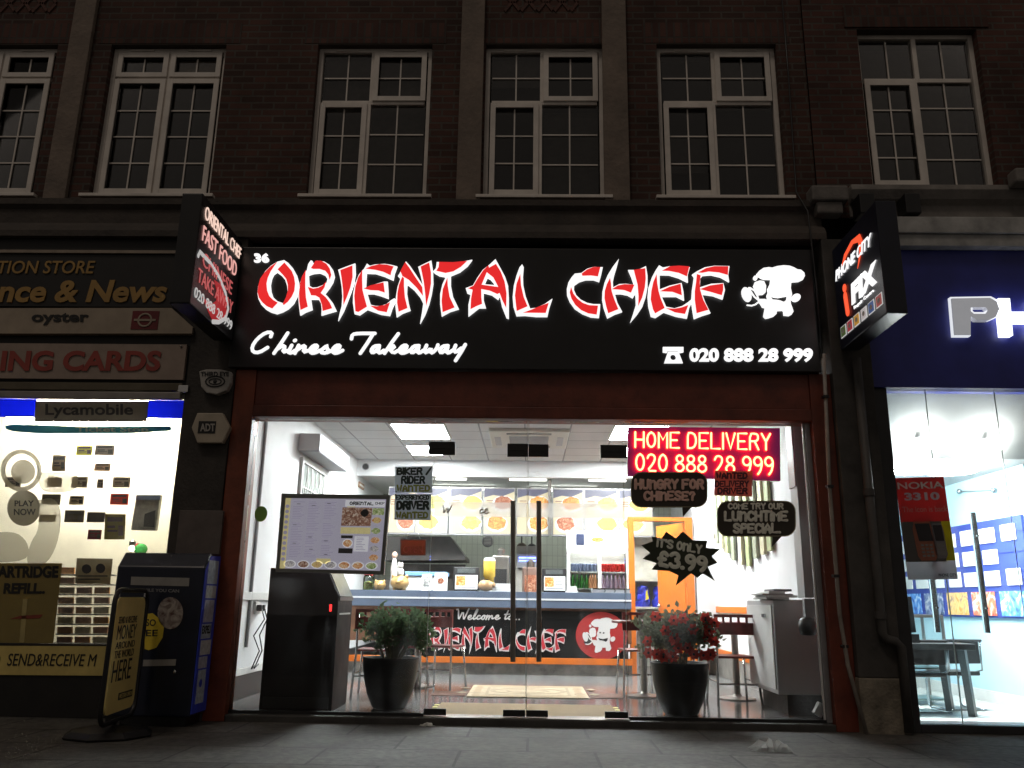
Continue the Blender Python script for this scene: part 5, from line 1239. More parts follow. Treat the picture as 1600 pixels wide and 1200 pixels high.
# ================================================================== potted plants
pot_m = mat('black glazed pot', (.006,.006,.0065), .42, var=.3, spec=.2)
def plant(px, py, r_top, h_pot, lab, leafm, seed, crown, reflections=None):
    rr = random.Random(seed); v = wz(px, py, ZF)
    c = Vector((v.x, v.y+.12, ZF+.001))
    t = thing('potted_plant', lab, 'plant', tuple(c))
    rt = r_top
    MB().lathe([(rt*.52,0),(rt*.60,.012),(rt*.80,h_pot*.28),(rt*.93,h_pot*.58),(rt*.985,h_pot*.82),(rt,h_pot*.96),(rt*1.03,h_pot),(rt*.93,h_pot),(rt*.9,h_pot*.93),(.01,h_pot*.93)], tuple(c), 32, cap=False).build('pot', pot_m, t, smooth=True)
    MB().lathe([(.001,h_pot*.935),(rt*.88,h_pot*.935)], tuple(c), 20, cap=False).build('soil', mat('dark soil', (.03,.022,.016), .95, bump=.4), t)
    stm = MB(); lf = MB(); cw, chh = crown
    tips = []
    for i in range(17):
        a_ = rr.uniform(0, 6.28); d = rr.uniform(.2,.62)*rt
        p = c+Vector((math.cos(a_)*d*.5, math.sin(a_)*d*.5, h_pot*.93))
        a2 = a_+rr.uniform(-.5,.5); e = rr.uniform(.15,.75)
        q = c+Vector((math.cos(a2)*cw*e, math.sin(a2)*cw*e*.75, h_pot+chh*rr.uniform(.35,.55)))
        mid = (p+q)/2+Vector((rr.uniform(-.03,.03), rr.uniform(-.03,.03), .03))
        stm.tube([p, mid, q], .013, 6, r2=.008)
        for j in range(4):
            b = a2+rr.uniform(-1.1,1.1); e2 = min(1, e+rr.uniform(.0,.45))
            s_ = c+Vector((math.cos(b)*cw*e2, math.sin(b)*cw*e2*.75, h_pot+chh*(.98-.75*rr.random()**1.4)*(1-.22*e2*e2)))
            stm.tube([q, (q+s_)/2+Vector((0,0,.02)), s_], .007, 5, r2=.004)
            tips.append(s_); tips.append((q+s_)/2)
    stm.build('stem', mat('grey green stem', (.16,.15,.10), .7, var=.3, scale=20), t)
    for s_ in tips:
        for j in range(12):
            p = s_+Vector((rr.gauss(0,.035), rr.gauss(0,.035), rr.gauss(.0,.032)))
            d = Vector((rr.gauss(0,1), rr.gauss(0,1), rr.gauss(.45,.6))).normalized(); L_ = rr.uniform(.040,.072)
            sd = d.cross(Vector((rr.gauss(0,1), rr.gauss(0,1), rr.gauss(0,1)))).normalized()*L_*.36
            up = d.cross(sd).normalized()*L_*.12
            lf.add([p, p+d*L_*.45+sd+up, p+d*L_, p+d*L_*.45-sd+up, p+d*L_*.45-up*.2], [(0,1,4),(1,2,4),(2,3,4),(3,0,4)])
    lf.build('foliage', leafm, t, fixn=False)
    if reflections:  # red blooms added to stand for the neon reflected in the glass
        fm, fc = reflections
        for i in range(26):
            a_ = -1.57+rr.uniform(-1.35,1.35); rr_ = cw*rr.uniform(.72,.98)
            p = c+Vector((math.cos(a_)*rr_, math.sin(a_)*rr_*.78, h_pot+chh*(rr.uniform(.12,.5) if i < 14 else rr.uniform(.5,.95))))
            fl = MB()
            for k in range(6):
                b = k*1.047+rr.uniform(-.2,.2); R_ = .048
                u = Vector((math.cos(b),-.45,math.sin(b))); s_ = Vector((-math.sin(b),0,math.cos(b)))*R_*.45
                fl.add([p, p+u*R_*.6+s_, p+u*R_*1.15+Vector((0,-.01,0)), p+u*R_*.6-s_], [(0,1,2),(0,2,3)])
            f_ = fl.build('reflection_bloom', fm, t, fixn=False)
            MB().ball(p+Vector((0,-.012,0)), .012, .012, .012, 8, 6).build('reflection_centre', fc, f_)
    return t
leafg = papermat('jade leaf', (.115,.185,.09), .30)
leafg2 = papermat('olive leaf', (.19,.21,.14), .30)
plant(604, 1109, .255, .44, 'bushy green leaved plant in a black pot beside the black cabinet', leafg, 4, (.335,.42))
plant(1068, 1119, .255, .44, 'grey green plant with the neon reflection shaped as red blooms in a black pot right of the doors', leafg2, 9, (.375,.43), (papermat('red neon reflection', (.55,.055,.04), .3), mat('dark reflection centre', (.05,.01,.01), .6)))

# ================================================================== black cabinet (kiosk) left, grey cabinet right
kA = wz(408, 1111, ZF); kB = wz(519, 1112, ZF)
ky = .42
K = lambda x, y: wy(x, y, ky)
k1, k2, k3, k4, k5 = K(421,880), K(511,896), K(529,932), K(519,1104), K(407,1104)
kb = thing('display_kiosk', 'tall black kiosk with a sloping lit top standing behind the left glass', 'kiosk', ((k4.x+k5.x)/2, ky, ZF))
xl = (k1.x+k5.x)/2; xr = k3.x; xt = k2.x; zt_ = (k1.z+k2.z)/2; zs = k3.z
blk_l = mat('black laminate', (.008,.006,.006), .5, var=.3, spec=.2)
MB().prism([[(xl,ky,ZF+.001),(xr,ky,ZF+.001),(xr,ky,zs),(xt,ky,zt_),(xl,ky,zt_)]], (0,.62,0)).build('kiosk_body', blk_l, kb, bev=.006)
e1 = Vector((xt,ky,zt_)); e2 = Vector((xr,ky,zs)); nn_ = Vector((zt_-zs,0,xr-xt)).normalized()
MB().slab([e1+nn_*.002+Vector((0,.03,0)), e2+nn_*.002+Vector((0,.03,0)), e2+nn_*.002+Vector((0,.59,0)), e1+nn_*.002+Vector((0,.59,0))], nn_*.008).build('sloping_glass', mat('pale glass top', (.35,.36,.36), .12, var=.1), kb)
MB().box(xr+.0005, xr+.012, ky+.02, ky+.6, zs-.035, zs+.0).build('steel_lip', steel, kb)
MB().box(xr+.0005, xr+.004, ky+.08, ky+.54, zs-.16, zs-.145).build('slot', plastic_w, kb)
MB().box(xr-.075, xr-.055, ky-.004, ky-.0005, zs-.13, zs-.07).build('switch', mat('red indicator', (.8,.02,.02), .4, var=0, emit=2.5, ecol=(1,.03,.03)), kb)
MB().box(xl+.03, xr-.03, ky-.008, ky-.0005, ZF+.02, ZF+.11).build('kick_plate', black_m, kb)
# lead and plug on the left wall
pg = thing('wall_socket', 'white wall socket with black plugs and dangling leads on the left wall', 'socket', tuple(wx(398, 952, WL)))
s0 = wx(400, 945, WL); 
MB().box(WL+.001, WL+.03, s0.y-.09, s0.y+.09, s0.z-.09, s0.z+.03).build('socket_plate', plastic_w, pg, bev=.005)
for dy in (-.045, .045): MB().box(WL+.0305, WL+.08, s0.y+dy-.025, s0.y+dy+.025, s0.z-.06, s0.z).build('plug', black_m, pg, bev=.006)
for j in range(2):
    y_ = s0.y-.045+.09*j
    MB().tube([(WL+.08,y_,s0.z-.04),(WL+.12,y_-.02,s0.z-.14),(WL+.05,y_-.1+.1*j,s0.z-.30),(WL+.08,y_+.03,s0.z-.45),(WL+.04,y_-.05,s0.z-.62),(WL+.05,y_+.05,ZF+.3)], .007, 6).build('lead', black_m, pg, smooth=True)

gA = wz(1222, 1104, ZF)
gy0 = .62; G = lambda x, y: wy(x, y, gy0)
x0, x1 = G(1211,1000).x, 2.655; z0, z1 = G(1240,1086).z, G(1230,937).z
gc = thing('ice_cabinet', 'pale grey cabinet raised on a dark plinth against the right wall', 'cabinet', ((x0+x1)/2, gy0, ZF))
gm = mat('pale grey enamel', (.50,.51,.51), .35, var=.08, scale=3)
gd_ = .95
MB().box(x0, x1, gy0, gy0+gd_, z0, z1).build('cabinet_body', gm, gc, bev=.012)
MB().box(x0+.10, x1, gy0+.08, gy0+gd_-.05, ZF+.001, z0-.001).build('plinth', stone_d, gc)
MB().box(x0-.012, x0-.001, gy0+.03, gy0+gd_-.03, z0+.04, z1-.05).build('side_door', plastic_w, gc, bev=.003)
MB().box(x0-.03, x0-.0125, gy0+.2, gy0+.3, z1-.16, z1-.13).build('handle', chrome, gc)
nb = [paper, mat('newsprint', (.45,.44,.42), .8, var=.2), mat('dark magazine', (.08,.08,.09), .5)]
for k, (dx, dx2, h, m_) in enumerate(((-.06,-.10,.018,nb[1]), (-.05,-.02,.02,nb[0]), (-.09,-.05,.012,nb[1]), (-.02,-.12,.02,nb[0]), (.03,-.05,.02,nb[2]))):
    zz = z1+.001+sum(x for x in (.018,.02,.012,.02,.02)[:k])+k*.001
    tag(MB().box(x0+dx, x1-.18+dx2, gy0-.03+.02*k, gy0+.45-.02*k, zz, zz+h).build('newspaper', m_, bev=.002),
        ('folded grey newspaper at the bottom of the pile on the grey cabinet','white paper second from the bottom of the pile on the grey cabinet','thin grey paper in the middle of the pile on the grey cabinet','white paper just under the dark magazine on the grey cabinet','dark magazine on top of the paper pile on the grey cabinet')[k], 'newspaper')
# hanging white shutter guide cover and black key-switch head beside the right edge of the glass
A = wy(1229, 668, .25); B = wy(1270, 936, .25)
gu = thing('shutter_guide', 'tall narrow white and maroon shutter guide cover hanging inside the right edge of the glass', 'guide', (2.42, .25, wy(1260,934,.25).z))
xg0 = wy(1246, 800, .2).x
MB().box(xg0, RX0-.002, .16, .36, wy(1260,934,.16).z, HZ0+.3).build('guide_cover', mat('pale grey enamel', (.50,.51,.51)), gu, bev=.004)
MB().box(xg0-.012, xg0-.0005, .17, .35, wy(1260,760,.16).z, HZ0+.29).build('maroon_strip', maroon, gu)
c = wy(1264, 979, .16)
sk_ = thing('shutter_motor', 'round black shutter motor head on a grey bar against the right edge of the glass', 'motor', (c.x, .16, c.z-.07))
MB().lathe([(.02,-.075),(.06,-.07),(.075,-.03),(.078,.02),(.06,.06),(.03,.075)], (c.x,.20,c.z), 20).build('motor_head', black_p, sk_, smooth=True)
MB().box(c.x-.02, c.x+.075, .17, .23, c.z+.076, wy(1260,935,.16).z-.001).build('bar', grey_p, sk_)
MB().ball((c.x+.07,.15,c.z+.005), .008,.008,.008).build('red_light', mat('red indicator', (.8,.02,.02)), sk_)
c = wy(1283, 1106, .06)
o = thing('door_wedge', 'pale grey slanting rubber wedge at the lower right corner of the glass', 'wedge', tuple(c))
MB().slab([wy(1272,1114,.06),wy(1281,1097,.06),wy(1293,1103,.06),wy(1284,1122,.06)], (0,.07,0)).build('wedge_body', mat('pale rubber', (.5,.5,.48), .7), o, bev=.005)
MB().box(c.x-.06, c.x+.03, .065, .12, ZF+.001, ZF+.012).build('foot', grey_p, o)

# ================================================================== window notices
YN = -.006
def sheet(name, label, cat, px, Y, m_, th=.003, group=None, bev=0):
    o = thing(name, label, cat, tuple(wy(sum(p[0] for p in px)/len(px), max(p[1] for p in px), Y)), group)
    MB().prism([[wy(x, y, Y) for x, y in px]], (0, th, 0)).build('sheet', m_, o)
    return o
inkg = mat('dark green ink', (.015,.03,.02), .6, var=.2)
inky = mat('olive ink on yellow', (.30,.32,.04), .6, var=.2)
ylw = mat('pale yellow highlighter', (.55,.55,.18), .7, var=.1)
notice_p = papermat('lit notice paper', (.74,.79,.82), .6)
def hand(o, s, px, Y, m_, r, name='hand_lettering', wob=.12, flat=.3):
    return stroke_mb(s, pq4([(px[0],px[1]),(px[2],px[1]),(px[2],px[3]),(px[0],px[3])], Y), (0,0,1,1), r, flat, .001, wob=wob, n=6).build(name, m_, o)
o = sheet('paper_notice', 'white hand lettered notice asking for a biker or rider, above another notice', 'notice', [(617,729),(676,728),(675,770),(617,770)], YN, notice_p)
hand(o, 'BiKER /', (621,732,673,741), YN, inkg, .0098); hand(o, 'RiDER', (628,745,663,755), YN, inkg, .0098); hand(o, 'WanTED', (621,758.5,671,767), YN, inky, .0088)
for p in ((619,731),(674,730),(619,768)): MB().ellipse(wy(p[0],p[1],YN-.002), .006, .006, (0,.0018,0), 10).build('corner_dot', ink, o)
o = sheet('paper_notice', 'white hand lettered notice asking for an experienced driver', 'notice', [(617,771),(674,772),(673,813),(616,812)], YN, notice_p)
hand(o, 'EXPERiEnCED', (619,774,670,780), YN, inkg, .0062); hand(o, 'DRiVER', (621,784,669,795), YN, inkg, .0125); hand(o, 'WanTED', (620,800.5,668,809), YN, inky, .0088)
for p in ((618,773),(672,774),(618,810)): MB().ellipse(wy(p[0],p[1],YN-.002), .006, .006, (0,.0018,0), 10).build('corner_dot', ink, o)
bub = papermat('blackboard paint', (.070,.060,.048), .3) or mat('x', (.022,.024,.02), .6, var=.3)
chk = mat('chalk lettering', (.90,.86,.74), .8, var=.2, scale=30)
chp = mat('pinkish chalk lettering', (.92,.55,.46), .8, var=.2, scale=30)
def rrect(x0, y0, x1, y1, r, n=5):
    out = []
    for cx, cy, a0 in ((x1-r,y0+r,-90),(x1-r,y1-r,0),(x0+r,y1-r,90),(x0+r,y0+r,180)):
        for i in range(n+1):
            a_ = rad(a0+90*i/n); out.append((cx+r*math.cos(a_), cy+r*math.sin(a_)))
    return out
def bubble(label, x0, y0, x1, y1, r, tail, lines):
    o = thing('speech_bubble_sign', label, 'sign', tuple(wy((x0+x1)/2, y1, YN)))
    pts = rrect(x0, y0, x1, y1, r)
    k = max(range(len(pts)), key=lambda i: (pts[i][1] > y1-.5)*1000+(pts[i][0] < (x0+x1)/2)*0-abs(pts[i][0]-tail[1]))
    # insert tail after the bottom-right corner arc
    idx = [i for i, p in enumerate(pts) if abs(p[1]-y1) < .3][0]
    pts = pts[:idx+1]+[(tail[1],y1),tail[2],(tail[0],y1)]+pts[idx+1:]
    MB().prism([[wy(x, y, YN) for x, y in pts]], (0,.004,0)).build('board', bub, o)
    bd = MB(); q = rrect(x0+1, y0+1, x1-1, y1-1, r-1); q.append(q[0])
    bd.tube([wy(x, y, YN-.0008) for x, y in q], .0035, 6, False, .3, (0,1,0)); bd.build('chalk_border', mat('cream chalk edge', (.35,.31,.2), .8), o)
    for s, px, r_, m_ in lines: hand(o, s, px, YN-.001, m_, r_)
bubble('black speech bubble sign asking about hunger, under the left of the neon sign', 985.5, 737.5, 1105.5, 793, 17, (1066,1080,(1067,808)),
       [('HUnGRY FOR', (993,750.5,1098,763), .0145, chp), ('CHinESE?', (1007,769,1085,781), .0135, chp)])
bubble('black speech bubble sign with three lines, in front of the slatted wall art', 1120.5, 782.5, 1243.5, 838.5, 17, (1207,1221,(1206,855)),
       [('COmE TRY OUR', (1138,787,1223,795), .0085, chk), ('LUnCHTimE', (1133,800,1229,813), .0145, chk), ('SPECiaL.', (1147,819,1218,832), .0135, chk)])
st_pts = [(1002,852),(1020,846),(1018,838),(1034,841),(1041,831),(1056,841),(1067,830),(1083,844),(1105,845),(1103,856),(1125,858),(1112,869),(1121,879),(1106,886),(1117,908),(1098,896),(1090,903),(1080,896),(1056,915),(1060,899),(1045,892),(1018,890),(1026,880),(1004,873),(1016,864)]
o = thing('starburst_sign', 'black jagged starburst sign with a price', 'sign', tuple(wy(1060, 912, YN)))
MB().prism([[wy(x, y, YN) for x, y in st_pts]], (0,.004,0)).build('board', papermat('green black board', (.055,.065,.042), .3), o)
tlt = lambda x0, y0, x1, y1, dy: pq4([(x0,y0),(x1,y0+dy),(x1-1,y1+dy),(x0-1,y1)], YN-.001)
grn = mat('grey green chalk', (.85,.90,.74), .8, var=.2, scale=30)
stroke_mb("iT'S OnLY", tlt(1028,842,1096,853,11), (0,0,1,1), .0115, .3, .001, wob=.1, n=6).build('hand_lettering', grn, o)
stroke_mb('£3.99', tlt(1030,862,1103,883,9), (0,0,1,1), .0205, .3, .001, wob=.06, n=6).build('hand_lettering', grn, o)
pinkp = papermat('coral paper', (.80,.30,.24), .4)
o = sheet('paper_notice', 'coral paper notice for a delivery driver stuck under the neon sign', 'notice', [(1117,735),(1176,736),(1175,776),(1116,774)], YN-.02, pinkp)
hand(o, 'WanTED', (1120,739,1167,747), YN-.021, mat('plum ink', (.09,.03,.05), .6), .0085); hand(o, 'DELiVERY', (1118,752,1169,760), YN-.021, mat('plum ink', (.09,.03,.05)), .0072); hand(o, 'DRiVER', (1122,763,1167,771), YN-.021, mat('plum ink', (.09,.03,.05)), .0085)
# round green sticker
c = wy(408, 803, .02)
stx = MB().ellipse((c.x,.014,c.z), wy(417.5,803,.014).x-c.x, .068, (0,.002,0), 26)
tag(stx.build('round_sticker', papermat('green sticker', (.24,.32,.10))), 'round green sticker on the far left glass', 'sticker')
# OPEN plaque
YO = .16
op = thing('open_sign', 'brown plaque reading open hanging inside the left door on a string', 'sign', tuple(wy(645, 868, YO)))
MB().prism([[wy(x,y,YO) for x,y in ((626,844),(665.5,843),(664.5,868),(625.5,867))]], (0,.012,0)).build('plaque', papermat('brown plaque', (.50,.18,.10), .5), op)
q_ = pq(626,843.5,665,867.5,YO-.004); fr_ = MB()
fr_.tube([q_[0],q_[1],q_[2],q_[3],q_[0]], .004, 6, False); fr_.build('edge', mat('rosy edge', (.42,.2,.16), .5), op)
text_mb('OPEN', pq(630,853,661,864,YO), bold=.01).build('lettering', papermat('dull red letters', (.85,.42,.33), .4), op)
MB().tube([wy(634,844,YO+.004), wy(638,832,YO+.004), wy(653,832,YO+.004), wy(657,844,YO+.004)], .003, 5).build('string', plastic_w, op)

# framed lit menu board hanging against the left glass
YQ = .06
mf = thing('framed_menu', 'wide grey framed lit menu with food pictures hung inside the left glass', 'menu board', tuple(wy(520, 897, YQ)))
oc = [(440,771),(609.5,773.5),(599.5,898),(430.5,893.5)]; ic = [(446,778),(603.5,780),(594,892),(436.5,888)]
fro = mat('grey menu frame', (.50,.50,.48), .4, var=.2)
MB().prism([[wy(x,y,YQ) for x,y in oc], [wy(x,y,YQ) for x,y in ic]], (0,.05,0)).build('frame', fro, mf)
Qm = pq4(ic, YQ+.012)
lil = mat('lit lilac menu sheet', (.6,.56,.66), .5, var=.1, scale=3, emit=.27, ecol=(.86,.80,1))
MB().slab(Qm, (0,.03,0)).build('menu_sheet', lil, mf)
bp = lambda u, v, d: bil(Qm, u, v)-Vector((0,d,0))
def mq_(mb, u0, v0, u1, v1, d): mb.slab([bp(u0,v0,d),bp(u1,v0,d),bp(u1,v1,d),bp(u0,v1,d)], (0,.001,0))
k = MB(); mq_(k, .0,.0,.055,1,.0012); mq_(k,.575,.405,.87,.495,.0012); mq_(k,.36,.85,.50,.92,.0012); mq_(k, .62,.02,.70,.12,.0012)
k.build('yellow_print', mat('lit yellow print', (.7,.6,.2), .5, var=.3, scale=14, emit=.34, ecol=(1,.85,.42)), mf)
k = MB(); mq_(k,.60,.02,.99,.11,.0016); mq_(k,.72,.53,.86,.74,.0016)
k.build('white_print', mat('lit white print', (.8,.8,.8), .5, var=.05, emit=.42, ecol=(.95,.92,1)), mf)
rr = random.Random(2); k = MB()
for (u0, u1, n) in ((.085,.20,34), (.235,.36,34), (.395,.52,34)):
    for i in range(n):
        v = .05+.80*i/n
        if rr.random() < .1: continue
        mq_(k, u0, v, u0+(u1-u0)*rr.uniform(.55,1), v+.008, .0014)
for i in range(8): mq_(k, .74, .55+.023*i, .74+.1*rr.uniform(.5,1), .558+.023*i, .002)
k.build('small_print', mat('lit grey print', (.4,.36,.5), .5, var=0, emit=.26, ecol=(.66,.58,.8)), mf)
k = MB()
for (u, v) in ((.12,.08),(.10,.38),(.27,.10),(.26,.55),(.42,.07),(.42,.60),(.28,.72),(.11,.64),(.43,.79)): mq_(k, u, v, u+.035, v+.007, .0018)
mq_(k,.585,.52,.70,.56,.0018); mq_(k,.57,.70,.71,.77,.0018)
k.build('dark_print', mat('dark menu print', (.05,.05,.06), .5, var=.1), mf)
stroke_mb('ORiEnTaL', Qm, (.645,.045,.875,.085), .0048, .3, .002, wob=.1, n=6).build('hand_lettering', mat('dark menu print', (.05,.05,.06)), mf)
stroke_mb('CHEF', Qm, (.895,.045,.985,.075), .0028, .3, .002, n=6).build('hand_lettering', mat('dark menu print', (.05,.05,.06)), mf)
fm2 = [foodmat('lit menu ribs', (.10,.04,.03), (.30,.14,.09), (.62,.50,.42), .45, 40), foodmat('lit menu greens', (.12,.20,.05), (.35,.42,.16), (.7,.68,.5), .45, 45), foodmat('lit menu rice', (.45,.30,.10), (.72,.55,.25), (.5,.16,.06), .45, 50), foodmat('lit menu prawns', (.5,.16,.06), (.70,.35,.15), (.8,.68,.5), .45, 45), foodmat('lit menu dumplings', (.22,.2,.25), (.6,.55,.55), (.75,.7,.68), .4, 40)]
def foodell(u, v, ru, rv, m_, pl=True):
    if pl: MB().prism([[bp(u+ru*1.25*math.cos(t*.349), v+rv*1.25*math.sin(t*.349), .0012) for t in range(18)]], (0,.001,0)).build('plate', mat('lit white print', (.8,.8,.8)), mf)
    MB().prism([[bp(u+ru*(1+.08*math.sin(5*t))*math.cos(t*.349), v+rv*(1+.08*math.cos(3*t))*math.sin(t*.349), .0026) for t in range(18)]], (0,.001,0)).build('food_picture', m_, mf)
k = MB(); mq_(k,.575,.125,.87,.385,.0014); k.build('food_picture', fm2[0], mf)
k = MB(); mq_(k,.875,.13,.99,.225,.0014); k.build('food_picture', fm2[1], mf)
foodell(.80,.20,.04,.055,mat('dark menu print', (.05,.05,.06)))
for i, (v, m_) in enumerate(((.30,fm2[2]),(.45,fm2[1]),(.58,fm2[3]),(.70,fm2[4]),(.82,fm2[3]))): foodell(.925,v,.045,.042,m_, False)
foodell(.655,.63,.042,.05,fm2[3])
for i, m_ in enumerate((fm2[4],fm2[0],fm2[2],fm2[4],fm2[3],fm2[3],fm2[1])): foodell(.10+.135*i,.935,.050,.044,m_)
k = MB()
for i in range(11): k.prism([[bp(.028+.02*math.cos(t*.52), .12+.075*i+.026*math.sin(t*.52), .002) for t in range(12)]], (0,.001,0))
k.build('side_motif', mat('lit grey print', (.4,.36,.5)), mf)

# neon sign
YE = .03
nq = pq4([(981.5,666.5),(1218.5,669),(1219.5,751),(981,743)], YE)
ne = thing('neon_sign', 'purple acrylic neon sign with glowing orange home delivery lettering and phone number', 'neon sign', tuple(wy(1100, 750, YE)))
MB().slab(nq, (0,.05,0)).build('backing_panel', mat('purple acrylic', (.55,.02,.13), .25, var=.08, emit=.09, ecol=(.60,.01,.40)), ne)
neo = mat('neon tube', (.9,.2,.1), .4, var=0, emit=4.2, ecol=(1,.045,.025)); nco = mat('neon core', (1,.8,.5), .4, var=0, emit=3.2, ecol=(1,.62,.24))
stroke_mb('HOME DELIVERY', nq, (.045,.125,.93,.43), .0125, 1, .012, n=8, gap=1.55).build('neon_lettering', neo, ne, smooth=True)
stroke_mb('HOME DELIVERY', nq, (.045,.125,.93,.43), .0068, 1, .027, n=8, gap=1.55).build('neon_core', nco, ne, smooth=True)
stroke_mb('020 888 28 999', nq, (.05,.57,.945,.90), .0125, 1, .012, n=8, gap=1.5).build('neon_number', neo, ne, smooth=True)
stroke_mb('020 888 28 999', nq, (.05,.57,.945,.90), .0068, 1, .027, n=8, gap=1.5).build('neon_core', nco, ne, smooth=True)

# ================================================================== LEFT SHOP
LX = -7.5
lxr = -3.105
ls = thing('newsagent_front', 'dark newsagent shop front with a blue window frame and a bright yellow lit window', 'shopfront', (-5, 0, ZP))
blue_f = mat('blue window frame', (.025,.05,.42), .45, var=.15)
dkb = mat('dark board', (.012,.011,.010), .5, var=.3)
gz = lambda y, Y=0: wy(150, y, Y).z
wt, wb = gz(655), gz(1006)
wxr = wy(276, 800, 0).x
fr_r0, fr_r1 = wxr, lxr-.001
blue_t = papermat('backlit blue film', (.05,.09,.72), .6)
for xa_, xb_ in ((LX, wy(55,640,-.06).x), (wy(231,640,-.06).x, fr_r1)): MB().box(xa_, xb_, -.062, -.056, wt+.001, gz(627)).build('blue_band', blue_t, ls)
MB().box(fr_r0, fr_r1, -.062, -.056, wb, wt).build('blue_band', papermat('backlit blue edge film', (.10,.16,.95), .8), ls)
MB().box(fr_r0+.0, fr_r0+.03, -.054, .10, wb, wt).build('window_frame', blue_f, ls)
MB().box(LX, lxr-.001, -.04, .2, ZP, wb-.002).build('stall_riser', dkb, ls, bev=.005)
MB().box(LX, lxr-.001, -.10, .25, gz(626)+.06, 4.34).build('fascia_backing', dkb, ls)
MB().box(LX, lxr-.02, -.15, -.101, gz(623,-.14), gz(612,-.14)).build('shutter_rail', steel, ls, bev=.006)
MB().box(LX, lxr-.02, -.13, -.101, gz(610,-.12), gz(598,-.12)).build('shutter_rail', mat('dull brass rail', (.13,.11,.075), .5, .4), ls, bev=.006)
MB().box(LX, wxr-.001, .0, .006, wb+.001, wt).build('glass_pane', shop_g, ls)
# display niche behind the window
cream = mat('cream display board', (.82,.77,.63), .7, var=.12, scale=2)
zz_ = gz(626)+.002
bk = MB().box(LX, lxr-.02, .75, .8, wb-.3, zz_+.05).box(lxr-.05, lxr-.02, .101, .749, wb-.3, zz_).box(LX, lxr-.051, .15, .749, wb-.3, wb-.25).box(LX, lxr-.001, -.052, .749, zz_, zz_+.05)
o = thing('display_case', 'cream window display case glowing behind the blue frame', 'display', (-5, .4, wb-.3))
bk.build('lining', cream, o)
tl_ = thing('strip_light', 'fluorescent tube glaring along the top of the newsagent window', 'light', (-4.8, .3, wt+.05))
A = wy(10,657,.25); B = wy(272,657,.25)
MB().box(A.x, B.x, .22, .28, wt+.06, wt+.115).build('housing', plastic_w, tl_)
MB().tube([(A.x,.25,wt+.025),(B.x,.25,wt+.025)], .022, 10).build('tube', mat('warm tube', (.9,.9,.8), .5, var=0, emit=230, ecol=(1,.95,.84)), tl_)

# name boards
YS = -.15
o = thing('shop_sign', 'black fascia with dull gold lettering above the newsagent', 'sign', (-5, YS, gz(478,YS)))
xr_ = wy(283, 440, YS).x
MB().box(LX, xr_, YS, -.101, gz(479,YS), gz(398,YS)).build('sign_panel', dkb, o)
goldp = mat('dull gold letters', (.42,.25,.07), .5, var=.15)
text_mb('TION STORE', pq(-2,408,150,428,YS), bold=.01, shear=.25, th=.008).build('lettering', goldp, o)
text_mb('nce & News', pq(-4,438,262,473,YS), bold=.03, shear=.25, th=.008).build('lettering', goldp, o)
MB().box(LX, xr_, YS-.02, -.101, gz(396.5,YS), gz(392,YS)).build('top_trim', mat('pale trim', (.34,.28,.22), .6), o)
o = thing('sign_strip', 'cream strip sign with black lettering and a dark red transport roundel', 'sign', (-5, YS, gz(524,YS)))
crm = mat('aged cream board', (.40,.33,.25), .6, var=.15)
MB().prism([[wy(-380,482,YS-.02),wy(268,481,YS-.02),wy(301,511,YS-.02),wy(300,521,YS-.02),wy(-380,521,YS-.02)]], (0,.06,0)).build('sign_panel', crm, o)
text_mb('oyster', pq(50,489,139,508,YS-.02), bold=.03, th=.004).build('lettering', ink, o)
A = wy(208,486,YS-.02); B = wy(246,515,YS-.02); red_r = mat('dark red badge', (.16,.012,.015), .5, var=.15)
ba = MB().box(A.x, B.x, YS-.025, YS-.0205, B.z, A.z).build('badge', red_r, o)
c = Vector(((A.x+B.x)/2, YS-.029, (A.z+B.z)/2)); k = MB()
k.tube([c+Vector((.06*math.cos(t*.3142),0,.06*math.sin(t*.3142))) for t in range(21)], .009, 6, False, .4, (0,1,0)); k.box(c.x-.10, c.x+.10, YS-.031, YS-.0255, c.z-.01, c.z+.01)
k.build('roundel', crm, ba)
o = thing('sign_strip', 'cream board with large faded red capital lettering for cards', 'sign', (-5, YS, gz(592,YS)))
MB().box(LX, wy(289,560,YS).x, YS+.005, -.101, gz(592,YS), gz(537,YS)).build('sign_panel', mat('aged pinkish board', (.36,.28,.23), .6, var=.15), o)
text_mb('ING CARDS', pq(0,548,252,580,YS), bold=.035, shear=.12, th=.004, lift=.001).build('lettering', mat('faded red letters', (.34,.055,.04), .6, var=.15), o)
MB().ball(wy(283,541,YS), .012, .01, .012).build('screw', steel, o)
A = wy(281,603,-.12); B = wy(295,614,-.12)
tag(MB().box(A.x, B.x, -.15, -.121, B.z, A.z).build('bolt_bracket', chrome, bev=.004), 'small shiny metal bracket at the corner under the cream boards', 'bracket')
# stickers on the window
YG = -.008
o = thing('window_sticker', 'grey rectangular sticker with large dark mobile network lettering across the blue frame', 'sticker', tuple(wy(140,660,YG)))
MB().prism([[wy(56,627,-.066),wy(232,627,-.066),wy(229,659,-.066),wy(53,659,-.066)]], (0,.005,0)).build('film', papermat('grey sticker film', (.30,.28,.24), .13), o)
text_mb('Lycamobile', pq(71,631,208,654,-.066), bold=.02, th=.002, lift=.001).build('lettering', mat('dark grey letters', (.06,.06,.065), .6), o)
o = thing('window_sticker', 'long teal strip sticker with pale lettering about tickets under the tube light', 'sticker', tuple(wy(140,678,YG)))
MB().prism([[wy(8,666,YG),wy(20,663,YG),wy(130,667,YG),wy(265,666,YG),wy(268,669,YG),wy(266,673,YG),wy(200,677,YG),wy(60,677,YG),wy(20,674,YG),wy(9,670,YG)]], (0,.004,0)).build('film', papermat('teal sticker film', (.08,.26,.30), .4), o)
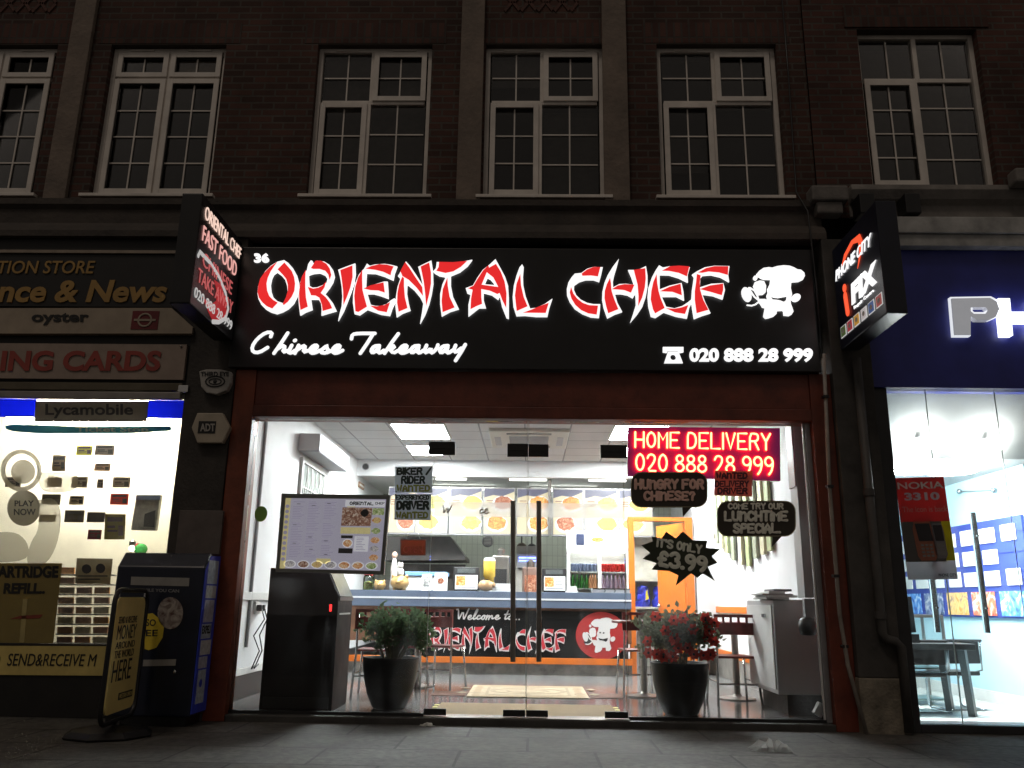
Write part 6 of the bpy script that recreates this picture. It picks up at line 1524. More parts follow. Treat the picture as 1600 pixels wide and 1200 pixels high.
text_mb('Ticket Stop', pq(118,667,232,677,YG), bold=.02, th=.002, lift=.001).build('lettering', mat('pale sticker letters', (.5,.47,.36), .6), o)
YK = .22
cards = [(478,545,577,605,(.55,.45,.03),'bright yellow card at the top of the newsagent window'),(595,540,715,605,(.14,.11,.09),'brown card right of the yellow card at the top'),(327,603,410,705,(.18,.14,.09),'tall tilted brown card left of the yellow card'),
 (590,655,690,705,(.42,.30,.21),'tan card under the top brown card'),(35,740,130,805,(.16,.13,.11),'grey brown card at the far left of the newsagent window'),(295,742,385,805,(.30,.22,.18),'pinkish brown card under the tall tilted card'),(448,738,548,808,(.30,.27,.21),'grey beige card in the middle of the newsagent window'),
 (608,753,645,812,(.15,.11,.08),'smallest brown card near the middle'),(705,740,813,808,(.33,.27,.21),'tan card right above the red card'),(690,845,802,915,(.55,.05,.03),'bright red card in the newsagent window'),(262,848,377,915,(.07,.055,.035),'dark brown card right of the round sticker'),(435,858,523,915,(.36,.31,.23),'pale beige card above the two dark cards'),
 (405,948,525,1025,(.08,.065,.04),'dark brown card left of the dark grey card'),(545,960,655,1025,(.09,.08,.065),'dark grey card between a brown and an olive card'),(655,972,782,1132,(.15,.12,.02),'large olive card below the red card'),(245,975,347,1023,(.27,.20,.03),'mustard card below the dark brown card'),(550,1070,633,1132,(.16,.03,.04),'maroon card at the bottom of the card display')]
rr = random.Random(12)
for (x0, y0, x1, y1, col, lbl) in cards:
    X0, Y0, X1, Y1 = x0/4, 560+y0/4, x1/4, 560+y1/4; sk = -1.2
    mb = MB().prism([[wy(X0-sk*.5,Y0,YK),wy(X1-sk*.5,Y0+.4,YK),wy(X1+sk,Y1,YK),wy(X0+sk,Y1-.3,YK)]], (0,.006,0))
    cdo_ = thing('display_card', lbl, 'card', tuple(wy((X0+X1)/2, Y1, YK)), 'cards hung in the newsagent window')
    w_, h_ = X1-X0, Y1-Y0; pz = MB()
    for (a0, a1, b0, b1) in ((.12,.88,.12,.30),(.12,.5,.45,.55),(.12,.62,.62,.70),(.66,.9,.45,.85)): pz.prism([[wy(X0+w_*a0,Y0+h_*b0,YK-.003),wy(X0+w_*a1,Y0+h_*b0,YK-.003),wy(X0+w_*a1,Y0+h_*b1,YK-.003),wy(X0+w_*a0,Y0+h_*b1,YK-.003)]], (0,.002,0))
    pz.build('card_print', mat('card print '+str(len(lbl) % 3), ((.13,.11,.085),(.05,.045,.04),(.12,.07,.05))[len(lbl) % 3], .6), cdo_)
    (mb.build('card_sheet', papermat('card '+lbl[:18], tuple(min(.8,c*1.7) for c in col), .35), cdo_))
# round stickers
filmw = filmmat('milky sticker film', (.62,.58,.48), .6)
o = thing('round_sticker', 'large milky round sticker at the top left of the newsagent window', 'sticker', tuple(wy(30,785,YG)))
for i, (cx, cy, rx, ry) in enumerate(((33,735,32,33),)):
    l = [wy(x, y, YG) for x, y in circ(cx, cy, rx, ry, 28)]; l2 = [wy(x, y, YG) for x, y in circ(cx, cy, rx-7, ry-7, 28)]
    MB().prism([l, l2], (0,.003,0)).build('ring', filmw, o)
    MB().prism([[wy(x, y, YG) for x, y in circ(cx+3, cy+2, 19, 19, 22)]], (0,.003,0)).build('centre_disc', filmw, o)
o = thing('round_sticker', 'round grey sticker with dark lettering below the large milky ring', 'sticker', tuple(wy(38,823,YG)))
MB().prism([[wy(x, y, YG) for x, y in circ(37,794,26,28,28)]], (0,.003,0)).build('disc', filmmat('grey sticker film clear', (.40,.37,.31), .75), o)
text_mb('PLAY', pq(23,782,53,791,YG), bold=.02, th=.002, lift=.001).build('lettering', mat('dark grey letters', (.06,.06,.065)), o)
text_mb('NOW', pq(22,795,56,805,YG), bold=.02, th=.002, lift=.001).build('lettering', mat('dark grey letters', (.06,.06,.065)), o)
fl2 = filmmat('clear plastic film', (.70,.66,.55), .38)
for pts, lbl in (([(58,782),(84,776),(97,800),(90,852),(70,885),(40,886),(46,850),(62,826)],'curling strip of clear plastic film hanging below the round stickers'),
                 ([(62,738),(118,737),(124,752),(116,768),(72,771),(60,758)],'small oval patch of clear film over the pinkish brown card'),
                 ([(-40,838),(20,828),(44,846),(46,878),(-40,879)],'wide dull film patch low at the left edge of the newsagent window')):
    q_ = pts+[pts[0]]; sm = chaikin(chaikin(q_))[:-1]
    tag(MB().prism([[wy(x, y, YG) for x, y in sm]], (0,.002,0)).build('film_patch', fl2), lbl, 'film')
YR = .3
o = thing('blister_bag', 'grey plastic bag with a blue top hanging at the right of the newsagent window', 'bag', tuple(wy(230,830,YR)))
MB().prism([[wy(213,773,YR),wy(251,773,YR),wy(243,829,YR),wy(204,828,YR)]], (0,.05,0)).build('bag_body', mat('grey plastic bag', (.20,.19,.17), .3, var=.4, scale=14), o, bev=.01)
MB().prism([[wy(213,773.5,YR-.004),wy(251,773.5,YR-.004),wy(250,781,YR-.004),wy(212,781,YR-.004)]], (0,.0035,0)).build('blue_header', mat('slate header', (.06,.08,.13), .5), o)
MB().prism([[wy(226,803,YR-.004),wy(243,797,YR-.004),wy(241,824,YR-.004),wy(224,823,YR-.004)]], (0,.0035,0)).build('dark_print', ink, o)
o = thing('soft_toy', 'small green and red toy beside the little bright lamp in the newsagent window', 'toy', tuple(wy(222,866,YR)))
c = wy(220,858,YR); MB().ball(c, .06, .05, .05).build('toy_body', mat('green plush', (.04,.35,.06), .8, var=.3, scale=40), o, smooth=True)
c = wy(214,854,YR); MB().ball(c, .03, .03, .03).build('head', mat('red plush', (.6,.06,.05), .8), o, smooth=True)
for dx in (-.03,.03): MB().ball((wy(220,858,YR).x+dx, YR-.03, wy(220,858,YR).z-.055), .018, .025, .018).build('foot', mat('red plush', (.6,.06,.05)), o, smooth=True)
c = wy(206, 857, .12)
o = thing('spot_lamp', 'tiny glaring spot lamp just above the blue cabinet', 'lamp', tuple(c))
MB().ball(c, .022, .022, .022).build('bulb', mat('glaring bulb', (1,1,1), .4, var=0, emit=40, ecol=(1,.97,.9)), o, smooth=True)
MB().lathe([(.01,.02),(.024,.024),(.03,.06),(.012,.075)], tuple(c), 12).build('lamp_holder', steel, o)
# posters low in the window
YPst = -.004
ybr = papermat('backlit mustard poster', (.38,.30,.11), .35)
o = thing('poster', 'dark mustard poster with bold black lettering for cartridge refill', 'poster', tuple(wy(45,1004,YPst)))
MB().prism([[wy(-60,880,YPst),wy(97,880,YPst),wy(83,1005,YPst),wy(-76,1005,YPst)]], (0,.003,0)).build('sheet', ybr, o)
text_mb('ARTRIDGE', pq4([(-3,884),(92,884),(91,903),(-4,903)],YPst), bold=.05, th=.002, lift=.001).build('lettering', ink, o)
text_mb('REFILL..', pq4([(7,911),(72,911),(70,928),(5,928)],YPst), bold=.05, th=.002, lift=.001).build('lettering', ink, o)
MB().prism([[wy(15,967,YPst-.003),wy(32,962,YPst-.003),wy(67,960,YPst-.003),wy(62,966,YPst-.003),wy(40,967,YPst-.003)]], (0,.002,0)).build('red_arrow', mat('dull red print', (.25,.05,.03), .6), o)
MB().prism([[wy(36,936,YPst-.003),wy(43,936,YPst-.003),wy(38,1004,YPst-.003),wy(30,1004,YPst-.003)]], (0,.002,0)).build('pale_strip', mat('pale tape', (.45,.37,.15), .6), o)
o = thing('small_notice', 'grey landscape notice with two round emblems beside the refill poster', 'notice', tuple(wy(148,913,YPst)))
MB().prism([[wy(120,872,YPst),wy(176,873,YPst),wy(172,913,YPst),wy(117,911,YPst)]], (0,.003,0)).build('sheet', filmmat('thin grey paper', (.33,.29,.21), .8), o)
for (cx, cy) in ((135,889),(157,888)): 
    MB().prism([[wy(x, y, YPst-.003) for x, y in circ(cx, cy, 7.5, 7.5, 12)]], (0,.002,0)).build('emblem', mat('dark grey letters', (.06,.06,.065)), o)
k = MB()
for i in range(2): k.prism([[wy(122,899+5*i,YPst-.003),wy(168-12*i,899+5*i,YPst-.003),wy(168-12*i,901+5*i,YPst-.003),wy(122,901+5*i,YPst-.003)]], (0,.002,0))
k.build('print', mat('dark grey letters', (.06,.06,.065)), o)
YL = .25
o = thing('leaflet_rack', 'clear tiered rack of leaflets behind the newsagent glass', 'rack', tuple(wy(135,1004,YL)))
lcols = [mat('orange leaflet', (.60,.28,.10), .6, var=.3, scale=20), mat('cream leaflet', (.66,.58,.40), .6, var=.25, scale=20), mat('pink leaflet', (.55,.30,.22), .6, var=.3, scale=20)]
for r_ in range(8):
    y = 885+15.5*r_
    MB().prism([[wy(90-r_*.6,y+12,YL-.03),wy(178-r_*1.6,y+12.5,YL-.03),wy(178-r_*1.6,y+14.5,YL-.03),wy(90-r_*.6,y+14,YL-.03)]], (0,.10,0)).build('shelf', grey_p, o)
    for c_ in range(3):
        xa = 93-r_*.6+c_*28; 
        MB().prism([[wy(xa,y+1.5,YL),wy(xa+23,y+1.7,YL),wy(xa+22.5,y+11.8,YL),wy(xa-.5,y+11.6,YL)]], (0,.02,0)).build('leaflet', lcols[(r_*2+c_) % 3], o)
o = thing('window_banner', 'yellow banner with black lettering about sending and receiving, below the lit window', 'banner', tuple(wy(80,1056,-.05)))
MB().prism([[wy(-300,1008,-.055),wy(196,1010,-.055),wy(192,1056,-.055),wy(-300,1052,-.055)]], (0,.012,0)).build('board', yellow_b, o)
text_mb('SEND&RECEIVE M', pq4([(13,1021),(152,1022),(150,1041),(11,1040)],-.055), bold=.0, shear=.15, th=.003, lift=.001).build('lettering', ink, o)
text_mb('O', pq4([(-14,1021),(1,1021),(0,1040),(-15,1040)],-.055), bold=.02, shear=.15, th=.003, lift=.001).build('lettering', ink, o)

# blue cabinet on the pavement
ya = -.47; yb2 = -.145
A = wy(184,884,ya); B = wy(320,888,ya); C_ = wy(296,1121,ya)
x0, x1, z0, z1 = A.x, (B.x+C_.x)/2, C_.z, (A.z+B.z)/2
zk = wy(226,864,yb2).z
cb_ = thing('vending_cabinet', 'tall dark blue street cabinet with stickers on its blue side, in front of the pillar', 'cabinet', ((x0+x1)/2, ya, ZP))
navy = mat('navy blue panel', (.010,.014,.030), .3, var=.35, scale=4)
MB().prism([[(x0,ya,z0),(x0,yb2,z0),(x0,yb2,zk),(x0,ya+.10,zk-.01),(x0,ya,z1)]], (x1-x0,0,0)).build('cabinet_body', navy, cb_, bev=.012)
MB().box(x0+.04, x1-.04, ya+.04, yb2-.01, ZP+.001, z0-.001).build('plinth', black_m, cb_)
MB().prism([[(x1+.001,ya+.01,z0+.02),(x1+.001,yb2-.01,z0+.02),(x1+.001,yb2-.01,zk-.02),(x1+.001,ya+.11,zk-.03),(x1+.001,ya+.01,z1-.02)]], (.006,0,0)).build('side_panel', mat('bright blue panel', (.05,.09,.75), .4, var=.2, scale=6), cb_)
fp = lambda px, py, d=.002: wy(px, py, ya-d)
pale = mat('pale label', (.32,.31,.29), .5, var=.15)
MB().prism([[fp(205,901,.004),fp(296,903,.004),fp(295,916,.004),fp(204,914,.004)]], (0,.0035,0)).build('label_strip', pale, cb_)
text_mb('WHILE YOU CAN', pq4([(216,919),(280,921),(280,926),(216,924)],ya), bold=.02, th=.002, lift=.001).build('lettering', mat('grey cabinet letters', (.25,.25,.26), .5), cb_)
MB().prism([[fp(224,1031,.004),fp(275,1030,.004),fp(274,1040,.004),fp(223,1041,.004)]], (0,.0035,0)).build('label_strip', pale, cb_)
MB().prism([[fp(x, y, .004) for x, y in circ(266,958,20,25,24)]], (0,.0035,0)).build('round_photo', foodmat('portrait print', (.10,.05,.04), (.28,.24,.22), (.42,.38,.34), 0, 14), cb_)
yl = MB().prism([[fp(x, y, .004) for x, y in [(226,960),(238,958),(248,966),(256,980),(254,996),(244,1012),(232,1016),(226,1014)]]], (0,.0035,0)).build('yellow_bubble', mat('yellow print', (.40,.32,.06), .5, var=.1), cb_)
text_mb('SO', pq4([(228,967),(244,968),(243,978),(228,978)],ya-.004), bold=.01, th=.001, lift=.001).build('lettering', navy, yl)
text_mb('EE', pq4([(228,984),(247,984),(246,994),(228,994)],ya-.004), bold=.01, th=.001, lift=.001).build('lettering', navy, yl)
MB().ball(fp(273,1050), .012,.008,.014).build('lock', chrome, cb_)
def sidestick(y0, y1, zt_, zb_, m_, nm):
    return MB().box(x1+.0075, x1+.010, ya+.02+(.30)*y0, ya+.02+.30*y1, zb_, zt_).build(nm, m_, cb_)
sH = zk-z0
stm_ = [mat('pale blue sticker', (.62,.70,.88), .5, var=.3, scale=25), mat('white sticker', (.80,.80,.84), .5, var=.25, scale=25), mat('lilac sticker', (.66,.66,.84), .5, var=.3, scale=25)]
for i, (a_, b_, t0, t1) in enumerate(((.12,.85,.95,.80),(.12,.85,.79,.71),(.12,.80,.70,.56),(.08,.75,.55,.46),(.12,.85,.45,.36),(.1,.7,.35,.28),(.15,.7,.27,.07))):
    st_ = sidestick(a_, b_, z0+sH*t0, z0+sH*t1, stm_[i % 3], 'sticker')
    if i == 3: text_mb('EXPELI', [Vector((x1+.011, ya+.05, z0+sH*.54)), Vector((x1+.011, ya+.23, z0+sH*.54)), Vector((x1+.011, ya+.23, z0+sH*.49)), Vector((x1+.011, ya+.05, z0+sH*.49))], bold=.03, th=.001, lift=.0005).build('lettering', ink, st_)
    if i == 6: MB().lathe([(.02,0),(.03,.001),(.032,.002)], (x1+.0105, ya+.13, z0+sH*.19), 16, 'X').build('ring_print', mat('bright blue panel', (.03,.06,.50)), st_)

# swing sign on the pavement
bc = wz(158,1151,ZP)
P1 = wy(169.5,1027,-1.25); P2 = wy(219,1018,-.60)
D1 = (wz(163,1123,ZP)); 
def at_xy(P, px, py):   # height on the vertical line through P seen at pixel row py
    lo, hi = -1, 4
    for _ in range(40):
        mid = (lo+hi)/2; v = Vector((P.x,P.y,mid))-CAM
        y = 600 - F_PX*(v.dot(UP))/(v.dot(FW))
        if y > py: lo = mid
        else: hi = mid
    return (lo+hi)/2
zB = at_xy(P1, 163, 1121); zT = at_xy(P1, 175, 933)
ps = thing('pavement_sign', 'yellow swing sign in a black tubular frame standing on the pavement', 'sign', (bc.x, (P1.y+P2.y)/2, ZP))
ux = (P2-P1).normalized(); L_ = (P2-P1).length; nx = Vector((ux.y,-ux.x,0)) 
if nx.x < 0: nx = -nx
pp = lambda s, z, d=0: Vector((P1.x,P1.y,0))+ux*s+Vector((0,0,z))+nx*d
H_ = zT-zB
def rr2(s0, z0, s1, z1, r, d, n=6):
    return [pp(x, y, d) for x, y in rrect(s0, z0, s1, z1, r, n)]
MB().prism([rr2(.03, zB, L_-.03, zT, .07, .006)], nx*-.012).build('panel', mat('yellow sign board', (.86,.69,.25), .5, var=.12, scale=4), ps)
fr_ = MB(); loop = rr2(-.02, zB-.06, L_+.02, zT+.05, .10, 0); loop.append(loop[0]); loop.append(loop[1])
fr_.tube(loop, .017, 10, False); fr_.build('tubular_frame', black_m, ps, smooth=True)
fm = pp(L_/2, 0)
MB().tube([(fm.x,fm.y,ZP+.04),(fm.x,fm.y,zB-.06)], .03, 12).build('stem', black_m, ps, smooth=True)
MB().lathe([(.30,0),(.31,.015),(.26,.05),(.06,.075),(.04,.09)], (fm.x-.04,fm.y-.02,ZP+.001), 8).build('base', black_m, ps)
k1_ = pp(.05, zT, .0); k2_ = pp(L_-.05, zT, .0)
for q in (k1_, k2_): MB().tube([q, q+Vector((0,0,.05))], .008, 6).build('hook', chrome, ps)
def stext(s, u0, v0, u1, v1, b=.02):
    Q = [pp(L_*u, zT-H_*v, .006) for u, v in ((u0,v0),(u1,v0),(u1,v1),(u0,v1))]
    text_mb(s, Q, bold=b, th=.002, lift=.0005).build('lettering', ink, ps)
stext('SEND & RECEIVE', .14, .17, .72, .23, .0); stext('MONEY', .14, .245, .74, .37, .0); stext('AROUND', .14, .39, .74, .45, 0); stext('THE WORLD', .14, .465, .74, .53, 0); stext('HERE', .14, .55, .72, .73, .0)
MB().prism([[pp(L_*u, zT-H_*v, .0085) for u, v in ((.42,.84),(.86,.84),(.86,.90),(.42,.90))]], nx*-.002).build('logo_block', ink, ps)
text_mb('WESTERN UNION', [pp(L_*u, zT-H_*v, .0085) for u, v in ((.44,.85),(.84,.85),(.84,.89),(.44,.89))], bold=.0, th=.001, lift=.0005).build('lettering', mat('yellow sign board', (.50,.36,.09)), ps)

# ================================================================== RIGHT SHOP
RXX = 8.0
A = wy(1379, 609, 0); B = wy(1432, 1131, 0)
rx0 = (A.x+B.x)/2; rzt, rzb = wy(1480,608,0).z, wy(1500,1131,0).z
rs = thing('phone_shop_front', 'dark blue fronted phone shop with a wide bright window at the right', 'shopfront', (5, 0, ZP))
MB().box(3.022, rx0, -.08, .12, ZP, rzt).build('post', mat('charcoal frame', (.025,.025,.027), .4, var=.3), rs, bev=.005)
MB().box(rx0+.001, RXX, -.08, .2, ZP, rzb-.002).build('stall_riser', mat('charcoal frame', (.025,.025,.027)), rs, bev=.005)
MB().box(rx0+.001, RXX, .0, .01, rzb, rzt-.001).build('glass_pane', shop_g, rs)
# blue fascia
YV = -.12
pbz1, pbz0 = wy(1500,391,YV).z, wy(1500,606,YV).z
o = thing('shop_sign', 'deep blue fascia with big silver letters, the second one lit', 'sign', (5, YV, pbz0))
MB().box(3.03, RXX, YV, .1, pbz0, pbz1).build('sign_panel', mat('deep blue sign panel', (.030,.038,.26), .4, var=.3, scale=2), o, bev=.005)
silver = mat('silver letter face', (.60,.60,.62), .35, .3, var=.1, emit=.22, ecol=(.9,.93,1))
wide = lambda x0, y0, x1, y1: pq(x0, y0, x1, y1, YV-.02)
Lp = lambda pts: [wy(x, y, YV-.07) for x, y in pts]
pl_ = MB().prism([Lp([(1487,466),(1547,465),(1558,471),(1562,483),(1556,495),(1545,500),(1526,500),(1517,494),(1517,523),(1492,523)]), Lp([(1517,480),(1540,480),(1544,485),(1540,490),(1522,490),(1517,486)])], (0,.068,0))
pl_.build('letter', silver, o, bev=.004)
Lq = lambda pts: [wy(1524+(x-1524)*1.06, 494+(y-494)*1.07, YV-.05) for x, y in pts]
MB().prism([Lq([(1487,466),(1547,465),(1558,471),(1562,483),(1556,495),(1545,500),(1526,500),(1517,494),(1517,523),(1492,523)]), Lq([(1520,482),(1538,482),(1541,485),(1538,488),(1522,488),(1520,486)])], (0,.047,0)).build('lit_return', mat('lit pale return', (.8,.8,.82), .4, var=0, emit=.8, ecol=(.92,.95,1)), o)
h_ = MB().prism([Lp([(1560,466),(1578,466),(1580,487),(1612,487),(1612,466),(1632,466),(1632,524),(1612,524),(1612,503),(1581,503),(1583,524),(1566,524)])], (0,.068,0))
h_.build('letter', mat('lit blue white letter', (.9,.9,1), .3, var=0, emit=2.2, ecol=(.86,.90,1)), o)
cn = thing('roller_housing', 'pale grey stained shutter housing above the blue fascia', 'housing', (5, -.2, pbz1))
a_ = wy(1406,341,-.2)
MB().box(3.3, RXX, -.24, -.022, pbz1+.12, a_.z).build('housing_box', mat('pale grey stained metal', (.40,.40,.39), .5, var=.35, scale=5), cn, bev=.008)
MB().box(3.3, RXX, -.21, -.022, pbz1+.003, pbz1+.118).build('lower_flange', mat('pale grey stained metal', (.40,.40,.39)), cn, bev=.005)
# black boxes on the ledge
for i, px in enumerate((1353, 1424)):
    c = wy(px, 320, -.2); tag(MB().box(c.x-.07, c.x+.07, -.24, -.05, c.z-.10, c.z+.10).build('junction_box', black_m, bev=.01), ('black junction box left of the phone shop projecting sign','black junction box right of the phone shop projecting sign')[i], 'box')
# projecting sign
X1 = wy(1313, 545, -.22).x
nb_ = wx(1384, 494, X1); nt_ = wx(1369, 311, X1); fb = wx(1313, 545, X1)
yn = (nb_.y+nt_.y)/2; zb_ = (nb_.z+fb.z)/2; zt_ = nt_.z; yf = fb.y
wd = wy(1412,400,yn).x - wy(1379,400,yn).x
o = thing('projecting_sign', 'dark navy light box over the phone shop with a red i and phone icons', 'sign', (X1+wd/2, yf, zb_))
MB().box(X1, X1+wd, yn, yf, zb_, zt_).build('sign_box', mat('dark navy sign panel', (.008,.010,.022), .3, var=.3), o, bev=.01)
for z in (zb_+.15, zt_-.22): MB().box(X1+.05, X1+wd-.05, yf+.001, -.03, z, z+.07).build('bracket', black_m, o)
Q = [Vector((X1,yf,zt_)), Vector((X1,yn,zt_)), Vector((X1,yn,zb_)), Vector((X1,yf,zb_))]
lw_ = mat('lit white letter', (.9,.9,.9)); lrr = mat('lit orange red', (.8,.1,.04), .4, var=0, emit=1.0, ecol=(1,.10,.035))
text_mb('PHONE CITY', Q, (.05,.235,.88,.335), bold=.01, shear=.3).build('lettering', lw_, o)
qs = lambda u, v, d=.008: bil(Q, u, v)-Vector((d,0,0))
MB().prism([[qs(.2,.27),qs(.3,.17),qs(.48,.12),(qs(.66,.14)),qs(.70,.22),qs(.62,.35),qs(.55,.42),qs(.62,.30),qs(.62,.2),qs(.5,.16),qs(.35,.20)]], (.005,0,0)).build('swoosh', lrr, o)
MB().stroke([qs(.24,.55),qs(.26,.72)], .035, 8, .3, (1,0,0)).build('letter', lrr, o)
MB().stroke([qs(.24,.475),qs(.24,.48)], .036, 8, .3, (1,0,0)).build('letter_dot', lrr, o)
text_mb('FIX', Q, (.36,.50,.92,.69), bold=.06, shear=.1).build('lettering', lw_, o)
text_mb('Repair Centre', Q, (.40,.715,.82,.75), bold=.0).build('lettering', lw_, o)
ic = [((.10,.16,.05),), ((.55,.06,.08),), ((.75,.40,.06),), ((.75,.72,.72),), ((.05,.12,.35),), ((.42,.06,.05),)]
for i, (c_,) in enumerate(ic):
    u0 = .06+.155*i
    b = MB().prism([[qs(u,v,.006) for u, v in ((u0,.80),(u0+.125,.80),(u0+.125,.905),(u0,.905))]], (.004,0,0)).build('icon_border', mat('lit grey letter', (.6,.6,.6)), o)
    MB().prism([[qs(u,v,.009) for u, v in ((u0+.012,.808),(u0+.113,.808),(u0+.113,.897),(u0+.012,.897))]], (.0028,0,0)).build('icon_face', mat('icon %d' % i, c_, .4, var=.1, emit=.35, ecol=c_), b)
    MB().prism([[qs(u0+.0625+.026*math.cos(t*.785), .8525+.022*math.sin(t*.785), .0105) for t in range(8)]], (.0012,0,0)).build('icon_mark', mat('pale icon mark', (.55,.52,.45), .5), b)
# interior of the phone shop
RW = 4.83; zc2 = 2.44
pale_b = mat('pale blue wall', (.50,.72,.80), .6, var=.04)
struct('phone_shop_floor', MB().box(3.05, RW+1.2, .21, 7.5, ZF-.1, ZF), brickmat('white floor tile', (.62,.64,.62), (.60,.62,.60), (.42,.43,.42), .33, .33, .006, axes='XY', rough=.25, stain=.08, bumpd=.001, offset=0))
struct('phone_shop_ceiling', MB().box(3.05, RW+.0, .62, 7.5, zc2, zc2+.08).add([(3.05,.13,rzt+.03),(RXX-.2,.13,rzt+.03),(RXX-.2,.615,zc2),(3.05,.615,zc2),(3.05,.13,rzt+.08),(RXX-.2,.13,rzt+.08),(RXX-.2,.615,zc2+.08),(3.05,.615,zc2+.08)],[(0,3,2,1),(4,5,6,7),(0,1,5,4),(1,2,6,5),(2,3,7,6),(3,0,4,7)]), mat('white soffit', (.74,.74,.72)))
rwl = thing('interior_wall', 'pale blue right wall of the phone shop', 'wall', (RW, 3, ZF))
MB().box(RW, RW+.1, .9, 7.5, ZF+.12, zc2-.001).build('plaster', pale_b, rwl)
MB().box(RW-.012, RW+.1, .9, 7.5, ZF+.001, ZF+.119).build('skirting', plastic_w, rwl)
struct('phone_shop_walls', MB().box(2.95, 3.045, .125, 7.5, ZF-.1, 3.0).box(3.046, RW, 7.4, 7.5, ZF, zc2-.001).box(RW+.101, RXX-.1, 1.3, 1.4, ZF, 3.0).box(RXX-.1, RXX, .205, 1.4, ZF, 3.0).box(RW+.101,RXX-.1,.62,1.3,zc2+.01,zc2+.08), pale_b)
bd_ = thing('slat_board', 'dark blue display board with rows of white cards on the phone shop wall', 'display board', (RW-.02, 2.5, 1.0))
sb0 = wx(1580, 966, RW-.03); sb1 = wx(1600, 806, RW-.03)
MB().box(RW-.03, RW-.001, 1.0, 6.4, sb0.z, sb1.z+.02).build('board', mat('royal blue board', (.03,.05,.25), .5, var=.1), bd_)
for k in range(5):
    z = sb0.z+(sb1.z-sb0.z)*(.04+.2*k)+.03; MB().box(RW-.036, RW-.0305, 1.0, 6.4, z-.012, z-.004).build('groove', mat('navy groove', (.02,.03,.16), .5), bd_)
hh = (sb1.z-sb0.z)
rr = random.Random(8)
pics = [foodmat('blue phone picture', (.03,.08,.35), (.1,.3,.7), (.6,.7,.8), 0, 8), foodmat('red phone picture', (.5,.03,.03), (.7,.2,.1), (.8,.75,.7), 0, 8), foodmat('orange phone picture', (.6,.25,.05), (.8,.5,.2), (.3,.2,.15), 0, 8), foodmat('dark phone picture', (.02,.03,.06), (.15,.2,.35), (.5,.5,.55), 0, 8)]
pn = ['blue','red and white','orange and brown','dark']
for c_ in range(13):
    y0 = 1.08+.40*c_
    for r_ in range(3):
        z0_ = sb0.z+hh*(.33+.225*r_)
        if rr.random() < .1: continue
        mb = MB().box(RW-.044, RW-.038, y0+rr.uniform(0,.03), y0+.28+rr.uniform(0,.05), z0_, z0_+hh*(.15+.02*rr.random()))
        tag(mb.build('price_card', paper), 'white price card clipped to the dark blue board in the phone shop', 'card', 'white price cards in the phone shop')
for c_ in range(9):
    y0 = 1.08+.56*c_; i = c_ % 4
    mb = MB().box(RW-.044, RW-.038, y0, y0+.46, sb0.z+.02, sb0.z+hh*.27)
    tag(mb.build('phone_picture', pics[i]), pn[i]+' phone picture in the bottom row of the blue board', 'picture', 'pictures along the bottom of the blue board '+pn[i])
zr_ = wx(1525, 766, RW)
o = thing('wall_rail', 'thin wire between two metal studs on the pale blue wall', 'rail', tuple(zr_))
e0 = wx(1553,766,RW-.03); e1 = wx(1499,768,RW-.03)
MB().tube([e0,e1], .004, 5).build('wire', steel, o)
for q in (e0, e1): MB().ball(q, .03, .03, .03).build('stud', chrome, o, smooth=True)
lp2 = mat('round ceiling lamp', (1,1,1), .4, var=0, emit=170, ecol=(.97,1,1))
for i, (px, py, r_) in enumerate(((1450,690,.20),(1515,702,.24),(1606,698,.22),(1475,735,.18))):
    zz = zc2-.05
    v = wz(px, py, zz)
    v.y = max(v.y, .95)
    zc_ = v.z
    o = thing('ceiling_lamp', ('round ceiling lamp just above the top of the red phone poster','large round ceiling lamp glaring in the middle of the phone shop ceiling','round ceiling lamp at the right photo edge','round ceiling lamp deep in the phone shop')[i], 'lamp', (v.x, v.y, zc_))
    MB().ball((v.x, v.y, zc_), r_, r_, .05, 24, 10).build('diffuser', lp2, o, smooth=True)
    MB().lathe([(r_*.3,.052),(r_*.3,.09)], (v.x, v.y, zc_), 16).build('base', plastic_w, o)
lp3 = mat('front ceiling lamp', (1,1,1), .4, var=0, emit=42, ecol=(.97,1,1))
for i, (px, py) in enumerate(((1432,650),(1536,640))):
    v = wy(px, py, .42); v.z = rzt+.03+(zc2-rzt-.03)*(.42-.13)/.485-.14
    o = thing('ceiling_lamp', ('round ceiling lamp glaring at the top left corner of the phone shop window','round lamp under the sloping soffit above the right door handle')[i], 'lamp', tuple(v))
    MB().ball(tuple(v), .13, .11, .05, 20, 10).build('diffuser', lp3, o, smooth=True)
    MB().lathe([(.06,.048),(.06,.07)], tuple(v), 12).build('base', plastic_w, o)
# door handles
for i, (ptop, pbot) in enumerate((((1444,801),(1466,988)), ((1519,801),(1543,989)))):
    t = wy(*ptop, .06); b = wy(*pbot, .06); xm = (t.x+b.x)/2
    h = MB().tube([(xm,.06,t.z),(xm,.06,b.z)], .026, 12)
    h.build('pull_handle', chrome, rs)
    for zz in (t.z-.2, b.z+.2): MB().tube([(xm,.06,zz),(xm,.011,zz)], .01, 8).build('handle_stud', chrome, rs)
xm = wy(1478,900,0).x
MB().box(xm-.004, xm+.004, -.004, .0, rzb, rzt-.001).build('door_edge', edge_m, rs)
xm = wy(1592,900,0).x; MB().box(xm-.004, xm+.004, -.004, .0, rzb, rzt-.001).build('door_edge', edge_m, rs)
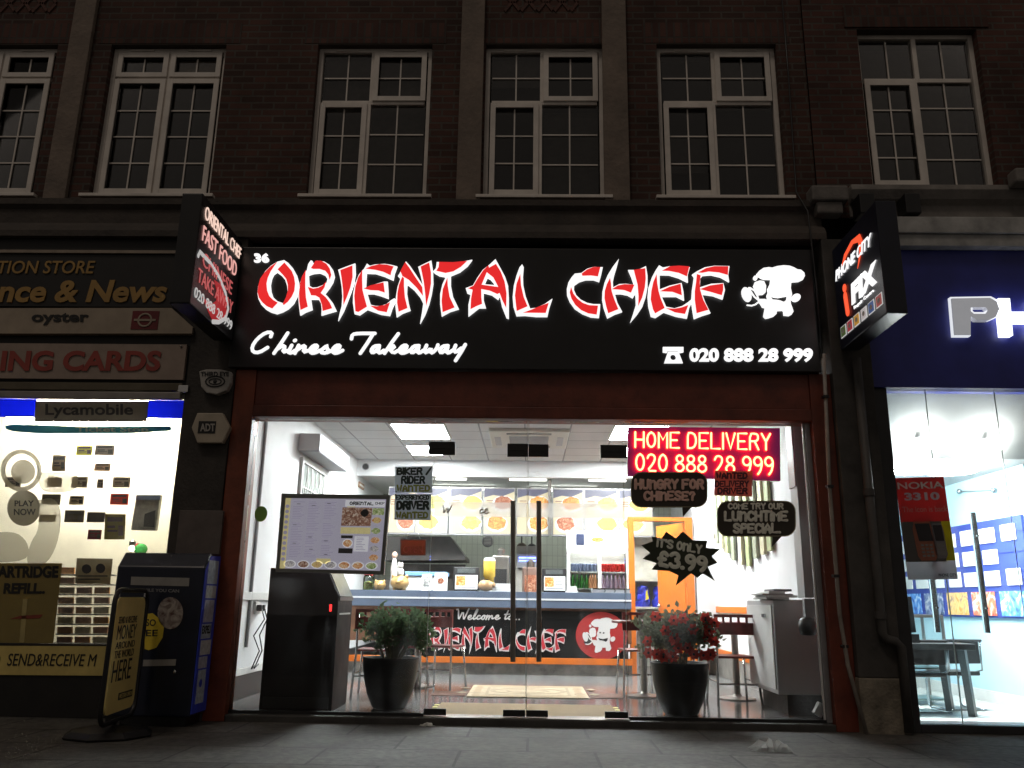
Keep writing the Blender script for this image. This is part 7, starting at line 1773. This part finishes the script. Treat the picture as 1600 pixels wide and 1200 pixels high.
# phone poster on the glass
YX = -.006
Qp = pq4([(1398,747),(1474,745),(1497,905),(1419,906)], YX)
o = thing('phone_poster', 'narrow red and white poster with two mobile phones on the right shop glass', 'poster', tuple(wy(1455, 906, YX)))
def fm_paper(nm, c): return mat(nm, c, .6, var=.08)
def pslab(u0, v0, u1, v1, d, m_, nm, par=o):
    return MB().slab([bil(Qp,u0,v0)-Vector((0,d,0)),bil(Qp,u1,v0)-Vector((0,d,0)),bil(Qp,u1,v1)-Vector((0,d,0)),bil(Qp,u0,v1)-Vector((0,d,0))], (0,.0015,0)).build(nm, m_, par)
pslab(0,0,1,1,0,papermat('grey white poster paper', (.66,.62,.63), .5),'sheet')
pslab(0,0,1,.44,.0025,papermat('poster red', (.62,.09,.09), .5),'red_field')
pslab(0,.44,.82,.83,.0025,papermat('poster grey', (.20,.19,.18), .4),'grey_field')
pslab(.82,.44,1,.82,.0025,papermat('poster yellow', (.62,.57,.04), .5),'yellow_field')
text_mb('NOKIA', Qp, (.03,.045,.97,.115), bold=.02, th=.001, lift=.004).build('lettering', mat('poster white', (.75,.75,.75), .6), o)
text_mb('3310', Qp, (.14,.15,.86,.23), bold=.04, th=.001, lift=.004).build('lettering', mat('poster lilac white', (.62,.62,.72), .6), o)
text_mb('The icon is back', Qp, (.07,.29,.98,.345), bold=.0, th=.001, lift=.004).build('lettering', mat('poster pale pink', (.55,.35,.34), .6), o)
def phone(u0, v0, u1, v1, sk, m_, scr):
    pts = [(u0+(u1-u0)*.1,v0),(u0+(u1-u0)*.9,v0),(u1,v0+(v1-v0)*.2),(u1+sk,v1-(v1-v0)*.12),(u1+sk-(u1-u0)*.15,v1),(u0+sk+(u1-u0)*.15,v1),(u0+sk,v1-(v1-v0)*.12),(u0,v0+(v1-v0)*.2)]
    ph = MB().prism([[bil(Qp,u,v)-Vector((0,.004,0)) for u, v in pts]], (0,.0014,0)).build('phone_print', m_, o)
    w = u1-u0; h = v1-v0
    MB().prism([[bil(Qp,u,v)-Vector((0,.0055,0)) for u, v in ((u0+w*.14,v0+h*.05),(u0+w*.88,v0+h*.05),(u0+w*.92+sk*.5,v0+h*.5),(u0+w*.2+sk*.5,v0+h*.5))]], (0,.0014,0)).build('screen', scr, ph)
    k = MB()
    for a_ in range(4):
        for b_ in range(3):
            uu = u0+w*(.25+.22*b_)+sk*(.6+.08*a_); vv = v0+h*(.58+.09*a_); k.prism([[bil(Qp,u,v)-Vector((0,.0055,0)) for u, v in ((uu,vv),(uu+w*.15,vv),(uu+w*.15,vv+h*.05),(uu,vv+h*.05))]], (0,.0014,0))
    k.build('key', pale, ph)
phone(.22,.44,.62,.82,.04,papermat('orange phone print', (.60,.25,.17), .45),mat('dark screen print', (.03,.025,.03), .4))
phone(.60,.46,.84,.80,.02,papermat('grey phone print', (.36,.34,.37), .45),mat('dark screen print', (.03,.025,.03)))
text_mb('PHONE CITY', Qp, (.62,.945,.97,.975), bold=.01, th=.001, lift=.004).build('lettering', ink, o)
# furniture in the phone shop
yt = .75
A = wy(1405,1008,yt); B = wy(1525,1010,yt)
tb = thing('table', 'dark low table with a thick slanting leg close behind the phone shop glass', 'table', ((A.x+B.x)/2, yt+.3, ZF))
dkt = mat('dark grey table', (.03,.032,.033), .35, var=.2)
zt_ = wy(1500,1006,yt).z
MB().box(A.x, B.x, yt, yt+.55, zt_-.055, zt_).build('tabletop', dkt, tb, bev=.008)
l0 = wy(1504,1017,yt+.05); l1 = wy(1522,1128,yt+.05)
for xx in (l0.x+.0, A.x+.08):
    for yy in (yt+.06, yt+.48): MB().tube([(xx,yy,zt_-.056),(xx+.03,yy,ZF+.001)], .042, 4).build('leg', dkt, tb)
def vchair(px, py, rz, lbl):
    v = wz(px, py, ZF)
    t = thing('visitor_chair', lbl, 'chair', (0,0,0), 'black cantilever chairs in the phone shop')
    MB().box(-.23,.23,-.22,.22,.43,.48).build('seat', black_m, t, bev=.015)
    MB().box(-.23,.23,-.25,-.22,.58,.86).build('backrest', black_m, t, bev=.012)
    for s in (-1,1): MB().tube([(s*.24,-.26,.87),(s*.24,-.25,.5),(s*.24,.20,.40),(s*.24,.24,.34),(s*.24,.24,.05),(s*.24,.20,.012),(s*.24,-.24,.012)], .012, 8).build('leg', chrome, t, smooth=True)
    MB().tube([(-.24,-.24,.012),(.24,-.24,.012)], .012, 8).build('foot_bar', chrome, t)
    MB().tube([(-.26,-.265,.87),(.26,-.265,.87)], .016, 8).build('top_rail', black_m, t)
    t.location = (v.x, v.y, ZF+.001); t.rotation_euler = (0,0,rz); t.scale = (.74,.74,.74)
vchair(1496,1108,.2,'black chair with a chrome frame behind the dark table, farther right')
vchair(1442,1112,.1,'black chair with a chrome frame behind the dark table, beside the glass case')
v0 = wz(1452,1103,ZF)
gcx = thing('glass_case', 'upright glass display case at the back of the phone shop', 'display case', (v0.x, v0.y, ZF))
w = .22; zt_ = at_xy(Vector((v0.x,v0.y,0)), 1452, 965)
for sx_ in (-w, w):
    for sy_ in (0, .45): MB().box(v0.x+sx_-.012, v0.x+sx_+.012, v0.y+sy_-.012, v0.y+sy_+.012, ZF+.001, zt_).build('case_post', steel, gcx)
MB().box(v0.x-w+.012, v0.x+w-.012, v0.y-.004, v0.y+.002, ZF+.08, zt_-.02).build('glass_front', shop_g, gcx)
for f_ in (.0, .35, .65): MB().box(v0.x-w, v0.x+w, v0.y+.013, v0.y+.437, ZF+.05+(zt_-ZF)*f_, ZF+.065+(zt_-ZF)*f_).build('shelf', mat('pale green glass', (.55,.68,.62), .2, var=.05), gcx)
MB().box(v0.x-w-.012, v0.x+w+.012, v0.y-.012, v0.y+.462, zt_+.001, zt_+.03).build('case_top', steel, gcx)
o = thing('laptop', 'black laptop lid standing at the left end of the dark table', 'laptop', tuple(wy(1420,1004,yt+.1)))
zt_ = wy(1500,1006,yt).z
a1 = wy(1408,932,yt+.1); a2 = wy(1424,932,yt+.1); a3 = wy(1432,988,yt+.1); a4 = wy(1408,990,yt+.1)
MB().prism([[a1,a2,a3,a4]], (0,.02,0)).build('lid', black_m, o, bev=.004)
MB().box(a4.x-.05, a3.x, yt+.05, yt+.3, zt_+.001, a4.z-.002 if a4.z-.002 > zt_+.02 else zt_+.03).build('keyboard_base', black_m, o)

# ================================================================== litter on the pavement
def crumple(px, py, sx_, sy_, h, lbl, seed, m_):
    rr = random.Random(seed); c = wz(px, py, ZP); mb = MB(); n = 9
    for j in range(n):
        for k in range(n):
            u, v = j/(n-1)-.5, k/(n-1)-.5
            e = max(0, 1-4*max(abs(u), abs(v))**2)
            mb.v.append(Vector((c.x+u*sx_+rr.uniform(-.02,.02), c.y+v*sy_+rr.uniform(-.015,.015), ZP+.004+h*e*rr.uniform(.2,1))))
    for j in range(n-1):
        for k in range(n-1): mb.f.append((j*n+k, (j+1)*n+k, (j+1)*n+k+1, j*n+k+1))
    tag(mb.build('plastic_litter', m_, fixn=False), lbl, 'litter')
cl = filmmat('clear crumpled plastic', (.6,.6,.58), .42)
crumple(1206,1173,.26,.20,.09,'crumpled clear plastic bag lying on the paving near the right pillar',3,cl)
crumple(667,1135,.10,.05,.03,'small scrap of white plastic on the paving before the doors',5,paper)
